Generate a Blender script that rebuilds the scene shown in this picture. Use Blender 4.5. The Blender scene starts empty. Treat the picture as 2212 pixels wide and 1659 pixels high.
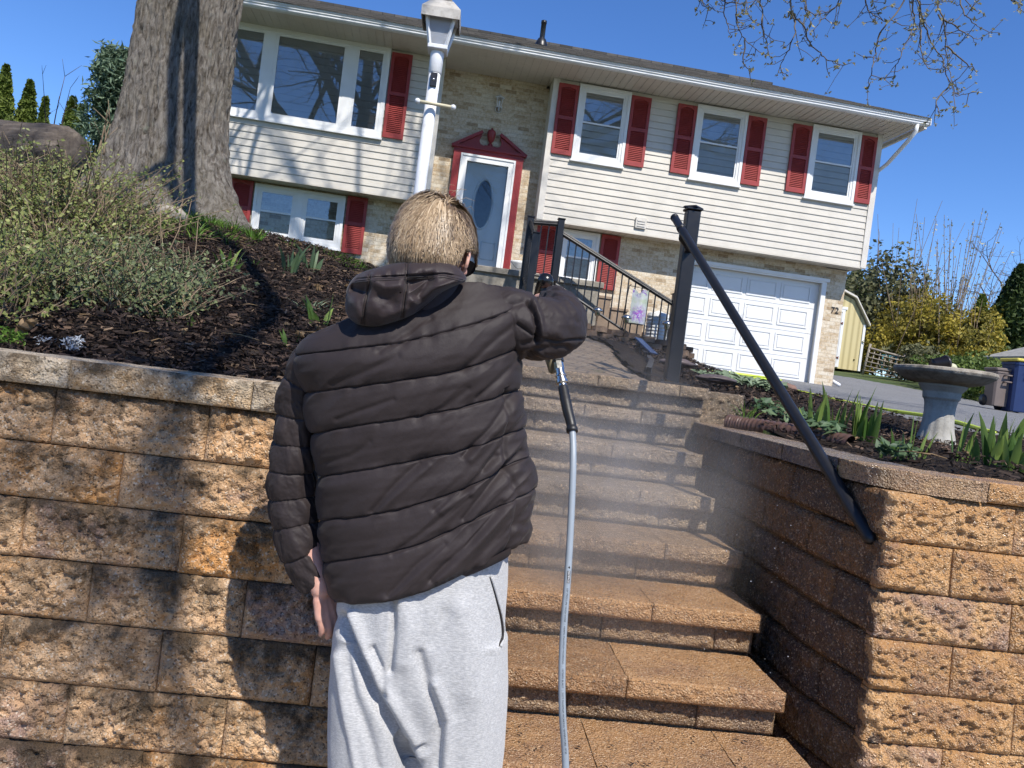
import bpy, math, random
import numpy as np
from mathutils import Vector
R=math.radians; PI=math.pi
rng=np.random.default_rng(7); random.seed(7)
SC=bpy.context.scene; COL=SC.collection
# ------------------------------------------------------------------ camera, sky, sun, exposure
CAM=np.array([0.,0.,1.4]); FPX=1662.; ROLL=R(7.2); PITCH=R(-1.0); YAW=R(4.0)
FW=np.array([math.sin(YAW)*math.cos(PITCH),math.cos(YAW)*math.cos(PITCH),math.sin(PITCH)])
RT=np.array([math.cos(YAW),-math.sin(YAW),0.]); UP=np.cross(RT,FW)
cd=bpy.data.cameras.new('camera'); cam=bpy.data.objects.new('camera',cd); COL.objects.link(cam)
cd.sensor_width=36; cd.lens=FPX/2212*36; cd.clip_start=.05; cd.clip_end=600
rx=RT*math.cos(ROLL)+UP*math.sin(ROLL); ry=-RT*math.sin(ROLL)+UP*math.cos(ROLL)
from mathutils import Matrix
cam.matrix_world=Matrix(((rx[0],ry[0],-FW[0],CAM[0]),(rx[1],ry[1],-FW[1],CAM[1]),(rx[2],ry[2],-FW[2],CAM[2]),(0,0,0,1)))
SC.camera=cam
SUN=np.array([.32,-.75,1.0]); SUN/=np.linalg.norm(SUN)
w=bpy.data.worlds.new('World'); SC.world=w; w.use_nodes=True
wt=w.node_tree; bg=wt.nodes['Background']
sky=wt.nodes.new('ShaderNodeTexSky'); sky.sky_type='NISHITA'; sky.sun_disc=False
sky.sun_elevation=math.asin(SUN[2]); sky.sun_rotation=math.atan2(SUN[0],SUN[1])
sky.altitude=1500; sky.air_density=1.0; sky.dust_density=.15; sky.ozone_density=4.0
hsv=wt.nodes.new('ShaderNodeHueSaturation'); hsv.inputs['Saturation'].default_value=1.20; hsv.inputs['Hue'].default_value=.509
wt.links.new(sky.outputs[0],hsv.inputs['Color']); wt.links.new(hsv.outputs[0],bg.inputs[0]); bg.inputs[1].default_value=.148
sl=bpy.data.lights.new('sun','SUN'); sl.energy=4.5; sl.angle=R(.55); sl.color=(1,.95,.87)
so=bpy.data.objects.new('sun',sl); COL.objects.link(so); so.location=(5,-12,16)
so.rotation_euler=Vector(SUN).to_track_quat('Z','Y').to_euler()
SC.view_settings.view_transform='Standard'; SC.view_settings.look='None'; SC.view_settings.exposure=0.40; SC.view_settings.gamma=1
SC.cycles.max_bounces=6; SC.cycles.diffuse_bounces=2; SC.cycles.glossy_bounces=3; SC.cycles.transparent_max_bounces=12
SC.cycles.volume_bounces=1; SC.cycles.volume_step_rate=4; SC.cycles.use_denoising=True; SC.cycles.use_adaptive_sampling=True; SC.cycles.adaptive_threshold=.02
# ------------------------------------------------------------------ measuring: a line of sight from the survey point to a plane
def ray(px,py):
    dx=np.asarray(px,float)-1106; dy=np.asarray(py,float)-829.5
    u=dx*math.cos(ROLL)+dy*math.sin(ROLL); v=-dx*math.sin(ROLL)+dy*math.cos(ROLL)
    return (RT*u[...,None]-UP*v[...,None])/FPX+FW
def at(px,py,Y):
    r=ray(px,py); return CAM+r*(np.asarray(Y,float)/r[...,1])[...,None]
def atz(px,py,Z):
    r=ray(px,py); return CAM+r*((Z-CAM[2])/r[...,2])[...,None]
def proj(P):
    d=np.asarray(P)-CAM; z=d@FW; z=np.where(z<.05,.05,z); u=d@RT/z*FPX; v=-(d@UP)/z*FPX
    return 1106+u*math.cos(ROLL)-v*math.sin(ROLL), 829.5+u*math.sin(ROLL)+v*math.cos(ROLL), d@FW
# ------------------------------------------------------------------ numeric noise
def _h(ix,iy,iz):
    n=(ix.astype(np.int64)*374761393+iy.astype(np.int64)*668265263+iz.astype(np.int64)*2147483647+1013904223)&0xffffffff
    n=((n^(n>>13))*1274126177)&0xffffffff; n=((n^(n>>16))*2246822519)&0xffffffff
    return ((n^(n>>15))&0xffffff)/float(0xffffff)
def vn(p):
    p=np.asarray(p,float); i=np.floor(p); f=p-i; f=f*f*(3-2*f); i=i.astype(np.int64); s=0
    for a in (0,1):
        for b in (0,1):
            for c in (0,1):
                s=s+_h(i[...,0]+a,i[...,1]+b,i[...,2]+c)*(f[...,0] if a else 1-f[...,0])*(f[...,1] if b else 1-f[...,1])*(f[...,2] if c else 1-f[...,2])
    return s*2-1
def fbm(p,o=4,g=.5,l=2.03):
    p=np.asarray(p,float); s=0; a=1.; t=0
    for k in range(o): s=s+a*vn(p+17.3*k); t+=a; a*=g; p=p*l
    return s/t
def smooth(a,b,x): t=np.clip((x-a)/(b-a),0,1); return t*t*(3-2*t)
# ------------------------------------------------------------------ mesh builder
class MB:
    def __init__(s): s.v=[];s.f=[];s.c=[];s.n=0
    def add(s,v,f,c=None):
        v=np.asarray(v,float).reshape(-1,3); f=np.asarray(f,int)
        s.v.append(v); s.f.append(f+s.n)
        if c is None: c=np.full((len(v),3),.5)
        c=np.asarray(c,float)
        if c.ndim==1: c=np.tile(c,(len(v),1))
        s.c.append(c); s.n+=len(v); return s
    def box(s,x0,x1,y0,y1,z0,z1,c=None):
        v=[(x,y,z) for z in (z0,z1) for y in (y0,y1) for x in (x0,x1)]
        return s.add(v,[(0,2,3,1),(4,5,7,6),(0,1,5,4),(2,6,7,3),(0,4,6,2),(1,3,7,5)],c)
    def bbox(s,x0,x1,y0,y1,z0,z1,b=.006,c=None):      # box with bevelled edges
        V=[];idx={}
        xs=(x0,x1);ys=(y0,y1);zs=(z0,z1);sg=(1,-1)
        for k in range(2):
            for j in range(2):
                for i in range(2):
                    for a in range(3):
                        p=[xs[i]+sg[i]*b,ys[j]+sg[j]*b,zs[k]+sg[k]*b]; p[a]=(xs,ys,zs)[a][(i,j,k)[a]]
                        idx[(i,j,k,a)]=len(V); V.append(p)
        F=[]
        for a in range(3):
            o=[q for q in range(3) if q!=a]
            for sd in range(2):
                q=[]
                for (m,n) in ((0,0),(1,0),(1,1),(0,1)):
                    t=[0,0,0]; t[a]=sd; t[o[0]]=m; t[o[1]]=n; q.append(idx[(*t,a)])
                if (a==1)^(sd==0): q=q[::-1]
                F.append(q)
            for m in range(2):
                for n in range(2):
                    t0=[0,0,0];t1=[0,0,0]; t0[o[0]]=t1[o[0]]=m; t0[o[1]]=t1[o[1]]=n; t1[a]=1
                    F.append([idx[(*t0,o[0])],idx[(*t1,o[0])],idx[(*t1,o[1])],idx[(*t0,o[1])]])
        s.add(V,F,c)
        T=[[idx[(i,j,k,0)],idx[(i,j,k,1)],idx[(i,j,k,2)]] for i in range(2) for j in range(2) for k in range(2)]
        s.f.append(np.array(T)+s.n-len(V)); return s
    def grid(s,P,c=None,wrap=False,flip=False):
        P=np.asarray(P,float); m,n=P.shape[:2]; I=np.arange(m*n).reshape(m,n)
        if wrap: I=np.concatenate([I,I[:,:1]],1)
        a,b,cc,d=I[:-1,:-1],I[:-1,1:],I[1:,1:],I[1:,:-1]
        f=np.stack([a,b,cc,d] if not flip else [a,d,cc,b],-1).reshape(-1,4)
        if c is not None: c=np.asarray(c,float); c=c.reshape(-1,3) if c.ndim>1 else c
        return s.add(P.reshape(-1,3),f,c)
    def tube(s,path,r,n=8,c=None,caps=True):
        P=np.asarray(path,float); m=len(P); r=np.broadcast_to(np.asarray(r,float),(m,))
        T=np.gradient(P,axis=0); T/=np.linalg.norm(T,axis=1)[:,None]+1e-12
        a=np.array([0,0,1.]) if abs(T[0][2])<.9 else np.array([1.,0,0]); N=np.zeros_like(P)
        k=np.cross(T[0],a); N[0]=k/np.linalg.norm(k)
        for i in range(1,m):
            q=N[i-1]-T[i]*(N[i-1]@T[i]); N[i]=q/(np.linalg.norm(q)+1e-12)
        B=np.cross(T,N); th=np.linspace(0,2*PI,n,endpoint=False)
        V=P[:,None]+r[:,None,None]*(np.cos(th)[None,:,None]*N[:,None]+np.sin(th)[None,:,None]*B[:,None])
        base=s.n; s.grid(V,c,wrap=True)
        if caps: s.f.append(np.array([list(range(base,base+n))[::-1]])); s.f.append(np.array([list(range(base+(m-1)*n,base+m*n))]))
        return s
    def lathe(s,prof,o=(0,0,0),n=24,c=None,ax='z',mod=None):
        pr=np.asarray(prof,float); th=np.linspace(0,2*PI,n,endpoint=False)
        rr=np.repeat(pr[:,:1],n,1)
        if mod is not None: rr=rr*mod(th[None],pr[:,1:2])
        x=rr*np.cos(th); y=rr*np.sin(th); z=np.repeat(pr[:,1:],n,1)
        V=np.stack([x,y,z] if ax=='z' else ([x,z,y] if ax=='y' else [z,x,y]),-1)+np.asarray(o,float)
        return s.grid(V,c,wrap=True)
    def prism(s,poly,y0,y1,c=None):                       # polygon in x,z extruded along y
        p=np.asarray(poly,float); n=len(p)
        V=np.concatenate([np.c_[p[:,0],np.full(n,y0),p[:,1]],np.c_[p[:,0],np.full(n,y1),p[:,1]]])
        b=s.n; s.add(V,[[i,(i+1)%n,n+(i+1)%n,n+i] for i in range(n)],c)
        s.f.append(np.array([list(range(b,b+n))])[:, ::-1]); s.f.append(np.array([list(range(b+n,b+2*n))])); return s
    def xf(s,M,start=0):                                  # move what was added since block index start
        for i in range(start,len(s.v)):
            h=np.c_[s.v[i],np.ones(len(s.v[i]))]@np.asarray(M).T; s.v[i]=h[:,:3]
        return s
    def build(s,name,mat,parent=None,smooth_=True,loc=None):
        V=np.concatenate(s.v); off=np.zeros(3)
        if loc is not None: off=np.asarray(loc,float)
        elif parent is not None: off=OFF.get(parent.name,np.zeros(3))
        V=V-off; me=bpy.data.meshes.new(name)
        lens=np.concatenate([np.full(len(f),f.shape[1]) for f in s.f]); idx=np.concatenate([f.ravel() for f in s.f])
        me.vertices.add(len(V)); me.vertices.foreach_set('co',V.ravel())
        me.loops.add(len(idx)); me.loops.foreach_set('vertex_index',idx.astype(np.int32))
        me.polygons.add(len(lens)); st=np.r_[0,np.cumsum(lens)[:-1]]
        me.polygons.foreach_set('loop_start',st.astype(np.int32))
        try: me.polygons.foreach_set('loop_total',lens.astype(np.int32))
        except Exception: pass
        me.update(calc_edges=True); me.validate()
        if len(me.vertices)==len(V):
            at_=me.attributes.new('col','FLOAT_COLOR','POINT'); Cc=np.c_[np.concatenate(s.c),np.ones(len(V))]
            at_.data.foreach_set('color',Cc.ravel().astype(np.float32))
        me.polygons.foreach_set('use_smooth',np.full(len(me.polygons),bool(smooth_)))
        if mat is not None: me.materials.append(mat)
        o=bpy.data.objects.new(name,me); COL.objects.link(o)
        if parent is not None: o.parent=parent; OFF[o.name]=off
        elif loc is not None: o.location=loc; OFF[o.name]=off
        return o
OFF={}
def sharp(o,ang=35):
    me=o.data
    try: me.set_sharp_from_angle(angle=R(ang))
    except Exception: pass
    return o
def tag(o,label=None,cat=None,group=None,kind=None):
    for k,v in (('label',label),('category',cat),('group',group),('kind',kind)):
        if v: o[k]=v
    return o
def thing(name,label,cat,loc=(0,0,0),rz=0,group=None):
    o=bpy.data.objects.new(name,None); COL.objects.link(o); o.location=loc; o.rotation_euler=(0,0,rz); o.empty_display_size=.1
    tag(o,label,cat,group); OFF[o.name]=np.array(loc,float) if rz==0 else np.zeros(3); return o
def copy_tree(o,parent=None):
    c=o.copy(); COL.objects.link(c)
    if parent is not None: c.parent=parent
    for ch in [x for x in SC.objects if x.parent==o]: copy_tree(ch,c)
    return c
# ------------------------------------------------------------------ materials
class NT:
    def __init__(s,name):
        s.m=bpy.data.materials.new(name); s.m.use_nodes=True; s.t=s.m.node_tree; s.b=s.t.nodes['Principled BSDF']; s.out=s.t.nodes['Material Output']
        s.co=s.t.nodes.new('ShaderNodeTexCoord').outputs['Object']
    def nd(s,ty,**k):
        n=s.t.nodes.new(ty)
        for a,b in k.items():
            if a.startswith('i_'): n.inputs[a[2:].replace('_',' ')].default_value=b
            else: setattr(n,a,b)
        return n
    def L(s,a,b): s.t.links.new(a,b)
    def map(s,scale=(1,1,1),rot=(0,0,0),src=None):
        n=s.nd('ShaderNodeMapping'); n.inputs['Scale'].default_value=scale; n.inputs['Rotation'].default_value=rot; s.L(src or s.co,n.inputs[0]); return n.outputs[0]
    def noise(s,scale,detail=4,rough=.55,src=None,dist=0):
        n=s.nd('ShaderNodeTexNoise',i_Scale=scale,i_Detail=detail,i_Roughness=rough,i_Distortion=dist); s.L(src or s.co,n.inputs['Vector']); return n.outputs['Fac']
    def vor(s,scale,src=None,feat='F1',out='Distance'):
        n=s.nd('ShaderNodeTexVoronoi',i_Scale=scale,feature=feat); s.L(src or s.co,n.inputs['Vector']); return n.outputs[out]
    def ramp(s,fac,stops,interp='LINEAR'):
        n=s.nd('ShaderNodeValToRGB'); n.color_ramp.interpolation=interp; e=n.color_ramp.elements
        for i,(p,c) in enumerate(stops):
            x=e[i] if i<2 else e.new(p)
            x.position=p; x.color=(*c,1) if isinstance(c,(tuple,list)) else (c,c,c,1)
        s.L(fac,n.inputs[0]); return n.outputs[0]
    def mix(s,fac,a,b,mode='MIX'):
        n=s.nd('ShaderNodeMix',data_type='RGBA',blend_type=mode,clamp_factor=True)
        for sock,v in ((n.inputs[0],fac),(n.inputs[6],a),(n.inputs[7],b)):
            if isinstance(v,(int,float)): sock.default_value=v
            elif isinstance(v,(tuple,list)): sock.default_value=(*v,1)
            else: s.L(v,sock)
        return n.outputs[2]
    def math(s,op,a,b=0,clamp=False):
        n=s.nd('ShaderNodeMath',operation=op,use_clamp=clamp)
        for i,v in enumerate((a,b)):
            if isinstance(v,(int,float)): n.inputs[i].default_value=v
            else: s.L(v,n.inputs[i])
        return n.outputs[0]
    def attr(s,name='col'):
        n=s.nd('ShaderNodeAttribute',attribute_name=name); return n.outputs['Color']
    def sep(s,c): n=s.nd('ShaderNodeSeparateColor'); s.L(c,n.inputs[0]); return n.outputs
    def bump(s,h,strength=.3,dist=.01,prev=None):
        n=s.nd('ShaderNodeBump',i_Strength=strength,i_Distance=dist); s.L(h,n.inputs['Height'])
        if prev is not None: s.L(prev,n.inputs['Normal'])
        return n.outputs[0]
    def fin(s,color=None,rough=.6,normal=None,spec=None,metal=None,**k):
        b=s.b
        def put(nm,v):
            if v is None: return
            if isinstance(v,(int,float)): b.inputs[nm].default_value=v
            elif isinstance(v,(tuple,list)): b.inputs[nm].default_value=(*v,1) if len(v)==3 else v
            else: s.L(v,b.inputs[nm])
        put('Base Color',color); put('Roughness',rough); put('Specular IOR Level',spec); put('Metallic',metal)
        if normal is not None: s.L(normal,b.inputs['Normal'])
        for a,v in k.items(): put(a.replace('_',' '),v)
        return s.m
def paint(name,c,rough=.45,var=.12,scale=6,bump=.05,bs=60,spec=.5,metal=None,dirt=None):
    n=NT(name); f=n.noise(scale,5); col=n.mix(n.ramp(f,[(.35,0),(.7,1)]),tuple(x*(1-var) for x in c),tuple(min(1,x*(1+var*.6)) for x in c))
    if dirt: col=n.mix(n.ramp(n.noise(dirt[1],6,.7),[(.5,0),(.72,dirt[2])]),col,dirt[0])
    r=n.math('ADD',n.math('MULTIPLY',n.noise(scale*3,3),.2),rough-.1)
    return n.fin(col,r,n.bump(n.noise(bs,3),bump,.004),spec,metal)
def leafmat(name,a,b,trans=.25,rough=.5):
    n=NT(name); r=n.sep(n.attr())[0]; c=n.mix(r,a,b); n.fin(c,rough,None,.3)
    t=n.nd('ShaderNodeBsdfTranslucent'); n.L(c,t.inputs[0]); m=n.nd('ShaderNodeMixShader',i_Fac=trans)
    n.L(n.b.outputs[0],m.inputs[1]); n.L(t.outputs[0],m.inputs[2]); n.L(m.outputs[0],n.out.inputs[0]); return n.m
def stone(name,wet=False,cols=None,stain=1.0):
    n=NT(name); a=n.sep(n.attr())
    blot=n.math('ADD',n.math('MULTIPLY',n.noise(6.5,5,.6,dist=.6),.75),n.math('MULTIPLY',a[0],.3))
    c0,c1,c2,c3=cols
    col=n.ramp(blot,[(.36,c0),(.47,c1),(.58,c2),(.72,c3)])
    col=n.mix(n.ramp(n.noise(30,4,.7),[(.42,0),(.7,.55)]),col,c1)
    grit=n.vor(210,out='Color'); g=n.sep(grit)[0]
    col=n.mix(n.ramp(g,[(.88,0),(.96,.55)]),col,(.80,.72,.58) if not wet else (.72,.52,.32))
    col=n.mix(n.ramp(g,[(.05,.7),(.13,0)]),col,(.05,.036,.024))
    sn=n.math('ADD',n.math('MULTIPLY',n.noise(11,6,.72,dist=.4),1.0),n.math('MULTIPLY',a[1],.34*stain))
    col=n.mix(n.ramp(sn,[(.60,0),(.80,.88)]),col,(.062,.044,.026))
    hgt=n.math('ADD',n.noise(120,6,.72),n.math('MULTIPLY',n.vor(170),.7))
    rough=n.math('ADD',n.math('MULTIPLY',n.noise(45,3),.35),.06 if wet else .62)
    return n.fin(col,rough,n.bump(hgt,.9,.007 if not wet else .009),.7 if wet else .25)
M={}
M['stone_dry']=stone('split_stone_dry',False,((.41,.27,.205),(.57,.35,.185),(.67,.45,.265),(.57,.285,.10)),.80)
M['stone_wet']=stone('split_stone_wet',True,((.33,.18,.095),(.50,.265,.10),(.60,.35,.155),(.38,.235,.165)),.15)
M['stone_wing']=stone('wing_stone_wet_shaded',True,((.085,.05,.032),(.14,.075,.036),(.24,.115,.04),(.14,.085,.05)),-.2)  # wet wing stone, its colour darkened further to deepen the shade there
M['stone_cap']=stone('cap_stone_weathered',False,((.40,.31,.22),(.52,.42,.30),(.62,.51,.37),(.48,.31,.16)),.7)
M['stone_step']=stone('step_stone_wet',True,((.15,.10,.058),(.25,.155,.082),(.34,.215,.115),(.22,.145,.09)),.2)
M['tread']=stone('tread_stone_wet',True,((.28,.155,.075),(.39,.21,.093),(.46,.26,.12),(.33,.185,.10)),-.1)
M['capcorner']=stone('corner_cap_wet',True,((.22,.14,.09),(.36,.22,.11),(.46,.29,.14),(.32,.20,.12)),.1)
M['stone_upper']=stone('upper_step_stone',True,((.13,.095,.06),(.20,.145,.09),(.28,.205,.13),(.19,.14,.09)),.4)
M['capwet']=stone('cap_top_wet',True,((.13,.10,.095),(.20,.155,.13),(.28,.20,.135),(.24,.14,.08)),.2)
M['white']=paint('white_paint',(.78,.78,.77),.4,.05,4,.03)
M['trim']=paint('cream_trim',(.66,.62,.555),.5,.08,4,.03,dirt=((.42,.38,.33),5,.3))
M['siding']=paint('cream_vinyl_siding',(.60,.56,.49),.5,.09,2.2,.05,90,dirt=((.44,.40,.34),2.6,.35))
M['soffit']=paint('soffit_vinyl',(.62,.57,.49),.55,.06,3,.03,dirt=((.36,.32,.27),6,.35))
M['red']=paint('red_shutter_paint',(.31,.036,.032),.5,.16,5,.05)
M['dkred']=paint('dark_red_paint',(.27,.026,.027),.45,.12,5,.05)
M['black']=paint('black_metal',(.012,.012,.014),.38,.2,9,.06,120)
M['gutter']=paint('white_gutter',(.76,.77,.78),.32,.06,3,.02,dirt=((.48,.46,.42),4,.35))
M['lampwhite']=paint('weathered_white_enamel',(.74,.75,.76),.42,.08,9,.06,80,dirt=((.30,.27,.22),14,.35))
M['cream']=paint('cream_plastic',(.62,.56,.38),.5,.1,9,.03)
M['concrete']=paint('old_concrete',(.33,.30,.25),.85,.25,8,.4,90,.2,dirt=((.08,.07,.055),9,.7))
M['bucket']=paint('white_plastic',(.72,.72,.70),.4,.05,6,.02)
M['steel']=paint('brushed_steel',(.55,.55,.54),.25,.15,20,.05,metal=1.0)
# ------------------------------------------------------------------ terrain
CP=np.array([(-1.4,2.35,1.25),(-.6,2.35,1.25),(0,2.35,1.25),(-4,2.35,1.25),(-.95,3.2,1.40),(-2,3.2,1.44),(-4,3.2,1.5),(-1,4,1.58),(-2.2,4,1.68),(-4,4,1.75),
 (-1,5,1.8),(-2.2,5,1.95),(-4,5,2.0),(-.95,7,2.12),(-1.7,7,2.25),(-2.7,7,2.33),(-4.5,7,2.35),(-1.3,10,2.42),(-3,10,2.6),(-3,13.6,2.9),(-6,13.6,2.95),(-6,9,2.6),
 (-.1,3,1.33),(-.15,4,1.47),(-.2,6,1.72),(-.2,9,2.1),(.2,4.2,1.42),(1.0,4.2,1.42),(.3,6,1.66),(1.3,6,1.64),(.5,8,1.86),(1.6,8,1.78),(.6,10,2.05),(.6,12.2,2.2),
 (1.6,10.6,1.9),(2.4,10.6,1.8),(3.0,10.6,1.75),(1.5,13.8,2.1),(3,14,1.88),(4,14.2,1.86),(6,14.3,1.86),(3.4,12,1.74),(3.3,10,1.63),(3.15,7.5,1.46),(3.4,5.7,1.36),(3.9,5.1,1.32),
 (5,8,1.46),(5,11,1.66),(7,14.4,1.85),(7,9,1.5),(6,5.5,1.33),(9,6,1.35),(10,10,1.55),(10,20,2.33),(12.5,18,2.06),(12.3,16,1.86),(8,18,2.1),(14,14,1.75),(16,18,1.95),
 (1.5,3,1.2),(3,4.6,1.22),(3.3,4.95,1.22),(2.4,2.5,1.22),(1.5,4.2,1.33),(1.8,5,1.40),(2.4,6,1.47),(1.35,2.6,1.2),(4.2,4.3,1.2),(6,3.5,1.22),(5,2.6,1.2),
 (-12,20,3.0),(-20,12,2.9),(0,24,2.6),(6,27,2.6),(13,26,2.85),(20,30,3.0),(25,20,2.3),(25,8,1.6),(-15,4,2.0),(0,40,3),(25,40,3.2),(-25,40,3.4),(12,23,2.62),(17,24,2.6),(14,21,2.45),(-8,16,3.0)],float)
def _k(r): return np.where(r>0,r*r*np.log(np.maximum(r,1e-9)),0)
_n=len(CP); _A=np.zeros((_n+3,_n+3)); _d=np.linalg.norm(CP[:,None,:2]-CP[None,:,:2],axis=2)
_A[:_n,:_n]=_k(_d)+np.eye(_n)*.02; _A[:_n,_n]=1; _A[:_n,_n+1:]=CP[:,:2]; _A[_n:,:_n]=_A[:_n,_n:].T
_W=np.linalg.solve(_A,np.r_[CP[:,2],0,0,0])
def H0(x,y):
    x=np.asarray(x,float); y=np.asarray(y,float); sh=np.broadcast(x,y).shape
    X=np.broadcast_to(x,sh).ravel(); Y=np.broadcast_to(y,sh).ravel(); o=np.zeros(len(X))
    for i in range(0,len(X),20000):
        a=X[i:i+20000];b=Y[i:i+20000]
        o[i:i+20000]=_k(np.hypot(a[:,None]-CP[None,:,0],b[:,None]-CP[None,:,1]))@_W[:_n]+_W[_n]+a*_W[_n+1]+b*_W[_n+2]
    o=o.reshape(sh); far=smooth(24,42,np.hypot(x-3,y-14)); return np.clip(o,1.0,4.2)*(1-far)+2.6*far
def HS(x,y):
    h=H0(x,y); return np.where((x<1.36)&(x>-.3)&(y<4.9)&(y>4.0),np.minimum(h,1.405+.30*(np.asarray(y)-4.14)),h)
def HT(x,y):                                   # ground with the terrace step behind the walls and the cut for the stairs
    x=np.asarray(x,float); y=np.asarray(y,float)
    h=HS(x,y)-.01; ax=np.maximum(np.maximum(-4.6-x,x-5.2),0)
    lo=2.19-ax*.3; hi=2.23+ax*.5; t=np.clip((y-lo)/(hi-lo),0,1); h=h*t
    cut=(x>-.25)&(x<1.54)&(y<4.14); return np.where(cut,np.minimum(h,.05+np.clip((y-2.3)*.5,0,3)),h)
def lines(a): return np.unique(np.concatenate(a))
gx=lines([np.arange(-90,91,6.),np.arange(-26,30,.8),np.arange(-6,8,.1),[-.251,-.249,1.539,1.541]]); gy=lines([np.arange(-60,131,6.),np.arange(-6,32,.8),np.arange(1.4,15,.1),[2.19,2.23,4.139,4.141]])
GX,GY=np.meshgrid(gx,gy,indexing='ij'); Z=HT(GX,GY)
b=MB(); b.grid(np.stack([GX,GY,Z],-1))
n=NT('lawn_soil'); f=n.noise(1.3,6,.7); col=n.mix(n.ramp(f,[(.4,0),(.62,1)]),(.055,.095,.02),(.10,.12,.035)); col=n.mix(n.ramp(n.noise(60,4,.7),[(.45,0),(.65,.6)]),col,(.03,.05,.012))
tag(b.build('ground',n.fin(col,.9,n.bump(n.noise(90,5,.8),.9,.03))),kind='structure')
# pavement in front of the walls
b=MB(); b.box(-6,7,-5,2.17,-.03,.004)
tag(b.build('pavement',M['concrete'],smooth_=False),kind='structure')
# mulch beds as sheets on the ground
n=NT('dark_bark_mulch'); s1=n.map((1,1,1)); v=n.vor(46,n.map((1,2.4,1),(0,0,.6)),out='Color'); g=n.sep(v)
col=n.ramp(g[0],[(.0,(.012,.008,.006)),(.5,(.030,.019,.013)),(.85,(.055,.035,.023)),(1,(.11,.075,.05))])
col=n.mix(n.ramp(n.noise(5,4),[(.4,0),(.7,.45)]),col,(.02,.013,.009))
M['mulch']=n.fin(col,.85,n.bump(n.math('ADD',n.noise(80,5,.8),n.vor(60,n.map((1,2.4,1),(0,0,.6)))),1.0,.03),.25)
def fadeL(x,y): return smooth(2.28,2.75,y)
def fadeR(x,y): return np.where(y<4.16,smooth(1.50,1.9,x),1)*np.where(x>1.53,smooth(2.40,2.8,y),1)*.98+.02
def sheet(name,xs,ys,mask,mat,up,bumpy=0,kind='structure',H=H0,fade=None):
    X,Y=np.meshgrid(xs,ys,indexing='ij'); fd=1 if fade is None else fade(X,Y); z=H(X,Y)+up*fd
    if bumpy: z=z+fd*(bumpy*fbm(np.stack([X*9,Y*9,X*0],-1),4)+bumpy*.8*vn(np.stack([X*2.2,Y*2.2,X*0+3],-1)))
    P=np.stack([X,Y,z],-1); m,nn=X.shape; I=np.arange(m*nn).reshape(m,nn)
    f=np.stack([I[:-1,:-1],I[1:,:-1],I[1:,1:],I[:-1,1:]],-1).reshape(-1,4)
    cx=(X[:-1,:-1]+X[1:,1:])/2; cy=(Y[:-1,:-1]+Y[1:,1:])/2; f=f[mask(cx,cy).ravel()]
    u=np.unique(f); mp=np.full(m*nn,-1); mp[u]=np.arange(len(u))
    b=MB(); b.add(P.reshape(-1,3)[u],mp[f]); return tag(b.build(name,mat),kind=kind)
def bedL(x,y): return (y>2.21)&(y<9+.5*np.sin(x*2))&(x>-5.5)&(x<np.where(y<4.05,-.27,-.12+.06*np.sin(y*3)))
sheet('mulch_bed',np.arange(-5.5,.1,.04),np.arange(2.20,9.7,.04),bedL,M['mulch'],.045,.02,fade=fadeL)
ED=np.array([(1.95,9.6),(2.2,8.6),(2.75,7.9),(3.12,7.2),(3.3,6.2),(3.55,5.45),(4.1,5.0),(5.5,4.7),(7.5,4.6)])     # near edge of the driveway
def edgeX(y): return np.interp(y,ED[::-1,1],ED[::-1,0])
def edgeY(x): return np.interp(x,[1.95,2.2,2.75,3.12,3.3,3.55,4.1,5.5,7.5],ED[:,1])
def bedR(x,y): return (y>np.where(x<1.53,2.2,2.42))&(x>np.where(y<4.16,1.53,1.03+.07*(y-4.2)))&(y<edgeY(x)-.02)&(x<7.4)
sheet('mulch_bed',np.arange(.9,7.5,.05),np.arange(2.2,10.7,.05),bedR,M['mulch'],.052,.018,fade=fadeR)
# driveway
n=NT('asphalt_driveway'); f=n.vor(170,out='Color'); g=n.sep(f)[0]
col=n.ramp(g,[(0,(.09,.09,.092)),(.5,(.17,.17,.172)),(1,(.30,.30,.30))]); col=n.mix(n.ramp(n.noise(.9,5),[(.35,0),(.7,.5)]),col,(.13,.13,.135))
asph=n.fin(col,.9,n.bump(n.noise(240,3),.5,.01))
def drv(x,y):
    yl=14.7-.052*(x-3); ok=(x>2.05)&(y>edgeY(np.clip(x,1.95,7.5)))&(y<np.interp(x,[2,6.4,6.5,9.9,10.0,12.5,16,30],[14.35,14.6,18,20,20,18,13.4,10]))&(x>np.where(y>10.2,3.15,1.9))
    return ok&(y>4.55)
sheet('driveway',np.arange(2,30,.15),np.arange(4.5,21,.15),drv,asph,.03)
b=MB()
P=[(x,y) for x,y in zip(np.interp(np.linspace(0,1,60),np.linspace(0,1,9),ED[:,0]),np.interp(np.linspace(0,1,60),np.linspace(0,1,9),ED[:,1]))]
P=np.array(P); zt=H0(P[:,0],P[:,1])+.05
T=np.gradient(P,axis=0); T/=np.linalg.norm(T,axis=1)[:,None]; Nn=np.c_[T[:,1],-T[:,0]]; Nn*=np.sign((Nn@np.array([-.5,-1])))[:,None]
pr=[]
for dn,dz in ((-.16,.0),(-.15,.012),(.0,.012),(.02,-.01),(.03,-.17)): pr.append(np.c_[P+Nn*dn,zt+dz])
b.grid(np.array(pr)); tag(b.build('driveway_kerb',asph),kind='structure')
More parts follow.
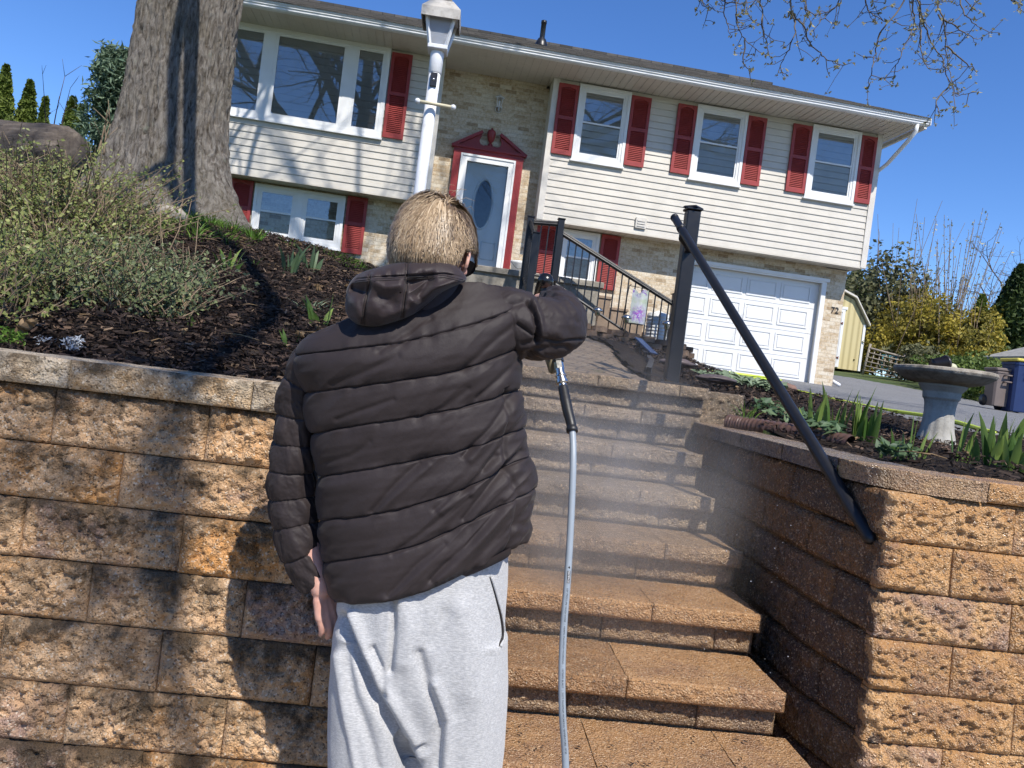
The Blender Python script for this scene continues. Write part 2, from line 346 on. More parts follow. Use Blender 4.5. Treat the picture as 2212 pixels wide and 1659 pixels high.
# flagstone path above the stairs
n=NT('path_pavers'); br=n.nd('ShaderNodeTexBrick',i_Scale=3.2,i_Mortar_Size=.022,i_Color1=(.16,.115,.075,1),i_Color2=(.24,.18,.12,1),i_Mortar=(.05,.042,.03,1)); n.L(n.map((1,1,1),(0,0,.35)),br.inputs[0])
col=n.mix(n.ramp(n.noise(7,6,.7),[(.4,0),(.7,.7)]),br.outputs[0],(.10,.075,.05)); col=n.mix(n.ramp(n.noise(3,5,.7),[(.62,0),(.75,.6)]),col,(.06,.085,.02))
M['paver']=n.fin(col,n.math('ADD',n.math('MULTIPLY',n.noise(9,3),.5),.2),n.bump(n.math('ADD',br.outputs[1],n.math('MULTIPLY',n.noise(40,5),-1.2)),.6,-.02))
def pth(x,y): return (y>4.12)&(y<12.0)&(x>-.12+.05*np.sin(y*3.1))&(x<1.02+.07*(y-4.2))
sheet('path',np.arange(-.25,2.1,.04),np.arange(4.14,12.1,.04),pth,M['paver'],.028,.008,H=HS)
# ------------------------------------------------------------------ split-face walls
def block(b,w,h,fn,res=.0065,amp=.013,seed=0,dep=.045,tint=None,cham=.006,top_stain=True):
    nu=max(4,int(w/res)); nv=max(4,int(h/res)); u=np.linspace(0,w,nu); v=np.linspace(0,h,nv); U,V=np.meshgrid(u,v,indexing='ij')
    e=np.minimum(np.minimum(U,w-U),np.minimum(V,h-V))
    q=np.stack([U*9,V*11,np.full_like(U,seed*7.31)],-1)
    d=fbm(q,3)*1.0; r=1-np.abs(fbm(np.stack([U*20,V*26,U*0+seed*3.3],-1),4)); r2=vn(np.stack([U*75,V*85,U*0+seed*1.7],-1)); r3=vn(np.stack([U*150,V*150,U*0+seed*2.1],-1))
    pit=np.clip(fbm(np.stack([U*52,V*86,U*0+seed*5.7],-1),4)-.10,0,1); D=amp*(.70*d+1.15*(r-.75)+.62*r2+.42*r3-.22*pit+.36)*smooth(0,.03,e+.006)
    D=D-cham*(1-smooth(0,.012,e))
    if tint is None: tint=rng.random()
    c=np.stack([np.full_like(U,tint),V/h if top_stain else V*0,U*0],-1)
    # skirt
    P=np.stack([U,V,D],-1); P=np.concatenate([P[:1]*[1,1,0]+[0,0,-dep],P,P[-1:]*[1,1,0]+[0,0,-dep]],0); c=np.concatenate([c[:1],c,c[-1:]],0)
    P=np.concatenate([P[:,:1]*[1,1,0]+[0,0,-dep],P,P[:,-1:]*[1,1,0]+[0,0,-dep]],1); c=np.concatenate([c[:,:1],c,c[:,-1:]],1)
    b.grid(fn(P),c)
def row(b,xs,z0,z1,fn,gap=.003,**k):
    for x0,x1 in zip(xs[:-1],xs[1:]):
        j=rng.normal(0,.0012); t=rng.normal(0,.002)
        def f(P,x0=x0,j=j,t=t): return fn(P[...,0]+x0+gap/2,P[...,1]+z0+j*.4+gap/2,P[...,2]+t)
        block(b,x1-x0-gap,z1-z0-gap,f,seed=int(rng.integers(1,900)),**k)
def joints(known,x0,x1,w=.415):
    k=sorted(known) if known else [x0+rng.random()*w]
    l=[k[0]]
    while l[0]>x0: l.insert(0,l[0]-w*(1+.02*rng.standard_normal()))
    r=list(k)
    while r[-1]<x1: r.append(r[-1]+w*(1+.02*rng.standard_normal()))
    a=[x for x in l[:-1]+r if x0+.08<x<x1-.08]; return [x0]+a+[x1]
YL=2.085; XE=-.16
def jx(pts,Y): return [float(at(x,y,Y)[0]) for x,y in pts]
Lz=[1.208,1.058,.914,.762,.610,.450,.298,.15,0]
LJ=[[(115,886),(448,920)],[(267,986)],[(55,1139),(402,1113)],[(210,1223),(540,1253)],[(25,1328),(362,1363),(688,1396)],[(168,1473),(502,1504)],[(325,1620)],[]]
wl=thing('retaining_wall','dry mottled tan and brown split-face block wall with dark stains, left of the person','wall',(-2,2.09,0))
b=MB()
def frontL(x,z,d): return np.stack([x,YL-d-.028*(1.2-z)+.0*x-.006*np.floor((1.2-z.mean())/.15),z],-1)
for i in range(8):
    J=joints(jx(LJ[i],YL),-4.2,XE)
    far=[x for x in J if x<-1.75]; near=[x for x in J if x>=-1.75]
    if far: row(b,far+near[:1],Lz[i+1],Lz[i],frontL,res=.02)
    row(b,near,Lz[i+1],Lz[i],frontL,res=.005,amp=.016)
def sideL(y,z,d): return np.stack([XE+d,YL+y,z],-1)
for i in range(8): row(b,joints([.2+.2*(i%2)],0.0,1.9),Lz[i+1],Lz[i],sideL,res=.012)
row(b,[.95,1.36,1.9],1.208,1.36,sideL,res=.014); b.box(XE-.24,XE-.03,YL+.96,YL+1.89,1.2,1.355)
b.box(-4.2,XE-.03,YL+.03,YL+.24,0,1.2); b.box(XE-.24,XE-.03,YL+.25,YL+1.88,0,1.2)
b.build('block_face',M['stone_dry'],wl)
def capstone(x0,x1,Yf,z0,z1,depth,par,mat,name='capstone',res=.006,amp=.010):
    b=MB(); t=rng.random()
    def fn(P):
        return np.stack([P[...,0]+x0+.002,Yf-P[...,2],P[...,1]+z0],-1)
    block(b,x1-x0-.004,z1-z0,fn,res=res,amp=amp,seed=int(rng.integers(1,900)),tint=t,dep=.02,cham=.004)
    nx=max(6,int((x1-x0)/.012)); ny=max(4,int(depth/.012)); X,Y=np.meshgrid(np.linspace(x0+.002,x1-.002,nx),np.linspace(Yf+.001,Yf+depth,ny),indexing='ij')
    Zt=z1-.0035+.0025*fbm(np.stack([X*22,Y*22,X*0+t*50],-1),4); Zt[:,0]-=.002
    b.grid(np.stack([X,Y,Zt],-1),(t,.3,0))
    bx=MB(); b.box(x0+.003,x1-.003,Yf+.012,Yf+depth-.002,z0+.002,z1-.012,(t,.2,0)); return b.build(name,mat,par)
cj=joints(jx([(550,836)],YL),-4.2,XE+.02,.47)
for a,c in zip(cj[:-1],cj[1:]): capstone(a,c,YL-.022,1.2095,1.284,.24,wl,M['stone_cap'],res=.006 if c>-1.8 else .02)
# right wall: front face and the wing beside the stairs
YR=2.17; XR=1.292; Rz=[1.188,1.042,.899,.758,.612,.463,.312,.155,0]
RJ=[[(2191,1139)],[(2056,1193)],[(2178,1313)],[(2043,1413)],[(2171,1533)],[(2013,1633)],[],[]]
wr=thing('retaining_wall','wet orange tan split-face block wall with a shaded wing beside the stairs','wall',(2,2.18,0))
b=MB()
BT=.07
def frontR(x,z,d): e=smooth(.10,0,x-XR); return np.stack([x+e*(.013*fbm(np.stack([z*26,z*0,z*0+4],-1),4)-.004),YR-d-BT*(1.19-z)+.010*e*vn(np.stack([z*60,z*0,z*0],-1)),z],-1)
for i in range(8):
    J=joints(jx(RJ[i],YR),XR,4.8); near=[x for x in J if x<=2.4]; far=[x for x in J if x>2.4]
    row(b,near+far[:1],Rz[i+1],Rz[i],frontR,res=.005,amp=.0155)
    if len(far)>1: row(b,far,Rz[i+1],Rz[i],frontR,res=.02)
b.build('block_face',M['stone_wet'],wr)
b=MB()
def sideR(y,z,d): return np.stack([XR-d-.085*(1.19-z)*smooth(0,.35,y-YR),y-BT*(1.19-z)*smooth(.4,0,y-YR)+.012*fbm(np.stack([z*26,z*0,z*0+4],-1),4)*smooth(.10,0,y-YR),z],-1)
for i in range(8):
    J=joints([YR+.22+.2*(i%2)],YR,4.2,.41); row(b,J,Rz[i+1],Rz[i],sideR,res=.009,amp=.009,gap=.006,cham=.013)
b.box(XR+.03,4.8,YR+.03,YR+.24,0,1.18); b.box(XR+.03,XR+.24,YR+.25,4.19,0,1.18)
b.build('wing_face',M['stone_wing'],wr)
Rc=joints(jx([(2136,1046)],YR-.02),XR+.29,4.8,.46); Rc[0]=XR+.29
for a,c in zip(Rc[:-1],Rc[1:]): capstone(a,c,YR-.02,1.1895,1.25,.25,wr,M['stone_wet'],res=.006 if a<2.4 else .02)
# rounded corner cap then caps along the wing
def poly_cap(outer,inner,z0,z1,mat,par):
    o=np.asarray(outer,float); i=np.asarray(inner,float); m=len(o); t=rng.random()
    b=MB(); K=8; rows=[]
    s=np.r_[0,np.cumsum(np.linalg.norm(np.diff(o,axis=0),axis=1))]
    tn=np.gradient(o,axis=0); tn/=np.linalg.norm(tn,axis=1)[:,None]; no=np.c_[tn[:,1],-tn[:,0]]; no*=np.sign(np.sum(no*(o-i),1))[:,None]
    for k in range(K):
        v=k/(K-1); d=.008*fbm(np.stack([s*24,np.full(m,v*1.6),np.full(m,t*40)],-1),4)*math.sin(PI*min(max(v,.15),.85))
        rows.append(np.c_[o+no*d[:,None],np.full(m,z0+(z1-z0)*v)])
    for k in range(1,12):
        f=k/11; p=o*(1-f)+i*f; rows.append(np.c_[p,z1-.002+.0035*fbm(np.c_[p*20,np.full(m,3.)],3)-.001])
    rows.append(np.c_[i,np.full(m,z0)]); b.grid(np.array(rows),(t,.3,0)); return b.build('capstone',mat,par)
th=np.linspace(0,PI/2,30); cx,cy=XR+.288,YR-.02+.29
oc=np.c_[cx-.31*np.cos(th)**.75,cy-.29*np.sin(th)**.75][::1]; ic=np.c_[np.linspace(XR+.23,XR+.288,30),np.linspace(cy,YR+.23,30)]
poly_cap(oc,ic,1.1895,1.25,M['capcorner'],wr)
wy=np.array([cy+.004,2.88,3.32,3.76,4.19])
for a,c in zip(wy[:-1],wy[1:]):
    yy=np.linspace(a+.002,c-.002,40); poly_cap(np.c_[np.full(40,XR-.022),yy],np.c_[np.full(40,XR+.235),yy],1.1895,1.25,M['capwet'],wr)
for a,c,z in ((2.36,2.70,1.21),(2.70,3.03,1.21),(3.03,3.50,1.361),(3.50,3.985,1.361)):
    yy=np.linspace(a+.002,c-.002,40); poly_cap(np.c_[np.full(40,XE+.020),yy],np.c_[np.full(40,XE-.245),yy],z,z+.073,M['stone_cap'],wl)
# ------------------------------------------------------------------ stairs
st=thing('stone_stairs','wet brown stone stairs with overhanging block treads between the two retaining walls','stairs',(.5,2.0,0))
X0,X1=XE+.015,1.135; tr=.28; zs=[.218,.37,.522,.674,.826,.978,1.13,1.282,1.434]; ys=[1.71,2.0]+[2.27+tr*i for i in range(7)]
SJ={2:[.62],3:[.2,.75],4:[.45,.85],5:[.35,.8],6:[.3,.72],7:[.25,.62,.9],8:[.28,.72]}
for k,(z,y) in enumerate(zip(zs,ys)):
    root=None; b=MB()
    x1=X1+.02*math.sin(k*2.1) if k<8 else 1.31
    J=joints([.15+.41*((k*.37)%1)],X0,x1-.006,.41)
    def fr(x,zz,d,y=y): return np.stack([x,y+.045-d,zz],-1)
    row(b,J,z-.152 if k else 0,z-.062,fr,res=.0065,amp=.011,top_stain=False)
    b.box(X0,x1-.012,y+.06,y+(.33 if k<8 else .22),max(z-.3,0.0),z-.066)
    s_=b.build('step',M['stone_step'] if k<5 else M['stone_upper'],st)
    x0=X0
    C=joints([x for x in SJ.get(k,[.5])],x0,x1,.42); OFF[s_.name]=np.array([.5,2.0,0])
    for a,c in zip(C[:-1],C[1:]):
        bb=MB(); t=rng.random(); dep=(.315 if k!=1 else .315) if k<8 else .21
        def fn(P,a=a,z=z,y=y): return np.stack([P[...,0]+a+.0015,y-P[...,2],P[...,1]+z-.062],-1)
        block(bb,c-a-.003,.062,fn,res=.0055,amp=.008,seed=int(rng.integers(1,900)),tint=t,dep=.02,cham=.005,top_stain=False)
        nx=int((c-a)/.01)+3; ny=int(dep/.01); X,Y=np.meshgrid(np.linspace(a+.0015,c-.0015,nx),np.linspace(y,y+dep,ny),indexing='ij')
        Zt=z-.004+.003*fbm(np.stack([X*24,Y*24,X*0+t*50],-1),4); Zt[:,0]-=.002
        if c==C[-1]:
            rr=np.clip((X-(c-.05))/.05,0,1)*np.clip(1-(Y-y)/.05,0,1); Zt=Zt-.0*rr
        bb.grid(np.stack([X,Y,Zt],-1),(t,.1,0)); bb.box(a+.002,c-.002,y+.01,y+dep-.003,z-.060,z-.012,(t,.1,0))
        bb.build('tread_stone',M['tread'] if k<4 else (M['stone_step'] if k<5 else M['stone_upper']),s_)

b=MB(); row(b,[1.315,1.57],1.20,1.425,lambda x,z,d: np.stack([x,4.125-d,z],-1),res=.008,amp=.012); b.build('end_block',M['stone_upper'],st); b=MB(); row(b,[-.30,-.10],1.20,1.40,lambda x,z,d: np.stack([x,4.125-d,z],-1),res=.008); b.build('end_block',M['stone_upper'],st)
# ------------------------------------------------------------------ house (local x along the facade, y into the house, z up from the street)
HO=(math.sin(YAW)*13.5,math.cos(YAW)*13.5,0.)
hs=thing('house','cream sided split level house with red shutters and mottled brick lower storey','house',HO,R(3.0))
BY=.42                                                           # brick plane
def hw(x,y,z):                                                   # house coordinates to world
    c,s=math.cos(R(3)),math.sin(R(3)); return np.array([HO[0]+x*c-y*s,HO[1]+x*s+y*c,z])
def siding(b,x0,x1,z0,z1,y=0,e=.118):
    k=0; z=z0
    while z<z1-.01:
        t=min(z+e,z1); pr=[(y-.016,z),(y-.017,z+.006),(y-.004,t-.004),(y+.0,t)]
        xs=np.linspace(x0,x1,max(3,int((x1-x0)/.4)))
        b.grid(np.array([np.c_[xs,np.full(len(xs),yy)+.0012*np.sin(xs*3.1+k),np.full(len(xs),zz)] for yy,zz in pr]),flip=False)
        b.grid(np.array([np.c_[xs,np.full(len(xs),yy),np.full(len(xs),zz)] for yy,zz in ((y+.01,z),(y-.016,z))])); z=t; k+=1
def brickmat():
    n=NT('mottled_cream_brick'); v=n.nd('ShaderNodeCombineXYZ'); s=n.nd('ShaderNodeSeparateXYZ'); n.L(n.co,s.inputs[0]); n.L(n.math('ADD',s.outputs[0],s.outputs[1]),v.inputs[0]); n.L(s.outputs[2],v.inputs[1])
    br=n.nd('ShaderNodeTexBrick',i_Scale=1.0,i_Mortar_Size=.0048,i_Brick_Width=.205,i_Row_Height=.0685,i_Mortar_Smooth=.3); br.inputs['Color1'].default_value=(0,0,0,1); br.inputs['Color2'].default_value=(1,1,1,1); br.inputs['Mortar'].default_value=(.5,.5,.5,1); n.L(v.outputs[0],br.inputs[0])
    m2=n.map((1,1,2.2),src=v.outputs[0])
    blend=n.math('ADD',n.math('MULTIPLY',n.noise(19,5,.7,src=v.outputs[0]),.8),n.math('MULTIPLY',br.outputs[0],.22))
    col=n.ramp(blend,[(.30,(.34,.24,.15)),(.42,(.52,.40,.26)),(.54,(.64,.54,.40)),(.68,(.72,.65,.53)),(.78,(.44,.38,.29))])
    dk=n.ramp(br.outputs[0],[(.02,.45),(.12,0)]); col=n.mix(dk,col,(.22,.15,.09))
    col=n.mix(n.ramp(n.noise(34,3,.6,src=v.outputs[0]),[(.56,0),(.68,.5)]),col,(.25,.18,.12))
    col=n.mix(br.outputs[1],col,(.56,.48,.36))
    return n.fin(col,.88,n.bump(n.math('SUBTRACT',n.noise(60,4),n.math('MULTIPLY',br.outputs[1],1.1)),.6,.008),.2)
M['brick']=brickmat()
# shell: brick walls
b=MB()
b.box(-6.3,.0,BY,BY+.2,2.5,6.56); b.box(0,3.06,BY,BY+.2,1.2,6.5); b.box(3.06,5.72,BY+.004,BY+.2,3.83,4.3); b.box(5.72,6.15,BY,BY+9.0,1.2,4.07); b.box(-6.3,-6.1,BY+.2,BY+11,2.0,6.5)
b.build('brick_wall',M['brick'],hs,False)
dim=paint('dim_interior',(.10,.085,.07),.9,.2); b=MB(); b.box(-6.3,6.1,11.4,11.6,1,6.5); b.build('back_wall',dim,hs,False); b=MB(); b.box(-6.1,6.0,2.5,2.6,1.2,6.5); b.build('inner_wall',dim,hs,False)
# upper storey siding
b=MB(); siding(b,-6.3,-1.93,4.09,6.55); siding(b,.17,6.15,4.09,6.55)
b.build('siding',M['siding'],hs,False)
b=MB()
for x0,x1,y1,xa,xb in ((-1.94,-1.83,BY,-1.855,-1.83),(.06,.17,BY,.06,.085),(6.14,6.25,11.5,6.225,6.25)):
    b=MB(); b.box(x0,x1,-.028,-.002,4.085,6.55); b.box(xa,xb,-.003,y1,4.086,6.549); b.build('corner_trim',M['trim'],hs,False)
def soffit(b,x0,x1,y0,y1,z,pitch=.13):
    x=x0
    while x<x1:
        a=min(x+pitch,x1); b.add([(x,y0,z),(a-.012,y0,z),(a-.012,y1,z),(x,y1,z)],[(0,1,2,3)]); b.add([(a-.012,y0,z+.006),(a,y0,z+.006),(a,y1,z+.006),(a-.012,y1,z+.006)],[(0,1,2,3)])
        b.add([(a-.012,y0,z),(a-.012,y0,z+.006),(a-.012,y1,z+.006),(a-.012,y1,z)],[(0,1,2,3)]); x=a
b=MB(); soffit(b,-6.5,6.6,-.70,BY+.3,6.553); soffit(b,-6.3,-1.83,.0,BY+.0,4.086); soffit(b,.06,6.25,.0,BY,4.086)
b.box(-6.3,-1.83,-.02,.02,4.07,4.092); b.box(.06,6.25,-.02,.02,4.07,4.092)
b.build('soffit',M['soffit'],hs,False)
# gutter with a moulded front
b=MB(); xs=np.linspace(-6.5,6.63,80)
gp=[(-.70,6.552),(-.765,6.555),(-.785,6.575),(-.785,6.60),(-.800,6.612),(-.800,6.628),(-.815,6.645),(-.815,6.672),(-.80,6.672),(-.795,6.66),(-.70,6.66)]
b.grid(np.array([np.c_[xs,y+.002*np.sin(xs*2.3),np.full(80,z)+.003*np.sin(xs*1.7)] for y,z in gp]))
b.box(6.622,6.634,-.81,-.70,6.552,6.67); b.build('gutter',M['gutter'],hs,False)
# roof
n=NT('asphalt_shingles'); br=n.nd('ShaderNodeTexBrick',i_Scale=1.,i_Mortar_Size=.008,i_Brick_Width=.30,i_Row_Height=.135); br.inputs['Color1'].default_value=(.045,.043,.040,1);br.inputs['Color2'].default_value=(.12,.11,.10,1);br.inputs['Mortar'].default_value=(.015,.015,.015,1); n.L(n.co,br.inputs[0])
shg=n.fin(n.mix(n.ramp(n.noise(2.5,5),[(.4,0),(.7,.6)]),br.outputs[0],(.05,.045,.04)),.95,n.bump(n.noise(150,3),.6,.01))
RZ=.437
def rz(y): return 6.675+RZ*(y+.80)
b=MB(); nrow=56; ys_=np.linspace(-.83,6.25,nrow+1); xs=np.linspace(-6.6,6.62,70)
for i in range(nrow):
    y0,y1=ys_[i],ys_[i+1]; up=.010+.004*fbm(np.c_[xs*2.1,np.full(70,i*3.),np.zeros(70)],2)
    b.grid(np.array([np.c_[xs,np.full(70,y0),rz(y0)-.0+0*up],np.c_[xs,np.full(70,y0),rz(y0)+up],np.c_[xs,np.full(70,y1),np.full(70,rz(y1))]]))
b.box(-6.6,6.62,6.15,6.35,rz(6.25)-.03,rz(6.25)+.03); b.add([(-6.6,6.25,rz(6.25)),(6.62,6.25,rz(6.25)),(6.62,13.3,6.67),(-6.6,13.3,6.67)],[(0,1,2,3)])
rf=b.build('roof',shg,hs,False)
b=MB(); b.add([(6.60,-.8,6.62),(6.60,6.25,rz(6.25)-.03),(6.60,13.3,6.62)],[(0,1,2)]); b.box(6.55,6.60,-.75,13.2,6.5,6.56); b.build('gable_wall',M['trim'],hs,False)
b=MB(); vx,vy=.1,3.2; vz=rz(vy); b.lathe([(.14,-.04),(.13,.03),(.085,.13),(.062,.15)],(vx,vy,vz),16); b.build('flashing',M['black'],rf)
b=MB(); b.lathe([(.055,.0),(.055,.36),(.062,.365),(.062,.42),(.045,.42),(.045,.3)],(vx,vy,vz+.1),16); b.build('vent_pipe',M['black'],rf)
# windows
def glassmat():
    n=NT('window_glass'); g=n.nd('ShaderNodeBsdfGlossy',i_Roughness=.015); g.inputs[0].default_value=(.95,.97,1,1); t=n.nd('ShaderNodeBsdfTransparent'); t.inputs[0].default_value=(.80,.83,.84,1)
    f=n.nd('ShaderNodeFresnel',i_IOR=1.75); f2=n.math('ADD',n.math('MULTIPLY',f.outputs[0],1.15),.07,True); m=n.nd('ShaderNodeMixShader'); n.L(f2,m.inputs[0]); n.L(t.outputs[0],m.inputs[1]); n.L(g.outputs[0],m.inputs[2])
    nz=n.bump(n.noise(1.3,2),.05,.012); n.L(nz,g.inputs['Normal']); n.L(m.outputs[0],n.out.inputs[0]); return n.m
M['glass']=glassmat()
M['glass2']=glassmat(); M['glass2'].name='storm_door_glass'; [setattr(q.inputs[1],'default_value',.02) for q in M['glass2'].node_tree.nodes if q.type=='MATH' and q.operation=='ADD']; [setattr(q.inputs['IOR'],'default_value',1.3) for q in M['glass2'].node_tree.nodes if q.type=='FRESNEL']
M['curtain']=paint('lace_curtain',(.55,.58,.62),.9,.15,30,.2,60); M['room']=paint('dark_room',(.02,.018,.016),.95,.2); M['blind']=paint('pale_blind',(.72,.75,.80),.7,.04,20,.05)
M['screen']=paint('window_screen',(.045,.05,.055),.8,.1,60)
def frame(b,x0,x1,z0,z1,y0,y1,w,wb=None):
    wb=wb or w; b.box(x0,x0+w,y0,y1,z0,z1); b.box(x1-w,x1,y0,y1,z0,z1); b.box(x0+w,x1-w,y0,y1,z1-w,z1); b.box(x0+w,x1-w,y0,y1,z0,z0+wb)
def pane(x0,x1,z0,z1,y,par,gm=None):
    b=MB(); b.add([(x0,y,z0),(x1,y,z0),(x1,y,z1),(x0,y,z1)],[(0,1,2,3)]); b.build('pane',gm or M['glass'],par,False)
def dark(x0,x1,z0,z1,y0,y1,par,name='reveal'):
    b=MB(); b.add([(x0,y1,z0),(x1,y1,z0),(x1,y1,z1),(x0,y1,z1)],[(0,1,2,3)]); b.add([(x0,y0,z0),(x0,y1,z0),(x0,y1,z1),(x0,y0,z1)],[(0,1,2,3)]); b.add([(x1,y0,z0),(x1,y1,z0),(x1,y1,z1),(x1,y0,z1)],[(0,1,2,3)])
    b.add([(x0,y0,z0),(x1,y0,z0),(x1,y1,z0),(x0,y1,z0)],[(0,1,2,3)]); b.add([(x0,y0,z1),(x1,y0,z1),(x1,y1,z1),(x0,y1,z1)],[(0,1,2,3)]); b.build(name,M['room'],par,False)
def sash_window(x0,x1,z0,z1,y,blind=.0,lower='curtain',fw=.085):
    b=MB(); frame(b,x0,x1,z0,z1,y-.055,y-.018,fw*.62,fw*.7); frame(b,x0+fw*.62,x1-fw*.62,z0+fw*.7,z1-fw*.62,y-.042,y-.012,fw*.55)
    b.box(x0-.02,x1+.02,y-.07,y-.018,z0-.03,z0)
    w=b.build('window',M['white'],hs,False); a,c=x0+fw*1.17,x1-fw*1.17; lo,hi=z0+fw*1.25,z1-fw*1.17; mid=(lo+hi)/2+.01
    b=MB(); frame(b,a,c,mid-.016,hi,y-.034,y-.014,.03); s=b.build('sash',M['white'],w,False); pane(a+.03,c-.03,mid+.0145,hi-.03,y-.024,s)
    b=MB(); frame(b,a,c,lo,mid+.014,y-.029,y-.010,.03); s=b.build('sash',M['white'],w,False); pane(a+.03,c-.03,lo+.03,mid-.016,y-.019,s,M['glass2'])
    dark(a,c,lo,hi,y-.008,y+.30,w)
    if blind>0:
        b=MB(); q=20; zz=np.linspace(hi,hi-(hi-lo)*blind,q*2); b.grid(np.array([np.c_[np.linspace(a+.01,c-.01,3),np.full(3,y+.03+.006*(i%2)),np.full(3,z)] for i,z in enumerate(zz)])); b.build('blind',M['blind'],w,False)
    if lower=='curtain':
        xs=np.linspace(a+.01,c-.01,90); b=MB(); b.grid(np.array([np.c_[xs,y+.07+.016*np.sin(xs*52+.5*np.sin(xs*9)),np.full(90,z)] for z in (lo,hi)])); b.build('curtain',M['curtain'],w)
    return w
for x0,x1,bl,lw in ((.53,1.46,.0,'curtain'),(2.68,3.63,.40,'curtain'),(4.87,5.82,.46,'curtain')): sash_window(x0,x1,5.20,6.52,0,bl,lw)
sash_window(.60,1.31,3.08,4.06,BY,0,'none'); sash_window(-4.80,-4.03,3.12,4.05,BY,0,'none'); sash_window(-4.03,-3.26,3.12,4.05,BY,0,'none')
# picture window of three panes
b=MB(); frame(b,-5.44,-2.76,5.03,6.56,-.055,-.016,.07,.075); 
for x in (-4.80,-3.475): b.box(x,x+.15,-.05,-.016,5.105,6.49)
b.box(-5.46,-2.74,-.075,-.016,5.0,5.03)
pw=b.build('window',M['white'],hs,False)
for a,c in ((-5.37,-4.80),(-4.65,-3.475),(-3.325,-2.83)):
    b=MB(); frame(b,a,c,5.105,6.49,-.045,-.014,.05); s=b.build('sash',M['white'],pw,False); pane(a+.05,c-.05,5.155,6.44,-.03,s)
dark(-5.37,-2.83,5.105,6.49,-.010,1.6,pw)
b=MB(); b.box(-4.9,-4.3,.9,1.0,5.1,5.35); b.build('sofa_back',paint('brown_sofa',(.16,.09,.045),.8,.2),pw,False)
# shutters
def shutter(x0,x1,z0,z1,y):
    b=MB(); w=x1-x0; st_=.052; m=z0+(z1-z0)*.52
    b.box(x0,x0+st_,y-.052,y-.018,z0,z1); b.box(x1-st_,x1,y-.052,y-.018,z0,z1); b.box(x0+st_,x1-st_,y-.052,y-.018,z0,z0+.075); b.box(x0+st_,x1-st_,y-.052,y-.018,m-.03,m+.03)
    xa=np.linspace(x0+st_,x1-st_,14); arc=z1-.085+.035*np.sin((xa-xa[0])/(xa[-1]-xa[0])*PI); V=[];
    for x,z in zip(xa,arc): V+= [(x,y-.052,z),(x,y-.052,z1)]
    b.add(V,[(2*i,2*i+2,2*i+3,2*i+1) for i in range(13)]); b.add([(x,y-.052,z) for x,z in zip(xa,arc)]+[(x,y-.03,z) for x,z in zip(xa,arc)],[(i,14+i,15+i,i+1) for i in range(13)])
    b.box(x0+st_,x1-st_,y-.026,y-.018,z0+.075,z1)
    for a,c in ((z0+.075,m-.03),(m+.03,z1-.07)):
        k=int((c-a)/.031)
        for i in range(k):
            z=a+(c-a)*(i+.5)/k; b.add([(x0+st_,y-.046,z-.012),(x1-st_,y-.046,z-.012),(x1-st_,y-.028,z+.012),(x0+st_,y-.028,z+.012),(x0+st_,y-.046,z-.016),(x1-st_,y-.046,z-.016)],[(0,1,2,3),(4,5,1,0)])
    b.build('shutter',M['red'],hs,False)
for x0,x1 in ((.16,.52),(1.47,1.83),(2.325,2.675),(3.64,3.99),(4.50,4.86),(5.83,6.135)): shutter(x0,x1,5.25,6.475,0)
shutter(-2.74,-2.39,5.06,6.5,0); shutter(-5.81,-5.455,5.06,6.5,0)
for x0,x1 in ((.15,.565),(1.345,1.70),(-3.23,-2.88),(-5.20,-4.83)): shutter(x0,x1,3.08,4.07,BY)
# front door, storm door, surround
b=MB(); DY=BY-.02
b.box(-1.36,-.40,DY-.02,DY+.05,3.0,5.10)
dr=b.build('front_door',paint('bright_white_door',(.84,.83,.81),.4,.03),hs,False)
b=MB(); frame(b,-1.37,-.39,3.03,5.105,DY-.10,DY-.03,.035); frame(b,-1.335,-.425,3.06,5.07,DY-.085,DY-.035,.085,.12); b.build('storm_door_frame',M['white'],dr,False)
b=MB(); b.add([(-1.25,DY-.06,3.18),(-.51,DY-.06,3.18),(-.51,DY-.06,4.985),(-1.25,DY-.06,4.985)],[(0,1,2,3)]); b.build('storm_glass',M['glass2'],dr,False)
b=MB(); th=np.linspace(0,2*PI,40,endpoint=False); cx,cz=-.88,4.27
b.tube(np.c_[cx+.17*np.cos(np.r_[th,th[:2]]),np.full(42,DY-.03),cz+.44*np.sin(np.r_[th,th[:2]])],.022,8,caps=False)
for x0,x1,z0,z1 in ((-1.2,-.93,3.3,3.62),(-.83,-.56,3.3,3.62)): frame(b,x0,x1,z0,z1,DY-.03,DY-.02,.02); 
b.build('oval_moulding',M['white'],dr)
b=MB(); b.add([(cx,DY-.024,cz)]+[(cx+.17*math.cos(t),DY-.024,cz+.44*math.sin(t)) for t in th],[(0,1+i,1+(i+1)%40) for i in range(40)]); b.build('oval_glass',paint('leaded_glass',(.05,.06,.075),.08,.3,12,.3,25),dr)
b=MB(); b.lathe([(.0,-.05),(.022,-.045),(.022,-.03),(.008,-.02),(.008,0)],(-1.30,DY-.085,3.98),12,ax='y'); b.build('handle',M['black'],dr)
b=MB(); b.box(-1.5,-1.37,DY-.07,DY+.02,3.0,5.12); b.box(-.39,-.26,DY-.07,DY+.02,3.0,5.12)
for i in range(4):
    for x in (-1.5+.025*(i+1),-.39+.025*(i+1)): b.box(x-.007,x+.007,DY-.078,DY-.07,3.15,5.05)
b.box(-1.51,-.25,DY-.075,DY+.02,5.12,5.20); b.box(-1.55,-.21,DY-.11,DY+.02,5.20,5.245)
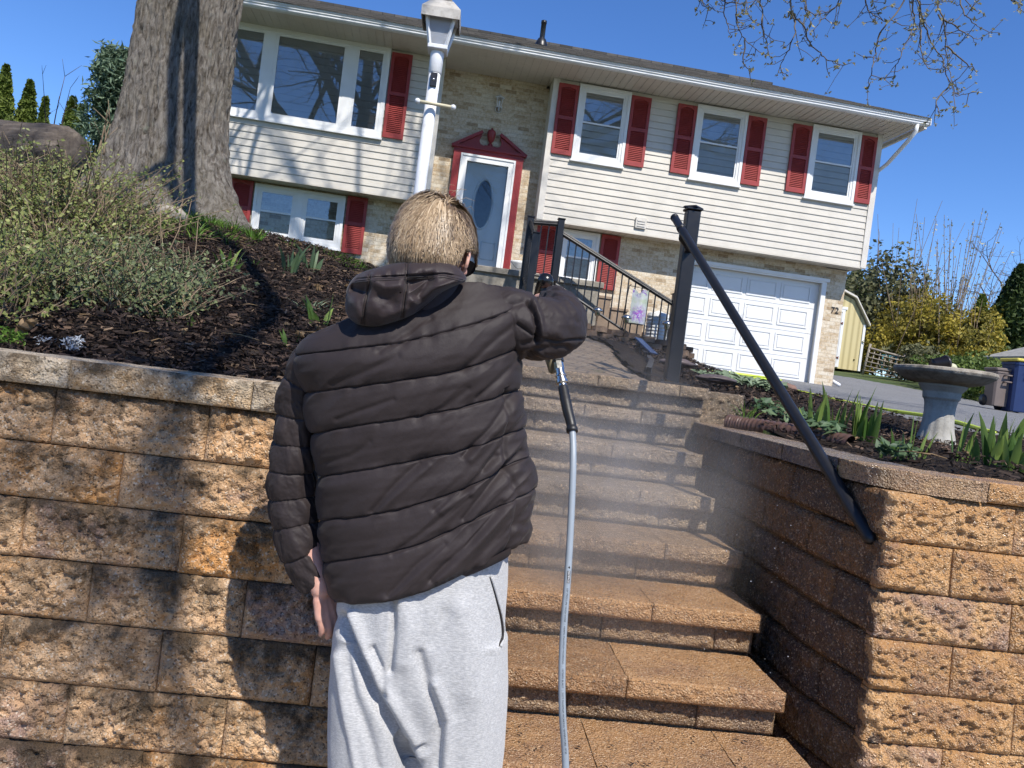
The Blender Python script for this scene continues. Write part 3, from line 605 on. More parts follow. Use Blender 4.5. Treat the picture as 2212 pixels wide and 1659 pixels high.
def half(sg):
    X=lambda x:-.88+sg*x
    o=[(.66,5.245),(.175,5.55),(.165,5.46),(.19,5.42),(.195,5.36),(.17,5.315),(.12,5.295),(.07,5.31),(.05,5.245)]
    b.prism([(X(x),z) for x,z in (o if sg<0 else o[::-1])],DY-.055,DY+.02)
    d=np.array([.485,-.305])/math.hypot(.485,.305); nn=np.array([.305,.485])/math.hypot(.485,.305)
    q=[np.array([.172,5.552]),np.array([.172,5.552])+d*.60]; p=[q[0],q[1],q[1]-nn*.05,q[0]-nn*.05]
    b.prism([(X(a[0]),a[1]) for a in (p if sg>0 else p[::-1])],DY-.10,DY-.056)
half(1); half(-1); b.box(-.96,-.80,DY-.075,DY+.02,5.246,5.30)
b.lathe([(.001,5.30),(.05,5.30),(.045,5.33),(.022,5.36),(.05,5.40),(.068,5.46),(.075,5.53),(.07,5.57),(.05,5.585),(.018,5.60),(.022,5.615),(.001,5.635)],(-.88,DY-.04,0),20)
b.build('door_pediment',M['dkred'],hs,False)
b=MB(); b.box(-1.42,-.34,DY-.16,DY+.0,2.94,3.0); b.build('threshold',M['concrete'],hs,False)
# wall lantern
b=MB(); lx,lz,ly=-.81,6.10,BY-.10; b.lathe([(.05,0),(.06,.01),(.05,.03)],(lx,BY-.03,lz-.12),14,ax='y'); b.tube([(lx,BY-.02,lz-.12),(lx,ly-.01,lz-.15),(lx,ly,lz-.10)],.012,8)
for i in range(4):
    a=PI/4+i*PI/2; b.tube([(lx+.042*math.cos(a),ly+.042*math.sin(a),lz-.10),(lx+.075*math.cos(a),ly+.075*math.sin(a),lz+.06)],.007,6)
b.lathe([(.06,-.105),(.06,-.09),(.04,-.09)],(lx,ly,lz),4); b.lathe([(.085,.06),(.085,.07),(.03,.11),(.012,.125),(.0,.13)],(lx,ly,lz),4); b.lathe([(.018,-.1),(.02,0),(.0,.03)],(lx,ly,lz),10)
b.build('wall_lantern',M['lampwhite'],hs,False)
# dryer vent
b=MB(); b.bbox(1.82,2.02,-.05,-.018,4.18,4.38,.008); 
for i in range(3): b.box(1.85,1.99,-.062,-.05,4.215+i*.045,4.237+i*.045)
b.build('dryer_vent',M['trim'],hs,False)
# garage door
b=MB(); frame(b,3.0,5.76,1.72,3.86,BY-.035,BY+.0035,.09,.02); b.box(2.97,5.80,BY-.06,BY+.0,3.80,3.86); gf=b.build('garage_frame',M['white'],hs,False)
b=MB(); gy=BY+.085; b.box(2.82,5.68,gy,gy+.05,1.84,3.78)
for r in range(4):
    z0=1.865+r*.478
    b.box(2.82,5.68,gy-.006,gy,z0+.462,z0+.470)
    for c in range(4):
        x0=(2.90,3.575,4.25,4.925)[c];  
        for (dx,dz,yy) in ((.0,.0,.012),(.05,.05,.018)): frame(b,x0+dx,x0+.595-dx,z0+.07+dz,z0+.40-dz,gy-yy,gy-.0005,.028) if dx==0 else b.bbox(x0+dx,x0+.60-dx,gy-.010,gy+.002,z0+.07+dz,z0+.40-dz,.006)
b.build('garage_door',paint('white_garage_door',(.76,.76,.75),.45,.04,3,.02),hs,False)
b=MB(); b.box(3.04,3.06,BY,gy+.05,1.84,3.78); b.box(5.68,5.72,BY,gy+.05,1.8,3.8); b.box(3.06,5.7,BY+.004,gy+.05,3.78,3.83); b.build('garage_reveal',M['trim'],hs,False)
# house number on the pillar
def text_mesh(txt,size,ext=.002):
    cu=bpy.data.curves.new('t','FONT'); cu.body=txt; cu.size=size; cu.extrude=ext; cu.resolution_u=3; cu.align_x='CENTER'
    o=bpy.data.objects.new('t',cu); COL.objects.link(o); bpy.context.view_layer.update(); dg=bpy.context.evaluated_depsgraph_get(); me=bpy.data.meshes.new_from_object(o.evaluated_get(dg))
    V=np.array([v.co[:] for v in me.vertices]).reshape(-1,3); F=[list(p.vertices) for p in me.polygons]; bpy.data.objects.remove(o); bpy.data.curves.remove(cu); bpy.data.meshes.remove(me); return V,F
V,F=text_mesh('72',.16); b=MB(); b.add(np.c_[V[:,0]*1.05+6.0,-V[:,2]+BY-.012,V[:,1]+3.25],[f[:3] for f in F]+[])
b.v=[];b.f=[];b.c=[];b.n=0
tri=[]
for f in F:
    for i in range(1,len(f)-1): tri.append((f[0],f[i],f[i+1]))
b.add(np.c_[V[:,0]*1.05+6.0,-V[:,2]+BY-.012,V[:,1]+3.25],tri); b.build('house_number',M['black'],hs,False)
# downspout and its foot
b=MB(); b.tube([(6.42,-.74,6.56),(6.42,-.73,6.44),(6.38,-.60,6.30),(6.29,-.2,5.98),(6.275,.06,5.9),(6.275,.10,5.7),(6.275,.1,4.3)],.036,10); b.tube([(6.19,.6,4.3),(6.19,.6,2.1),(6.19,.56,1.98),(6.22,.3,1.90)],.036,10); b.build('downspout',M['gutter'],hs)
# ------------------------------------------------------------------ stoop, its railing, planter wall and what stands there
sp=thing('front_stoop','concrete front stoop slab with steps below the white front door','stoop',tuple(hw(-.4,-.6,2.2)),R(3))
b=MB(); b.bbox(-1.1,1.55,-.55,.99,.70,.80,.012); b.box(-1.05,1.5,-.5,.98,-.5,.70); b.build('slab',M['concrete'],sp,False)
b=MB()
for i in range(4): b.bbox(1.5+.3*i,1.8+.3*i,-.2,.95,.58-.17*i,.63-.17*i,.008); b.box(1.5+.3*i,1.78+.3*i,-.18,.94,-.6,.58-.17*i)
b.build('step',paint('tan_step_slabs',(.30,.22,.155),.85,.2,9,.3),sp,False)
rl=thing('stair_railing','black metal railing with thin balusters running down from the stoop','railing',(1.3,11.9,2.9))
Pa,Pb,Pc=at(1147,470,12.0),at(1213,475,12.0),at(1452,657,11.9)
def post(x,y,z0,z1,w=.05,nm='post',par=rl):
    b=MB(); b.bbox(x-w,x+w,y-w,y+w,z0,z1,.006); b.bbox(x-w-.012,x+w+.012,y-w-.012,y+w+.012,z1,z1+.02,.006); return b.build(nm,M['black'],par,False)
zb=2.86
post(Pa[0],12.0,2.5,Pa[2]); post(Pb[0],12.0,zb,Pb[2]); post(.86,11.2,2.35,3.42); post(Pc[0]+.04,11.9,1.8,Pc[2]+.15)
def railing(p,q,zl0,zl1,nb,par=rl,off=.0):
    p=np.array(p);q=np.array(q); b=MB(); 
    b.tube([p,q],.032,6); b.tube([p+[0,0,.03],q+[0,0,.03]],.026,6); b.build('top_rail',M['black'],par,False)
    b=MB(); b.tube([[p[0],p[1],zl0],[q[0],q[1],zl1]],.022,6); b.build('bottom_rail',M['black'],par,False)
    for i in range(nb):
        f=(i+.5)/nb; c=p+(q-p)*f; z=zl0+(zl1-zl0)*f; b=MB(); b.box(c[0]-.0095,c[0]+.0095,c[1]-.0095,c[1]+.0095,z,c[2]); b.build('baluster',M['black'],par,False)
railing((Pa[0],12,Pa[2]-.08),(Pb[0],12,Pb[2]-.08),zb+.06,zb+.06,4)
railing((Pb[0],12,Pb[2]-.20),(Pc[0],11.9,Pc[2]),zb-.02,Pc[2]-.86,17)
railing((Pa[0],12,Pa[2]-.08),(.86,11.2,3.36),zb-.0,2.48,8)
# planter wall of small stacked blocks
n=NT('weathered_planter_block'); a_=n.sep(n.attr()); col=n.mix(a_[0],(.11,.07,.048),(.23,.155,.105)); col=n.mix(n.ramp(n.noise(14,6,.7),[(.4,0),(.68,.75)]),col,(.07,.05,.036)); plm=n.fin(col,.92,n.bump(n.noise(70,5,.7),.7,.012))
pwl=thing('planter_wall','low wall of small weathered brown blocks below the brick facade','wall',(2.4,11.1,1.7))
A=np.array([1.35,11.25]); Bq=np.array([3.26,11.35]); Ln=np.linalg.norm(Bq-A); dr_=(Bq-A)/Ln; nr=np.array([dr_[1],-dr_[0]])
b=MB(); r=0; z=2.27
for r in range(6):
    ztop=2.255-.088*r; x=-.13*(r%2); 
    while x<Ln+.03*r:
        wd=.25; xc=min(max(x+wd/2,0.05),Ln+.05*r-.05); drop=.085*xc/Ln*1.7; d=rng.normal(0,.008)
        c=A+dr_*xc+nr*(.012*r+d); hw_=wd/2-.006; zz=ztop-drop; rr=rng.random()
        V=[];F=[]
        for k,(u,v) in enumerate(((-hw_,.0),(-hw_*.62,.065),(0,.082),(hw_*.62,.065),(hw_,.0),(hw_,-.16),(-hw_,-.16))):
            p=c+dr_*u+nr*v; V+= [(p[0],p[1],zz-.080),(p[0],p[1],zz+rng.normal(0,.003))]
        F=[(2*i,2*((i+1)%7),2*((i+1)%7)+1,2*i+1) for i in range(7)]; b.add(V,F,(rr,0,0)); m0=b.n-14; b.f.append(np.array([[m0+1+2*i for i in range(7)]]))
        x+=wd
b.build('block_course',plm,pwl,False)
b=MB(); rm=rng.random
for k in range(3):
    for r in range(6):
        y0=11.42+.28*k; b.bbox(3.22+.03*r,3.46+.03*r,y0,y0+.27,2.09-.088*r-.082-.02*k,2.09-.088*r-.02*k,.008,(rm(),0,0))
b.build('return_blocks',plm,pwl,False)
sheet('planter_soil',np.arange(1.2,3.5,.06),np.arange(11.2,13.9,.06),lambda x,y:(y>11.3)&(x<3.4),M['mulch'],0,.01,H=lambda x,y:2.19-.085*1.7*np.clip((x-1.35)/1.91,0,1)+0*y)
# garden flag
fp=at(1365,632,11.75)
fl=thing('garden_flag','small pale garden flag with purple flowers hanging behind the railing','flag',(float(fp[0])-.15,11.75,2.2))
b=MB(); x0=fp[0]; b.tube([(x0-.12,11.75,2.1),(x0-.05,11.75,2.93),(x0-.02,11.75,2.95)],.006,6); b.tube([(x0-.05,11.75,2.925),(x0+.30,11.75,2.90)],.005,6); b.build('pole',M['black'],fl)
b=MB(); U,V=np.meshgrid(np.linspace(0,1,40),np.linspace(0,1,60),indexing='ij'); X=x0+.01+.25*U; top=2.90-.09*np.exp(-((U-.45)/.16)**2)-.02*np.sin(U*9); Zf=top+(2.36-top)*V; Yf=11.75-.012+.02*np.sin(U*7+V*2)
b.grid(np.stack([X,Yf,Zf],-1),np.stack([U,V,U*0],-1)); b.grid(np.stack([X,Yf+.003,Zf],-1),np.stack([U,V,U*0],-1))
n=NT('printed_flag_cloth'); a=n.sep(n.attr()); base=n.mix(n.ramp(n.noise(9,4),[(.35,0),(.65,1)]),(.42,.48,.36),(.55,.55,.62)); pos=n.math('ADD',n.math('POWER',n.math('SUBTRACT',a[1],.72),2),n.math('MULTIPLY',n.math('POWER',n.math('SUBTRACT',a[0],.5),2),.35))
pm=n.math('MULTIPLY',n.ramp(pos,[(.0,1),(.10,0)]),n.ramp(n.noise(26,4,.7),[(.42,0),(.55,1)])); c=n.mix(pm,base,(.20,.06,.42)); c=n.mix(n.math('MULTIPLY',pm,n.ramp(n.noise(50,2),[(.55,0),(.62,1)])),c,(.5,.12,.36)); top=n.math('MULTIPLY',n.ramp(a[1],[(.10,1),(.17,0)]),n.ramp(n.noise(18,3),[(.45,0),(.55,1)])); c=n.mix(top,c,(.22,.12,.38))
b.build('cloth',n.fin(c,.8),fl)
# white barrel, buckets, solar lights
bp=at(1421,694,12.3)
br_=thing('white_tub','white ribbed plastic tub behind the lower railing','tub',(float(bp[0]),12.3,2.08))
b=MB(); pr=[(.0,.0),(.17,.0)]
for i in range(9): z=.02+i*.055; pr+= [(.185,z),(.185,z+.022),(.178,z+.028),(.178,z+.048)]
pr+=[(.16,.53),(.0,.58)]; b.lathe(pr,(bp[0],12.3,2.08),28); b.build('tub_body',M['bucket'],br_)
bk=hw(-.16,-.1,3.0); tb=thing('bucket','white plastic bucket beside the front door','bucket',tuple(bk))
b=MB(); b.lathe([(0,0),(.115,0),(.135,.24),(.145,.25),(.145,.29),(.137,.29),(.13,.25),(.11,.02)],tuple(bk),24); b.build('bucket_body',M['bucket'],tb); b=MB(); b.tube([(bk[0]-.145+.29*t,bk[1]-.15-.02*math.sin(PI*t),bk[2]+.26-.12*math.sin(PI*t)) for t in np.linspace(0,1,10)],.004,5); b.build('handle',M['black'],tb)
def solar(px,py,Y,lab):
    p=at(px,py,Y); o=thing('solar_light',lab,'garden light',(float(p[0]),Y,float(p[2])-.16),group='solar stake lights')
    b=MB(); b.lathe([(.0,.16),(.05,.15),(.075,.12),(.08,.10),(.07,.10)],(p[0],Y,p[2]-.1),14); b.build('cap',M['steel'],o); b=MB(); b.lathe([(.045,.1),(.035,.03),(.015,.02),(.01,-.12),(.0,-.16)],(p[0],Y,p[2]-.1),12); b.build('stake',M['steel'],o)
M['steel']=paint('brushed_steel',(.55,.55,.54),.25,.15,20,.05,metal=1.0)
solar(1291,672,11.32,'steel solar light nearest the sleeve, at the left end of the planter wall'); solar(1353,688,11.32,'steel solar light just left of the purple flag'); solar(1441,701,11.32,'steel solar light by the thick black post')
# ------------------------------------------------------------------ lamp post
Ylp=4.2; p0=at(903,420,Ylp); lx=float(p0[0])+.01; ztop=3.03
zg=float(H0(lx,Ylp)); lp=thing('lamp_post','white lantern lamp post with a cream ladder bar behind the person','lamp post',(lx,Ylp,zg))
b=MB(); b.tube([(lx-.005,Ylp,zg-.2),(lx-.005,Ylp,2.2),(lx,Ylp,2.96)],.0315,24); b.lathe([(.032,2.93),(.036,2.935),(.036,3.04),(.033,3.05)],(lx,Ylp,0),24); b.build('pole',M['lampwhite'],lp)
b=MB(); b.bbox(lx-.018,lx+.018,Ylp-.040,Ylp-.026,2.85,2.925,.003); c_=b.build('photocell_plate',M['black'],lp,False); b=MB(); b.lathe([(.0,-.044),(.006,-.043),(.008,-.038)],(lx,Ylp,2.888),12,ax='y'); b.build('sensor',M['steel'],c_)
b=MB(); zb=2.665; BL,BR_=at(902,218,4.13),at(979,232,4.17); b.tube([BL,BR_],.009,10); b.build('ladder_bar',M['cream'],lp)
for sx in (-1,1):
    b=MB(); th=np.linspace(-PI/2,PI/2,9); b.lathe([(.015*math.cos(t)+1e-4,.015*math.sin(t)) for t in th],tuple(BL if sx<0 else BR_),14); b.build('ball_end',M['lampwhite'],lp)
b=MB(); zb0,zt0=3.06,3.235; hb,ht=.042,.078
for sx in (-1,1):
    for sy in (-1,1): b.tube([(lx+sx*hb,Ylp+sy*hb,zb0),(lx+sx*ht,Ylp+sy*ht,zt0)],.010,4)
b.bbox(lx-hb-.011,lx+hb+.011,Ylp-hb-.011,Ylp+hb+.011,zb0-.012,zb0+.012,.004)
for sx in (-1,1): b.box(lx+sx*ht-.011,lx+sx*ht+.011,Ylp-ht,Ylp+ht,zt0-.012,zt0+.01); b.box(lx-ht,lx+ht,Ylp+sx*ht-.011,Ylp+sx*ht+.011,zt0-.0121,zt0+.0101)
b.build('lantern_frame',M['lampwhite'],lp,False)
n=NT('frosted_lantern_glass'); g=n.nd('ShaderNodeBsdfTransparent'); g.inputs[0].default_value=(.85,.87,.9,1); d=n.nd('ShaderNodeBsdfPrincipled',i_Roughness=.35); d.inputs['Base Color'].default_value=(.55,.57,.62,1); m=n.nd('ShaderNodeMixShader',i_Fac=.55); n.L(g.outputs[0],m.inputs[1]); n.L(d.outputs[0],m.inputs[2]); n.L(m.outputs[0],n.out.inputs[0]); M['frost']=n.m
for sx,sy in ((0,-1),(0,1),(-1,0),(1,0)):
    b=MB(); q=lambda h,z,e:(lx+(sx*h if sx else e*h),Ylp+(sy*h if sy else e*h),z); b.add([q(hb,zb0,-1),q(hb,zb0,1),q(ht-.004,zt0,1),q(ht-.004,zt0,-1)],[(0,1,2,3)]); b.build('glass_panel',M['frost'],lp,False)
b=MB(); b.lathe([(.018,.01),(.02,.06),(.026,.085),(.024,.11),(.0,.12)],(lx,Ylp,zb0),14); b.build('bulb',paint('milk_bulb',(.8,.78,.7),.3,.02),lp)
b=MB(); sq=math.sqrt(2)
pr=[(.097*sq,zt0-.042),(.102*sq,zt0-.042),(.102*sq,zt0+.008),(.056*sq,zt0+.066),(.042*sq,zt0+.066),(.042*sq,zt0+.074),(.047*sq,zt0+.077),(.047*sq,zt0+.082),(.001,zt0+.096)]
th=[PI/4+i*PI/2 for i in range(4)]
b.grid(np.array([[(lx+r*math.cos(t),Ylp+r*math.sin(t),z) for t in th] for r,z in pr]),wrap=True); b.grid(np.array([[(lx+r*math.cos(t),Ylp+r*math.sin(t),z) for t in th] for r,z in [(.095*sq,zt0-.042),(.097*sq,zt0+.005),(.02,zt0+.05)]]),wrap=True); sharp(b.build('roof_cap',paint('weathered_lamp_roof',(.50,.47,.42),.5,.2,12,.1,60,dirt=((.16,.13,.10),18,.6)),lp,False))
# ------------------------------------------------------------------ handrail and its post
pt=at(1497,455,4.25); px=float(pt[0]); hr=thing('handrail','black pipe handrail on a square black post beside the stairs','handrail',(px,4.25,1.45))
b=MB(); b.bbox(px-.038,px+.038,4.212,4.288,1.44,2.41,.006); pst=b.build('post',M['black'],hr,False)
b=MB(); b.bbox(px-.046,px+.046,4.204,4.296,2.41,2.425,.004); b.lathe([(.062,2.425),(.05,2.436),(.001,2.444)],(px,4.25,0),4); b.build('post_cap',M['black'],pst,False)
b=MB(); b.bbox(px-.085,px+.085,4.165,4.335,1.432,1.446,.004); 
for sx in (-1,1): b.lathe([(.012,1.446),(.012,1.456),(.0,1.458)],(px+sx*.065,4.19,0),6)
b.build('base_plate',M['black'],hr,False)
e0=at(1457,470,4.13); e1=at(1866,1140,2.26)
def cat(P,k=10):                                # smooth path through points
    P=np.array(P,float); Q=[]; X=np.vstack([2*P[0]-P[1],P,2*P[-1]-P[-2]])
    for i in range(len(P)-1):
        a,b_,c,d=X[i:i+4]
        for t in np.linspace(0,1,k,endpoint=False): Q.append(.5*((2*b_)+(-a+c)*t+(2*a-5*b_+4*c-d)*t*t+(-a+3*b_-3*c+d)*t**3))
    Q.append(P[-1]); return np.array(Q)
dv=(e1-e0)/np.linalg.norm(e1-e0); end=at(1890,1166,2.23); end=np.array([XR-.003,end[1]-.0,end[2]])
b=MB(); pp=np.vstack([np.linspace(e0,e1-dv*.06,12),np.array([(1-t)**2*(e1-dv*.06)+2*t*(1-t)*(e1+dv*.045)+t*t*end for t in np.linspace(0,1,14)])[1:]])
b.tube(pp,.0205,16); b.lathe([(.0001,-.004),(.02,.0),(.0225,.006)],(0,0,0),4) if False else None
b.build('rail',M['black'],hr); b=MB(); b.tube([e0+dv*.13,e0+dv*.15],.024,14); b.tube([e0-dv*.004,e0+dv*.012],.022,14); q=e0+dv*.16; b.tube([q,q+np.array([.0,.0,-.045]),(px,4.215,q[2]-.06)],.014,10); b.build('bracket',M['black'],hr)
# ------------------------------------------------------------------ birdbath
bx,by=3.09,4.75; bz=float(H0(bx,by))+.0
bb_=thing('birdbath','weathered concrete birdbath with a scalloped bowl on a fluted column','birdbath',(bx,by,bz))
n=NT('weathered_concrete'); col=n.ramp(n.noise(9,6,.7),[(.32,(.19,.165,.13)),(.5,(.33,.29,.235)),(.7,(.46,.42,.35))]); col=n.mix(n.ramp(n.noise(22,5,.75),[(.55,0),(.72,.7)]),col,(.07,.06,.045)); M['oldconc']=n.fin(col,.88,n.bump(n.noise(90,5,.75),.6,.008))
n=NT('pale_column_concrete'); col=n.ramp(n.noise(8,6,.7),[(.32,(.28,.26,.22)),(.55,(.44,.42,.37)),(.75,(.54,.52,.46))]); M['paleconc']=n.fin(col,.85,n.bump(n.noise(80,5,.75),.5,.006))
z0=bz; zb=1.70
b=MB(); flute=lambda th,z:1+.05*np.abs(np.cos(6*th))*(1-smooth(z0+.32,z0+.36,z))*smooth(z0+.02,z0+.10,z)+.015*np.cos(3*th)
pr=[(.0,z0-.05),(.125,z0-.05),(.128,z0+.02),(.120,z0+.05),(.108,z0+.09),(.096,z0+.14),(.088,z0+.20),(.085,z0+.26),(.088,z0+.31),(.094,z0+.335),(.108,z0+.35),(.110,z0+.365),(.112,z0+.39),(.128,z0+.41),(.140,z0+.425),(.14,z0+.44),(.0,z0+.44)]
zz=np.array(pr); q=np.linspace(0,len(pr)-1,90); pr2=np.c_[np.interp(q,range(len(pr)),zz[:,0]),np.interp(q,range(len(pr)),zz[:,1])]
b.lathe(pr2,(bx,by,0),72,mod=flute); b.build('column',M['paleconc'],bb_)
b=MB(); pr=[(.0,z0+.435),(.14,z0+.437),(.22,z0+.455),(.265,z0+.482),(.290,z0+.500),(.298,z0+.517),(.294,z0+.533),(.280,z0+.538),(.25,z0+.520),(.20,z0+.495),(.0,z0+.485)]
zz=np.array(pr); q=np.linspace(0,len(pr)-1,60); pr2=np.c_[np.interp(q,range(len(pr)),zz[:,0]),np.interp(q,range(len(pr)),zz[:,1])]
b.lathe(pr2,(bx,by,0),120,mod=lambda th,z:1+(.010*np.abs(np.sin(13*th))+.006*np.sin(5*th+1)+.006*np.sin(31*th))*smooth(z0+.49,z0+.52,z)); b.build('bowl',M['oldconc'],bb_)
pp_=at(2030,779,by-.05); pz=z0+.55
ob=thing('flower_pot','small dark plastic pot tipped on its side in the birdbath bowl','pot',(float(pp_[0]),by-.05,pz))
b=MB(); q=np.array([float(pp_[0]),by-.05,pz+.015]); M_=Matrix.Translation(Vector(q))@Matrix.Rotation(R(95),4,'Z')@Matrix.Rotation(R(78),4,'X'); b.lathe([(.0,-.05),(.036,-.05),(.045,.035),(.05,.035),(.05,.05),(.043,.05),(.036,-.04),(.0,-.04)],(0,0,0),20); b.xf(np.array(M_)); b.build('pot_body',paint('dark_pot',(.02,.015,.016),.35,.2),ob)
b=MB(); th=np.linspace(-PI/2,PI/2,10); b.lathe([(.034*math.cos(t)+1e-4,.028*math.sin(t)) for t in th],(q[0]+.075,q[1]-.01,pz+.0),18); o=b.build('pebble',paint('pale_stone',(.50,.48,.33),.6,.1),None,loc=(q[0]+.075,q[1]-.01,pz)); tag(o,'smooth pale pebble beside the dark pot in the birdbath','stone')
# ------------------------------------------------------------------ yellow hose on the driveway, drain pipe, edging, stones
def onpts(L,up=.02): 
    o=[]
    for x,y in L: o.append((x,y,float(H0(x,y))+up))
    return np.array(o)
hp_=[(3.85,5.25),(4.1,6.3),(4.25,7.5),(4.3,9.0),(4.05,10.4),(4.4,11.8),(5.2,12.6),(5.3,13.2),(4.4,13.2),(3.6,12.6),(3.7,11.9),(4.6,11.9),(5.5,12.9),(5.1,13.5),(3.9,13.4),(3.3,13.0)]
b=MB(); hh=cat(onpts(hp_,.055),14); b.tube(hh,.017,8); tag(b.build('garden_hose',paint('lime_hose',(.50,.62,.03),.4,.05),None,loc=tuple(hh[0])),'bright lime yellow garden hose snaking over the grey driveway','hose')
b=MB(); d0=np.array([1.43,3.95,1.27]); pth_=cat([d0,d0+[.1,-.12,.0],d0+[.26,-.36,-.0],d0+[.36,-.6,-.01]],8); k=np.arange(len(pth_)*4); P4=np.array([np.interp(np.linspace(0,len(pth_)-1,90),range(len(pth_)),pth_[:,i]) for i in range(3)]).T
b.tube(P4,.042+.004*np.sin(np.arange(90)*1.9),14,caps=False); tag(b.build('drain_pipe',paint('brown_drain_pipe',(.10,.055,.04),.4,.3,9,.1),None,loc=tuple(d0)),'brown corrugated drain pipe lying behind the top of the wing wall','pipe')
b=MB(); e=np.array([(1.12,4.55),(1.32,5.3),(1.42,6.2),(1.5,7.2)]); ee=np.c_[np.interp(np.linspace(0,3,40),range(4),e[:,0]),np.interp(np.linspace(0,3,40),range(4),e[:,1])]; zz=H0(ee[:,0],ee[:,1])
for s_,(a,c) in enumerate(((0,17),(18,39))):
    q=ee[a:c]; z_=zz[a:c]; b.grid(np.array([np.c_[q[:,0]-.018,q[:,1],z_-.03],np.c_[q[:,0]-.018,q[:,1],z_+.085],np.c_[q[:,0]+.018,q[:,1],z_+.085],np.c_[q[:,0]+.018,q[:,1],z_-.03]]))
tag(b.build('edging_strip',paint('black_edging',(.012,.012,.014),.5,.2),None,smooth_=False,loc=(1.3,5.5,1.6)),'black landscape edging board along the path below the planter wall','edging')
def rock(name,label,c,sz,mat,seed,rz=0,flat=.5,group=None):
    b=MB(); n1,n2=18,26; u=np.linspace(0.02,PI-.02,n1); v=np.linspace(0,2*PI,n2,endpoint=False); U,V=np.meshgrid(u,v,indexing='ij'); D=np.stack([np.sin(U)*np.cos(V),np.sin(U)*np.sin(V),np.cos(U)],-1)
    r=1+.28*fbm(D*1.6+seed*9.1,3); P=D*r[...,None]*np.array(sz); cr,sr=math.cos(rz),math.sin(rz); P=np.stack([P[...,0]*cr-P[...,1]*sr,P[...,0]*sr+P[...,1]*cr,P[...,2]],-1)+np.array(c); b.grid(P,wrap=True); return tag(b.build(name,mat,None,loc=c),label,'stone',group)
M['rock']=paint('red_brown_rock',(.20,.115,.085),.8,.3,14,.4,60); M['slate']=paint('slate',(.10,.075,.07),.5,.3,9,.2,50)
def gz(x,y): return float(H0(x,y))
rock('slate_slab','leaning dark reddish slate slab beside the rail post base',(1.50,4.42,1.50),(.15,.10,.025),M['slate'],3,.6); rock('slate_slab','reddish slate slab lying by the black edging boards',(1.42,5.0,1.585),(.13,.09,.03),M['slate'],8,.3)
rock('rock','orange brown rock sitting at the driveway edge behind the leaves',(2.87,6.6,gz(2.87,6.6)+.07),(.09,.07,.055),M['rock'],5)
rock('rock','small reddish rock in the mulch next to the drain pipe',(1.85,4.3,gz(1.85,4.3)+.05),(.07,.06,.045),M['rock'],6); rock('rock','round grey brown rock at the foot of the big tree trunk',(-2.30,5.95,gz(-2.30,5.95)+.07),(.15,.13,.09),M['oldconc'],11)
# fallen solar spotlight
fs=at(1395,748,5.9); ls=thing('spotlight','fallen black solar spotlight with a blue panel beside the edging','spotlight',tuple(fs)); 
b=MB(); A_=np.array(at(1378,732,5.9)); B_=np.array(at(1412,765,5.7)); dv2=(B_-A_); up_=np.array([.3,-.5,.8]); up_/=np.linalg.norm(up_); sd=np.cross(dv2/np.linalg.norm(dv2),up_); sd/=np.linalg.norm(sd)
V=[p+s*sd*.035+t*up_*.010 for t in (0,1) for p,s in ((A_,-1),(A_,1),(B_,1),(B_,-1))]; b.add(V,[(0,1,2,3),(7,6,5,4),(0,4,5,1),(1,5,6,2),(2,6,7,3),(3,7,4,0)]); b.build('panel',paint('solar_panel_blue',(.05,.08,.16),.2,.1),ls,False)
b=MB(); 
for t in (.15,.4,.65): q=A_+dv2*t; b.lathe([(.0,-.05),(.025,-.05),(.03,-.01),(.02,.0)],tuple(q),10)
b.build('head',M['black'],ls)
# ------------------------------------------------------------------ foliage helpers
def leaves(b,C,size,asp=.55,nrm=None,cv=None,fold=True,droop=.0):
    C=np.asarray(C,float); m=len(C); d=rng.normal(size=(m,3)); d/=np.linalg.norm(d,axis=1)[:,None]
    if nrm is not None: d=d*.6+nrm; d/=np.linalg.norm(d,axis=1)[:,None]
    a=rng.normal(size=(m,3)); a-=d*np.sum(a*d,1)[:,None]; a/=np.linalg.norm(a,axis=1)[:,None]; c=np.cross(d,a)
    s=(size*(.6+.8*rng.random(m)))[:,None] if np.ndim(size)==0 else np.asarray(size)[:,None]
    w=s*asp*.5
    V=np.stack([C-a*s*.5,C+c*w-a*s*.05+d*s*.10,C+a*s*.5,C-c*w-a*s*.05+d*s*.10],1).reshape(-1,3)
    I=np.arange(m)*4; f=np.concatenate([np.stack([I,I+1,I+2],1),np.stack([I,I+2,I+3],1)])
    col=np.repeat((rng.random((m,1)) if cv is None else np.asarray(cv).reshape(m,1)),4,0); b.add(V,f,np.c_[col,col,col])
def blades(b,base,n,h,w,spread,bend=.4,segs=6,cv=(0,1)):
    for i in range(n):
        az=rng.random()*2*PI; L=h*(.55+.6*rng.random()); ln=spread*(.3+rng.random()); d=np.array([math.cos(az),math.sin(az)]); t=np.linspace(0,1,segs)
        r=ln*L*(t*.4+bend*t**2.5); z=L*(t-.22*ln*t**3); o=np.array(base)+np.r_[d*.018*rng.random()*3,0]
        P=np.c_[o[0]+d[0]*r,o[1]+d[1]*r,o[2]+z]; a2=rng.random()*PI; s=np.array([math.cos(a2),math.sin(a2),0]); ww=w*(.7+.5*rng.random())*np.sin(np.clip(t*.88+.12,0,1)*PI)**.6*(1-t**6); ww[-1]=w*.03
        nn=np.cross(s,[0,0,1.]); c=cv[0]+(cv[1]-cv[0])*rng.random()
        G=np.stack([P-s*ww[:,None]*.5+nn*ww[:,None]*.12,P,P+s*ww[:,None]*.5+nn*ww[:,None]*.12],1); b.grid(G,np.repeat(np.clip(np.c_[c+.25*t-.1,t,t],0,1)[:,None],3,1))
M['iris']=leafmat('iris_leaf',(.06,.13,.025),(.24,.33,.08),.3,.45); M['iris2']=leafmat('bluish_iris_leaf',(.05,.10,.05),(.15,.22,.11),.3,.5)
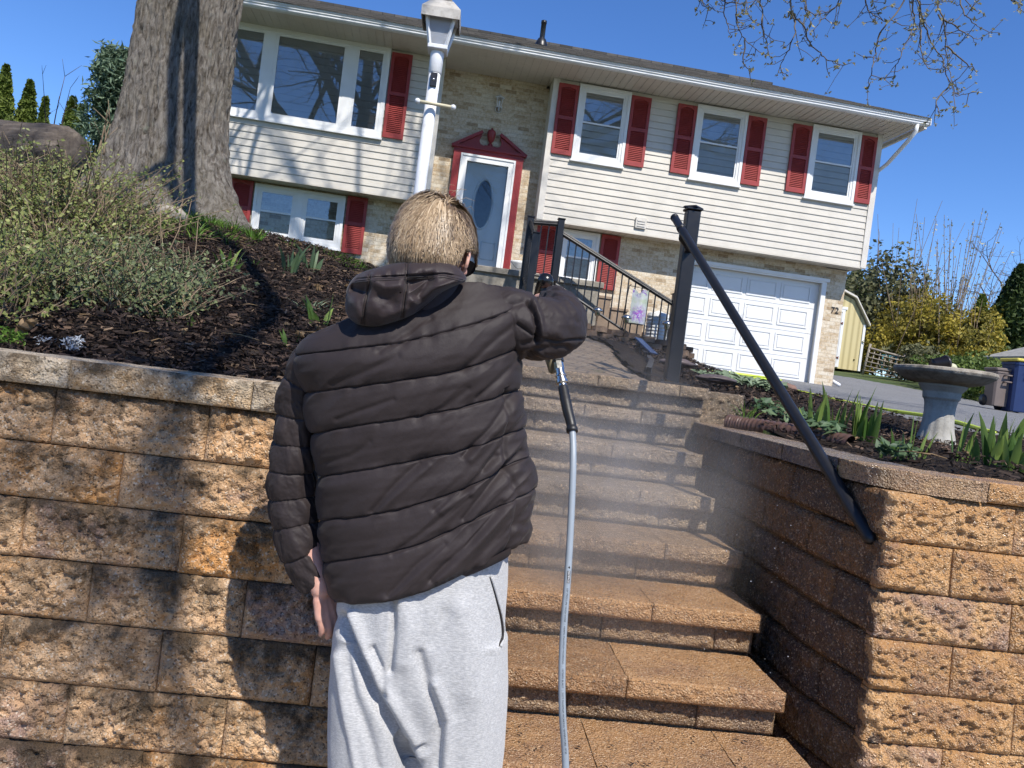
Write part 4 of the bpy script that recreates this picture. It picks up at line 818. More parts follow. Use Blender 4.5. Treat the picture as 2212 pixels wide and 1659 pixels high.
M['grass']=leafmat('grass_blade',(.05,.13,.015),(.17,.28,.04),.3); M['lamb']=leafmat('grey_green_leaf',(.12,.17,.10),(.24,.30,.19),.15,.8); M['silver']=leafmat('silver_leaf',(.30,.33,.36),(.55,.58,.62),.1,.8)
def plant(nm,lab,px,py,Y,fn,mat,grp=None,cat_='plant',ground=None):
    p=at(px,py,Y); z=gz(p[0],Y)+.03 if ground is None else ground; base=(float(p[0]),Y,z); b=MB(); fn(b,base); o=b.build(nm,mat,None,loc=base); return tag(o,lab,cat_,grp)
def hit(px,py,H=H0,up=.03):                     # where the line of sight meets the ground
    r=ray(px,py); t=1.2
    for _ in range(4000):
        P=CAM+r*t
        if P[2]<=H(P[0],P[1])+up: return P
        t+=.01
    return P
G1='iris clumps in the bed below the driveway'
RB=[(1753,922,3.6,9,.17,.022,'upright iris clump nearest the handrail, in the bed below the driveway'),(1797,925,3.55,7,.20,.024,'tall iris clump second from the handrail, with a pale bud'),(1845,938,3.5,12,.21,.026,'largest iris clump right of the handrail'),(1872,938,3.5,9,.18,.026,'broad leaved iris clump at the right side of the largest clump'),
 (1925,968,3.0,4,.13,.014,'thin leaning iris shoots left of the birdbath column'),(1962,985,2.9,6,.17,.014,'narrow iris shoots in front of the birdbath column'),(2058,985,3.2,3,.17,.026,'dark iris leaves just right of the birdbath column'),(2072,982,3.2,3,.16,.024,'pale upright iris shoots right of the birdbath column'),(2092,988,3.1,3,.12,.022,'short iris fan between the birdbath and the large right clump'),
 (2136,1000,2.9,11,.17,.032,'broad iris clump near the right edge of the bed'),(2152,1000,2.95,8,.19,.032,'tall iris clump behind the broad clump at the right edge'),(2185,1012,2.8,7,.14,.026,'leaning iris clump second from the right picture edge'),(2205,1015,2.8,8,.14,.026,'iris clump at the far right edge of the bed')]
for px,py,Y,nb,h,wd,lab in RB: plant('iris_plant',lab,px,py,Y,lambda b,o,nb=nb,h=h,wd=wd: blades(b,o,nb,h*1.28,wd*1.15,.30,.35),M['iris'],G1)
def rosette(b,o,k=26,r=.09,s=.06):
    a=rng.random(k)*2*PI; rr=r*np.sqrt(rng.random(k)); C=np.c_[o[0]+rr*np.cos(a),o[1]+rr*np.sin(a),o[2]+.03+.05*rng.random(k)]; leaves(b,C,s,.5,np.array([0,-.3,.9]))
for i,(px,py,Y,r,lab) in enumerate([(1690,905,4.1,.15,'leafy weed clump under the handrail, in the right bed'),(1730,918,3.9,.12,'leafy green plant left of the iris clumps'),(1660,895,4.3,.10,'low green seedlings near the drain pipe'),(1935,985,2.9,.07,'low leafy seedling in front of the narrow iris shoots'),(1780,935,3.5,.09,'broad leaved seedlings at the foot of the iris clumps')]):
    plant('leafy_plant',lab,px,py,Y,lambda b,o,r=r: rosette(b,o,60,r,.055),M['iris2'],'leafy plants in the right bed')
for px,py,Y,r,lab in [(1560,818,5.4,.22,'grey green woolly leaf clump next to the rail post'),(1610,838,5.6,.25,'grey green woolly leaf clump under the middle of the handrail'),(1645,858,5.7,.18,'grey green woolly leaf clump closest to the driveway edge')]:
    plant('woolly_plant',lab,px,py,Y,lambda b,o,r=r: rosette(b,o,90,r,.075),M['lamb'],'grey leaf clumps by the driveway')
plant('grass_tuft','small grass tuft beside the drain pipe',1610,905,3.7,lambda b,o: blades(b,o,22,.10,.005,1.2,.7),M['grass'],None,'grass tuft')
# left bank plants
def lb(nm,lab,px,py,nb,h,wd,mat,grp,sp=.5,bend=.5):
    P=hit(px,py); base=(float(P[0]),float(P[1]),float(P[2])); b=MB(); blades(b,base,nb,h,wd,sp,bend); return tag(b.build(nm,mat,None,loc=base),lab,'plant',grp)
G2='iris shoots on the mulch bank'
lb('iris_plant','pale iris shoots on the mulch bank nearest the shrub',492,590,8,.15,.020,M['iris'],G2); lb('iris_plant','grey green iris fan in the middle of the mulch bank',620,598,11,.22,.034,M['iris2'],G2); lb('iris_plant','grey green iris fan closest to the person on the mulch bank',668,592,10,.20,.032,M['iris2'],G2)
lb('iris_plant','single small iris shoot between the pale shoots and the fans',545,582,4,.09,.014,M['iris'],G2); lb('iris_plant','broad bright iris shoots beside the left shoulder',690,712,7,.16,.028,M['iris'],G2); lb('iris_plant','short pale iris shoots low on the bank by the left upper arm',632,765,7,.085,.018,M['iris'],G2); lb('iris_plant','small yellow green shoot in the open mulch left of the arm',420,712,4,.06,.012,M['iris'],G2)
lb('grass_tuft','arching narrow leaved tuft beside the left shoulder',668,680,40,.10,.006,M['lamb'],'grass tufts on the bank',1.3,.8); lb('grass_tuft','bright grass tuft upper right of the mulch bank',548,528,46,.14,.010,M['grass'],'grass tufts on the bank',.8,.6)
for px,py,h,lab in ((395,480,.14,'bright grass patch at the foot of the trunk'),(440,492,.11,'short grass patch right of the trunk rock'),(720,560,.08,'thin grass along the crest of the bank near the house window'),(360,500,.13,'grass patch between the shrub and the trunk')):
    P=hit(px,py); b=MB()
    for k in range(26): o=P+np.array([rng.normal(0,.22),rng.normal(0,.16),0]); o[2]=gz(o[0],o[1])+.03; blades(b,o,10,h,.008,1.0,.7,5)
    tag(b.build('grass_tuft',M['grass'],None,loc=tuple(P)),lab,'grass tuft','grass tufts on the bank')
def tuft2(nm,lab,px,py,k,r,s,mat,h=.08,cat_='plant'):
    P=hit(px,py); b=MB()
    for i in range(k):
        a=rng.random()*2*PI; rr=r*math.sqrt(rng.random()); q=P+np.array([rr*math.cos(a),rr*math.sin(a),0]); m=14; t=rng.random(m); C=np.c_[q[0]+rng.normal(0,.008,m),q[1]+rng.normal(0,.008,m),q[2]+h*t*(1-.4*rr/r)]; leaves(b,C,s,.32)
    tag(b.build(nm,mat,None,loc=tuple(P)),lab,cat_)
tuft2('silver_plant','small silvery white lavender tuft behind the left capstones',158,756,9,.035,.016,M['silver'],.05); tuft2('sedum_plant','bright green feathery sedum at the left picture edge behind the capstones',8,738,16,.06,.016,M['grass'],.05); tuft2('silver_plant','faint grey lavender sprigs left of the silvery tuft',95,745,5,.03,.012,M['silver'],.035)
# ------------------------------------------------------------------ shrub mass on the bank
M['twig']=paint('dry_twig',(.27,.195,.12),.8,.35,30,.1); M['twigdk']=paint('dark_twig',(.10,.07,.05),.85,.3,30,.1)
M['euon']=leafmat('variegated_leaf',(.045,.08,.014),(.35,.37,.125),.25,.42); M['euon2']=leafmat('grey_variegated_leaf',(.03,.055,.02),(.22,.25,.115),.2,.4)
def shrub(label,pts,nst,nlv,hgt,leafm,size,cvp=1.0):
    ctr=np.mean(pts,axis=0); o=thing('euonymus_shrub',label,'shrub',(float(ctr[0]),float(ctr[1]),gz(ctr[0],ctr[1])),group='variegated shrubs on the bank')
    b=MB(); Lp=[]; tri=np.array(pts)
    for i in range(nst):
        wts=rng.dirichlet(np.ones(len(tri))*.55); x,y=wts@tri; z=gz(x,y)+.02; h=hgt*(.35+.9*rng.random()**1.4); az=rng.random()*2*PI; ln=.2+1.1*rng.random(); t=np.linspace(0,1,6)
        P=np.c_[x+h*ln*t*math.cos(az)+.03*np.cumsum(rng.normal(0,.3,6)),y+h*ln*t*math.sin(az)+.03*np.cumsum(rng.normal(0,.3,6)),z+h*(t-.35*ln*.5*t*t)]
        b.tube(P,np.linspace(.0034,.0016,6),4,caps=False); Lp.append(P)
    b.build('stems',M['twig'],o); b=MB(); Lp=np.array(Lp)
    k=rng.integers(0,len(Lp),nlv); t=rng.random(nlv)**.6*4.99; i=t.astype(int); f=(t-i)[:,None]; C=Lp[k,i]*(1-f)+Lp[k,i+1]*f+rng.normal(0,.014,(nlv,3))
    cl=vn(C*6)*.5+.5; keep=cl>.28; leaves(b,C[keep],size,.62,np.array([.1,-.35,.6]),np.clip(rng.random(keep.sum())**cvp*.9+.1*cl[keep],0,1)); b.build('foliage',leafm,o); return o
shrub('tangled variegated shrub with many bare stems, in front of the big trunk',[(-1.9,3.6),(-3.6,3.8),(-3.0,4.9),(-2.0,4.8),(-1.75,4.2)],1100,22000,.46,M['euon'],.021)
shrub('low variegated shrub with grey green leaves at the right of the shrub mass',[(-1.05,3.0),(-1.75,2.8),(-1.75,3.9),(-1.3,3.7)],700,14000,.22,M['euon2'],.019)
shrub('dense leafy variegated shrub at the left picture edge above the wall',[(-1.45,2.55),(-2.7,2.5),(-2.9,3.6),(-1.6,3.5)],1300,26000,.27,M['euon'],.019)
b=MB()
for i in range(40):
    P=hit(rng.uniform(10,420),rng.uniform(470,640)); h=rng.uniform(.10,.34); az=rng.random()*6.3; l=rng.uniform(.1,.6); b.tube([P,P+[h*l*.5*math.cos(az),h*l*.5*math.sin(az),h*.55],P+[h*l*math.cos(az),h*l*math.sin(az),h]],[.0035,.003,.0015],4)
tag(b.build('dead_stems',M['twig'],None,loc=(-1.8,3.6,1.5)),kind='stuff')
# tall bare sprigs against the sky
def sprig(lab,L,Y,r=.006,mat='twig'):
    b=MB(); P=np.array([at(x,y,Y) for x,y in L]); b.tube(cat(P,4),np.linspace(r,r*.35,(len(P)-1)*4+1),5)
    for i in range(1,len(P)):
        for k in range(2): d=rng.normal(0,.05,3); d[2]=abs(d[2])+.05; b.tube([P[i],P[i]+d*.6,P[i]+d],[r*.4,r*.3,r*.2],4)
    tag(b.build('bare_sprig',M[mat],None,loc=tuple(P[0])),lab,'sprig','bare sprigs in front of the conifers')
sprig('pale forked bare sprig just left of the trunk',[(212,330),(220,300),(226,270)],5.6,.010); sprig('second pale bare sprig close to the trunk',[(224,335),(228,300),(238,268)],5.5,.008); sprig('thin dark bare sprig between the conifers and the trunk',[(112,300),(122,240),(140,165)],7,.006,'twigdk'); sprig('thin bare sprig in front of the second conifer',[(100,320),(98,250),(92,160)],7,.005,'twigdk'); sprig('slender bare sprig leaning left of the pine',[(128,300),(140,240),(152,190)],7,.005,'twigdk')
# ------------------------------------------------------------------ weathered log
lg0=at(-60,322,5.6); lg1=at(158,333,5.4); b=MB(); m=60; kk=64; t=np.linspace(0,1,m); th=np.linspace(0,2*PI,kk,endpoint=False); T_,TH=np.meshgrid(t,th,indexing='ij')
ax=lg1-lg0; ax/=np.linalg.norm(ax); s1=np.cross(ax,[0,0,1.]); s1/=np.linalg.norm(s1); s2=np.cross(s1,ax)
r=.185*(1+.05*np.sin(T_*5))+.035*fbm(np.stack([T_*2.2,np.cos(TH)*1.6,np.sin(TH)*1.6],-1),3)+.012*fbm(np.stack([T_*4,np.cos(TH)*9,np.sin(TH)*9],-1),3)-.03*smooth(.93,1,T_)
r=r-.03*np.exp(-((T_-.72)/.03)**2)*smooth(-.2,.6,np.cos(TH-3.6))
C=lg0[None,None]+ax*(T_*np.linalg.norm(lg1-lg0)*1.0)[...,None]; P=C+r[...,None]*(np.cos(TH)[...,None]*s1+np.sin(TH)[...,None]*s2); b.grid(P,wrap=True); b.f.append(np.array([list(range((m-1)*kk,m*kk))]))
n=NT('weathered_log_wood'); col=n.ramp(n.noise(3,5,.6,n.map((1,5,5))),[(.32,(.055,.042,.034)),(.5,(.12,.095,.075)),(.68,(.22,.18,.14))]); col=n.mix(n.ramp(n.noise(5,5,.7),[(.52,0),(.66,.8)]),col,(.035,.026,.022))
tag(b.build('fallen_log',n.fin(col,.85,n.bump(n.noise(26,6,.7,n.map((1,4,4))),.8,.02)),None,loc=tuple(lg0)),'smooth weathered grey brown log with a dark broken end','log')
# ------------------------------------------------------------------ loose bark chips and leaf litter
def chips(n_,fn,sz):
    b=MB(); P=fn(n_); m=len(P); a=rng.normal(size=(m,3))*[1,1,.35]; a/=np.linalg.norm(a,axis=1)[:,None]; d=np.cross(a,rng.normal(size=(m,3))); d/=np.linalg.norm(d,axis=1)[:,None]; L=(sz*(.4+1.2*rng.random(m)))[:,None]; W=L*(.12+.2*rng.random((m,1)))
    V=np.stack([P-a*L-d*W,P-a*L*.9+d*W,P+a*L+d*W*.6,P+a*L*.8-d*W],1).reshape(-1,3); I=np.arange(m)*4; c=np.repeat(rng.random((m,1))**1.5,4,0); b.add(V,np.stack([I,I+1,I+2,I+3],1),np.c_[c,c,c]); return b
n=NT('bark_chips'); a=n.sep(n.attr())[0]; M['chips']=n.fin(n.ramp(a,[(0,(.014,.009,.007)),(.5,(.045,.028,.020)),(.9,(.11,.068,.046)),(1,(.24,.165,.105))]),.75,None,.3)
def fL(m):
    x=rng.uniform(-3.0,.1,m*2); y=2.25+rng.random(m*2)**1.6*5; k=bedL(x,y); x=x[k][:m];y=y[k][:m]; return np.c_[x,y,H0(x,y)+.010+.022*rng.random(len(x))+fadeL(x,y)*(.048+.016*vn(np.c_[x*2.2,y*2.2,x*0+3])+.02*fbm(np.c_[x*9,y*9,x*0],4))]
def fR(m):
    x=rng.uniform(1.3,5,m*3); y=rng.uniform(2.3,7,m*3); k=bedR(x,y); x=x[k][:m];y=y[k][:m]; return np.c_[x,y,H0(x,y)+.010+.022*rng.random(len(x))+fadeR(x,y)*(.055+.0144*vn(np.c_[x*2.2,y*2.2,x*0+3])+.018*fbm(np.c_[x*9,y*9,x*0],4))]
tag(chips(60000,fL,.0125).build('mulch_chips',M['chips'],smooth_=False),kind='stuff'); tag(chips(16000,fR,.013).build('mulch_chips',M['chips'],smooth_=False),kind='stuff')
def oakleaf(b,c,nrm,sz,curl,col=.5,up=(0,0,1)):
    t=np.linspace(0,1,22); w=.5*np.sin(PI*t**.8)*(.62+.38*np.cos(t*PI*7))*.62; nrm=np.array(nrm,float); nrm/=np.linalg.norm(nrm); u=np.array(up,float); u-=nrm*(u@nrm); u/=np.linalg.norm(u); s=np.cross(u,nrm)
    G=[]
    for k in (-1,-.5,0,.5,1): G.append(np.array(c)+u*((t-.5)*sz)[:,None]+s*(w*sz*k)[:,None]+nrm*(curl*sz*(k*k*.5*np.sin(PI*t)+.3*(t-.5)**2))[:,None])
    b.grid(np.array(G),(col,col,col))
M['dead']=leafmat('dead_oak_leaf',(.16,.10,.05),(.38,.26,.14),.2,.6)
q=at(702,1180,YL-.016); b=MB(); oakleaf(b,q,(.3,-1,.1),.085,.5,.7,(-.1,0,1)); tag(b.build('dead_leaf',M['dead'],None,loc=tuple(q)),'dry lobed oak leaf stuck in a joint of the dry wall','leaf')
for px,py,lab in ((232,690,'curled dry oak leaf caught low in the shrubs'),(385,705,'pale dry oak leaf lying on the mulch right of the silvery tuft'),(212,640,'dry leaf in the middle of the shrub'),(270,615,'dry upright leaf in the shrub stems'),(60,735,'long dry leaf behind the capstones near the sedum')):
    P=hit(px,py); b=MB(); oakleaf(b,P+[0,0,.03],(rng.normal(0,.4),-.7,.7),.10,.7,rng.random(),(1,.2,.3)); tag(b.build('dead_leaf',M['dead'],None,loc=tuple(P)),lab,'leaf','dry leaves on the bank')
# debris on the lowest visible tread
b=MB(); m=70; x=rng.uniform(-.1,1.0,m); y=rng.uniform(2.02,2.26,m); 
for k in range(m):
    a=rng.random()*PI; l=rng.uniform(.003,.013); h=rng.uniform(.002,.005); dx,dy=math.cos(a),math.sin(a); c=np.array([x[k],y[k],.374]); b.add([c+[dx*l,dy*l,0],c+[-dy*h,dx*h,.002],c-[dx*l,dy*l,0],c+[dy*h,-dx*h,.002]],[(0,1,2,3)],(rng.random()*.4,0,0))
tag(b.build('leaf_debris',M['chips'],smooth_=False),kind='stuff')

b=MB()
for i in range(150):                             # scattered dry leaf bits and sticks on the bark
    x,y=(rng.uniform(-1.9,-.1),rng.uniform(2.4,6.5)) if i<110 else (rng.uniform(1.7,4),rng.uniform(2.6,5))
    c=np.array([x,y,gz(x,y)+.085]); a=rng.random()*6.3
    if i%3==0: oakleaf(b,c,(rng.normal(0,.5),rng.normal(0,.5),1),rng.uniform(.025,.055),.9,rng.random(),(math.cos(a),math.sin(a),0))
    else: l=rng.uniform(.02,.09); d=np.array([math.cos(a),math.sin(a),rng.normal(0,.1)]); b.tube([c-d*l,c+[0,0,.006],c+d*l],[.0018,.0022,.0012],4,(rng.random()*.8,0,0))
tag(b.build('leaf_litter',M['dead']),kind='stuff')
# ------------------------------------------------------------------ the big oak
TX,TY=-2.74,7.0; tz=gz(TX,TY); ok=thing('oak_tree','massive grey barked oak with a flared base, left of the house windows','tree',(TX,TY,tz))
n=NT('oak_bark'); mp1=n.map((1,1,.30)); crk=n.math('MULTIPLY',n.noise(30,7,.72,mp1,.8),1.0); col=n.ramp(crk,[(.33,(.045,.035,.027)),(.45,(.165,.142,.118)),(.56,(.27,.242,.208)),(.72,(.355,.325,.285))]); col=n.mix(n.ramp(n.noise(2.2,5,.7),[(.48,0),(.75,.5)]),col,(.15,.13,.085)); col=n.mix(n.ramp(n.noise(6,6,.75),[(.60,0),(.70,.55)]),col,(.30,.32,.24))
M['bark']=n.fin(col,.92,n.bump(n.math('ADD',crk,n.math('MULTIPLY',n.noise(120,5,.8,n.map((1,1,.5))),.5)),1.0,.03),.15)
zz=np.concatenate([np.linspace(2.0,5.2,420)]); th=np.linspace(0,2*PI,420,endpoint=False); Zt,TH=np.meshgrid(zz,th,indexing='ij')
hgt=np.clip(Zt-tz,0,None); fl=np.exp(-hgt/.42)
# buttress roots at given angles (angle measured from +x towards +y), strongest to the right front
lob=np.zeros_like(TH)
for a,s,wd in ((-.35,.75,.42),(-1.35,.42,.40),(-2.45,.55,.42),(2.9,.38,.45),(1.6,.5,.6),(.6,.4,.4)):
    d=np.angle(np.exp(1j*(TH-a))); lob+=s*np.exp(-(d/wd)**2)
r=.378+.035*np.exp(-hgt/1.6)*1+ (0.12+.78*lob)*fl*.66+.02*np.exp(-(hgt-2.9)**2*.5)
q=np.stack([np.cos(TH)*4.2,np.sin(TH)*4.2,Zt*.8],-1)
r+=.030*fbm(q*.5,3)+.016*fbm(np.stack([np.cos(TH)*13,np.sin(TH)*13,Zt*2.3],-1),3)
rid=1-np.abs(fbm(np.stack([np.cos(TH)*9+.25*np.sin(Zt*5),np.sin(TH)*9,Zt*1.5],-1),3)); r+=.028*(rid-.7); r+=.012*vn(np.stack([np.cos(TH)*24,np.sin(TH)*24,Zt*10],-1))
r+=.009*vn(np.stack([np.cos(TH)*45,np.sin(TH)*45,Zt*22],-1))
lean=.035*(Zt-tz-1.0); b=MB(); b.grid(np.stack([TX+lean*.4+r*np.cos(TH),TY+r*np.sin(TH),Zt],-1),wrap=True); b.build('trunk',M['bark'],ok)
def inframe(P,m=40):
    x,y,d=proj(P); return np.any((d>.3)&(x>-m)&(x<2212+m)&(y>-m)&(y<1659+m))
BR=[];TW=[]
def shades(P,thick=False):                                  # keeps the limbs' shade off the stairs, the person and most of the trunk, as in the photograph
    for Y0,x0,x1,z0,z1 in ((1.7,-.42,.5,.3,1.9),(2.1,-.30,2.7,.0,1.35),(2.9,-.2,2.5,.6,1.5),(3.9,-.1,2.5,1.2,2.6),(6.55,-3.25,-2.2,2.3,4.6)):
        t=(Y0-P[:,1])/-SUN[1]; S=P-SUN*t[:,None]*1.0
        m=(t>0)&(S[:,0]>x0)&(S[:,0]<x1)&(S[:,2]>z0)&(S[:,2]<z1)
        if m.any(): return True
    if thick:                                   # heavy boughs do not shade the right half of the house
        t=(13.75-P[:,1])/-SUN[1]; S=P-SUN*t[:,None]; return bool(((t>0)&(S[:,0]>.9)&(S[:,0]<9)&(S[:,2]>2)&(S[:,2]<7)).any())
    return False
def grow(p,d,L,r,lev,upb):
    n_=7 if lev<2 else 5; P=[np.array(p,float)]; d=np.array(d,float)/np.linalg.norm(d)
    for i in range(n_-1):
        d=d+rng.normal(0,.17 if lev<2 else .24,3)+np.array([0,0,upb]); d/=np.linalg.norm(d); P.append(P[-1]+d*L/(n_-1))
    P=np.array(P)
    if inframe(P): 
        P[:,2]=P[:,2]+np.linspace(0,.6,n_)*L*.5
        if inframe(P): return
    if shades(P,r>.022): return
    (BR if lev<2 else TW).append((P,np.linspace(r,r*(.45 if lev<2 else .35),n_),lev))
    if lev>=3: return
    k=(11,8,5)[lev]
    for j in range(k):
        t=rng.uniform(.2,1) if lev else rng.uniform(.28,1); i=min(int(t*(n_-1)),n_-2); f=t*(n_-1)-i; q=P[i]*(1-f)+P[i+1]*f; ax=P[i+1]-P[i]; ax/=np.linalg.norm(ax)
        pr=rng.normal(size=3); pr-=ax*(pr@ax); pr/=np.linalg.norm(pr); a=R(rng.uniform(28,68)); nd=ax*math.cos(a)+pr*math.sin(a); nd[2]+=.12
        rr=(r*(1-.55*t))*(.52,.45,.5)[lev]; grow(q,nd,L*(.52,.45,.48)[lev]*rng.uniform(.7,1.25),max(rr,.004),lev+1,.0 if lev else .02)
top=np.array([TX+.05,TY,5.0])
b=MB()
limbs=[((.9,-.38,.62),9.5,.20),((.55,-.85,.85),10.0,.20),((.08,-1,.75),9,.17),((-.75,-.3,.9),7,.17),((.45,.35,1.25),7.5,.17),((-.2,.8,1.2),6,.15),((1,.12,.95),8.5,.18),((.3,-.5,1.6),8,.18),((.95,-.9,.95),10.5,.16),((.75,-.62,1.2),11,.17)]
for d,L,r in limbs: grow(top+np.array([d[0]*.1,d[1]*.1,.25*rng.random()]),d,L,r,0,.015)
kq=np.linspace(.1,4.6,12); SL=np.c_[-2.60+.32*kq+.03*np.sin(kq*2),6.55-.75*kq,5.05+.43*kq]; BR.append((SL,np.linspace(.055,.042,12),1))
for dx,dl in ((.22,1.2),(-.62,1.0)): q0=SL[-2]; BR.append((np.array([q0,q0+[.10+dx*.35,-.24,.08],q0+[.2+dx*.8,-.5,.12],q0+[.32+dx*1.3,-.9,.35]]),np.linspace(.06,.035,4),1))
LB=cat([(-2.6,6.5,5.1),(-1.2,3.9,5.4),(.30,.9,5.45),(.62,-1.05,5.5),(1.25,-2.2,5.9),(2.3,-3.6,6.9)],6); BR.append((LB,np.linspace(.06,.018,len(LB)),1))
for k in range(120):                             # side branches over the drive, their lacy shade falls on the left wall
    q=LB[rng.integers(12,len(LB)-3)]+rng.normal(0,.03,3); d=rng.normal(0,1,3)*[1,1,.75]; d/=np.linalg.norm(d); L=rng.uniform(.3,1.25); P=q+np.outer(np.linspace(0,L,6),d)+np.cumsum(rng.normal(0,.028,(6,3)),0); P[:,2]+=.15*np.linspace(0,1,6)**2
    if inframe(P) or shades(P): continue
    TW.append((P,np.linspace(rng.uniform(.007,.018),.005,6),2))
    for j in range(5):
        q2=P[rng.integers(1,6)]; P2=q2+np.outer(np.linspace(0,rng.uniform(.12,.4),4),rng.normal(0,.6,3))
        if not (inframe(P2) or shades(P2)): TW.append((P2,np.linspace(.006,.003,4),3))
b.tube([top-[0,0,.3],top+[0,0,.25],top+[.05,0,.9]],[.40,.38,.22],16)
for P,r,l in BR: b.tube(P,r,8 if l==0 else 6,caps=False)
b.build('limbs',M['bark'],ok)
n=NT('young_twig'); M['otwig']=n.fin((.12,.095,.065),.8)
b=MB(); bud=MB(); ends=[]
for P,r,l in TW:
    b.tube(P,r,4 if l<3 else 3,caps=False)
    if l==3: ends.append(P[-1]); ends.append(P[3])
# low hanging twigs that reach into view at upper right
HL=[([(2020,-90),(2020,0),(2028,47),(2041,100),(2048,167),(2055,240)],5.0),([(1975,-90),(1985,0),(2001,57),(2015,100),(2038,143),(2051,187),(2071,223),(2108,250)],5.1),([(1990,-60),(1946,0),(1908,60),(1891,110),(1883,147),(1880,193)],4.8),([(1968,-70),(1971,0),(1973,50),(1955,97),(1938,133),(1911,170)],5.2),
 ([(2028,30),(2050,48),(2075,66),(2118,80)],5.0),([(2075,-40),(2085,20),(2098,40),(2125,52)],5.4),([(2041,100),(2085,130),(2110,150)],5.0),([(1985,0),(1990,60),(1994,110),(2008,145)],5.3),([(1690,-80),(1696,0),(1705,57),(1701,100),(1678,143),(1668,167)],4.9),([(1705,27),(1735,57),(1748,103),(1775,133),(1798,143)],4.9),([(1590,-60),(1588,0),(1591,43),(1608,83),(1648,117)],5.3),([(1608,83),(1606,130),(1628,152)],5.3),
 ([(1830,-50),(1811,0),(1785,33),(1758,63)],5.1),([(1640,-60),(1641,0),(1648,50),(1658,87),(1675,123)],5.0),([(1515,-40),(1518,0),(1532,20)],5.4),([(1560,-50),(1565,0),(1574,50),(1578,73)],5.3),([(1730,-60),(1742,0),(1752,20),(1775,35)],4.7),([(2051,187),(2030,222),(2040,255)],5.1),([(2170,-30),(2190,5),(2200,8)],4.6),([(1870,-40),(1872,5),(1880,28),(1920,45)],4.8),([(1540,-40),(1560,5),(1600,18),(1650,10)],5.4)]
HL+= [([(x-30,-130),(x,-60),(x+rng.normal(0,12),-10),(x+rng.normal(0,22),28+22*rng.random())],4.6+rng.random()) for x in (1610,2060)]
for L,Y in HL:
    P=np.array([at(x,y,Y+.12*i*rng.normal()) for i,(x,y) in enumerate(L)]); Q=cat(P,7); Q=Q+np.cumsum(rng.normal(0,.0045,Q.shape),0)
    if L[0][1]<-30: Q=np.vstack([Q[0]+np.array([-.1,.25,.9]),Q])
    b.tube(Q,np.linspace(.0062,.0022,len(Q)),5,caps=False)
    for i in range(3,len(Q),3):
        for s in range(1):
            d=rng.normal(0,1,3); d[2]-=.35; d/=np.linalg.norm(d); l=rng.uniform(.05,.19); S=np.array([Q[i],Q[i]+d*l*.5+[0,0,-.01],Q[i]+d*l+[0,0,.012]]); b.tube(S,[.0028,.0023,.0016],4,caps=False); ends.append(S[-1]); 
            if rng.random()<.35: ends.append(S[1]+rng.normal(0,.008,3))
            if rng.random()<.5: e=S[1]+rng.normal(0,.055,3); b.tube([S[1],(S[1]+e)/2+[0,0,.006],e],[.002,.0018,.0014],4,caps=False); ends.append(e)
    ends.append(Q[-1])
b.build('twigs',M['otwig'],ok)
ends=np.array(ends); m=len(ends); C=np.repeat(ends,4,0)+rng.normal(0,.009,(m*4,3)); leaves(bud,C,.027,.45,np.array([0,0,-.3])); bud.build('young_leaves',leafmat('oak_bud',(.20,.18,.08),(.46,.42,.22),.35,.6),ok)
# a second tree of the street side, only its shade reaches the walls
# ------------------------------------------------------------------ conifers and shrubs behind
def conifer(lab,px,pyt,pyb,Y,wpx,colr,grp,nm='arborvitae',shape=1.0,nl=5200,size=.16,cat_='tree',ragged=.12,z0=None):
    t=at(px,pyt,Y); bo=at(px,pyb,Y); zb=gz(bo[0],Y) if z0 is None else z0; hx=float(t[0]); H=float(t[2])-zb; Rm=wpx/FPX*Y/2*1.2; o=thing(nm,lab,cat_,(hx,Y,zb),group=grp)
    b=MB(); b.tube([(hx,Y,zb-.2),(hx,Y,zb+H*.8)],[.09,.02],7); b.build('trunk',M['bark'],o)
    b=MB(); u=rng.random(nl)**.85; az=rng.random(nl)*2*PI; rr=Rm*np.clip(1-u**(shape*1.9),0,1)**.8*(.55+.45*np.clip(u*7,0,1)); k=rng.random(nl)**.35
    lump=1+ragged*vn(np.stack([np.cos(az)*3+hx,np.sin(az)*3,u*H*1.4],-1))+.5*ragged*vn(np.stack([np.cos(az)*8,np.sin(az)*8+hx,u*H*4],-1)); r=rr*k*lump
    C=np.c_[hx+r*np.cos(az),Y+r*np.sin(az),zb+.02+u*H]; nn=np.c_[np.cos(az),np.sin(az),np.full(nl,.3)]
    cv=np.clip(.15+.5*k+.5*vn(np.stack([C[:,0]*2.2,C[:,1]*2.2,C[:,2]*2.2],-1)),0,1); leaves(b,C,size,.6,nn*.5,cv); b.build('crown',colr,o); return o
M['arb']=leafmat('arborvitae_foliage',(.03,.062,.010),(.19,.24,.045),.2,.6); M['arbd']=leafmat('dark_arborvitae_foliage',(.012,.028,.008),(.075,.11,.025),.15,.6)
G3='arborvitae behind the log'
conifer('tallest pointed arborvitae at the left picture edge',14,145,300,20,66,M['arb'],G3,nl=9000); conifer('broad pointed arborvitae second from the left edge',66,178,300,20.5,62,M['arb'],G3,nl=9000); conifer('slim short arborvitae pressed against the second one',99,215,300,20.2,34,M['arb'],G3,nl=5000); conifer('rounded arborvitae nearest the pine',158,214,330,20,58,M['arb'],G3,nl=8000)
conifer('small rounded arborvitae right of and touching the rounded one',176,230,330,20.6,36,M['arb'],G3,nl=5000)
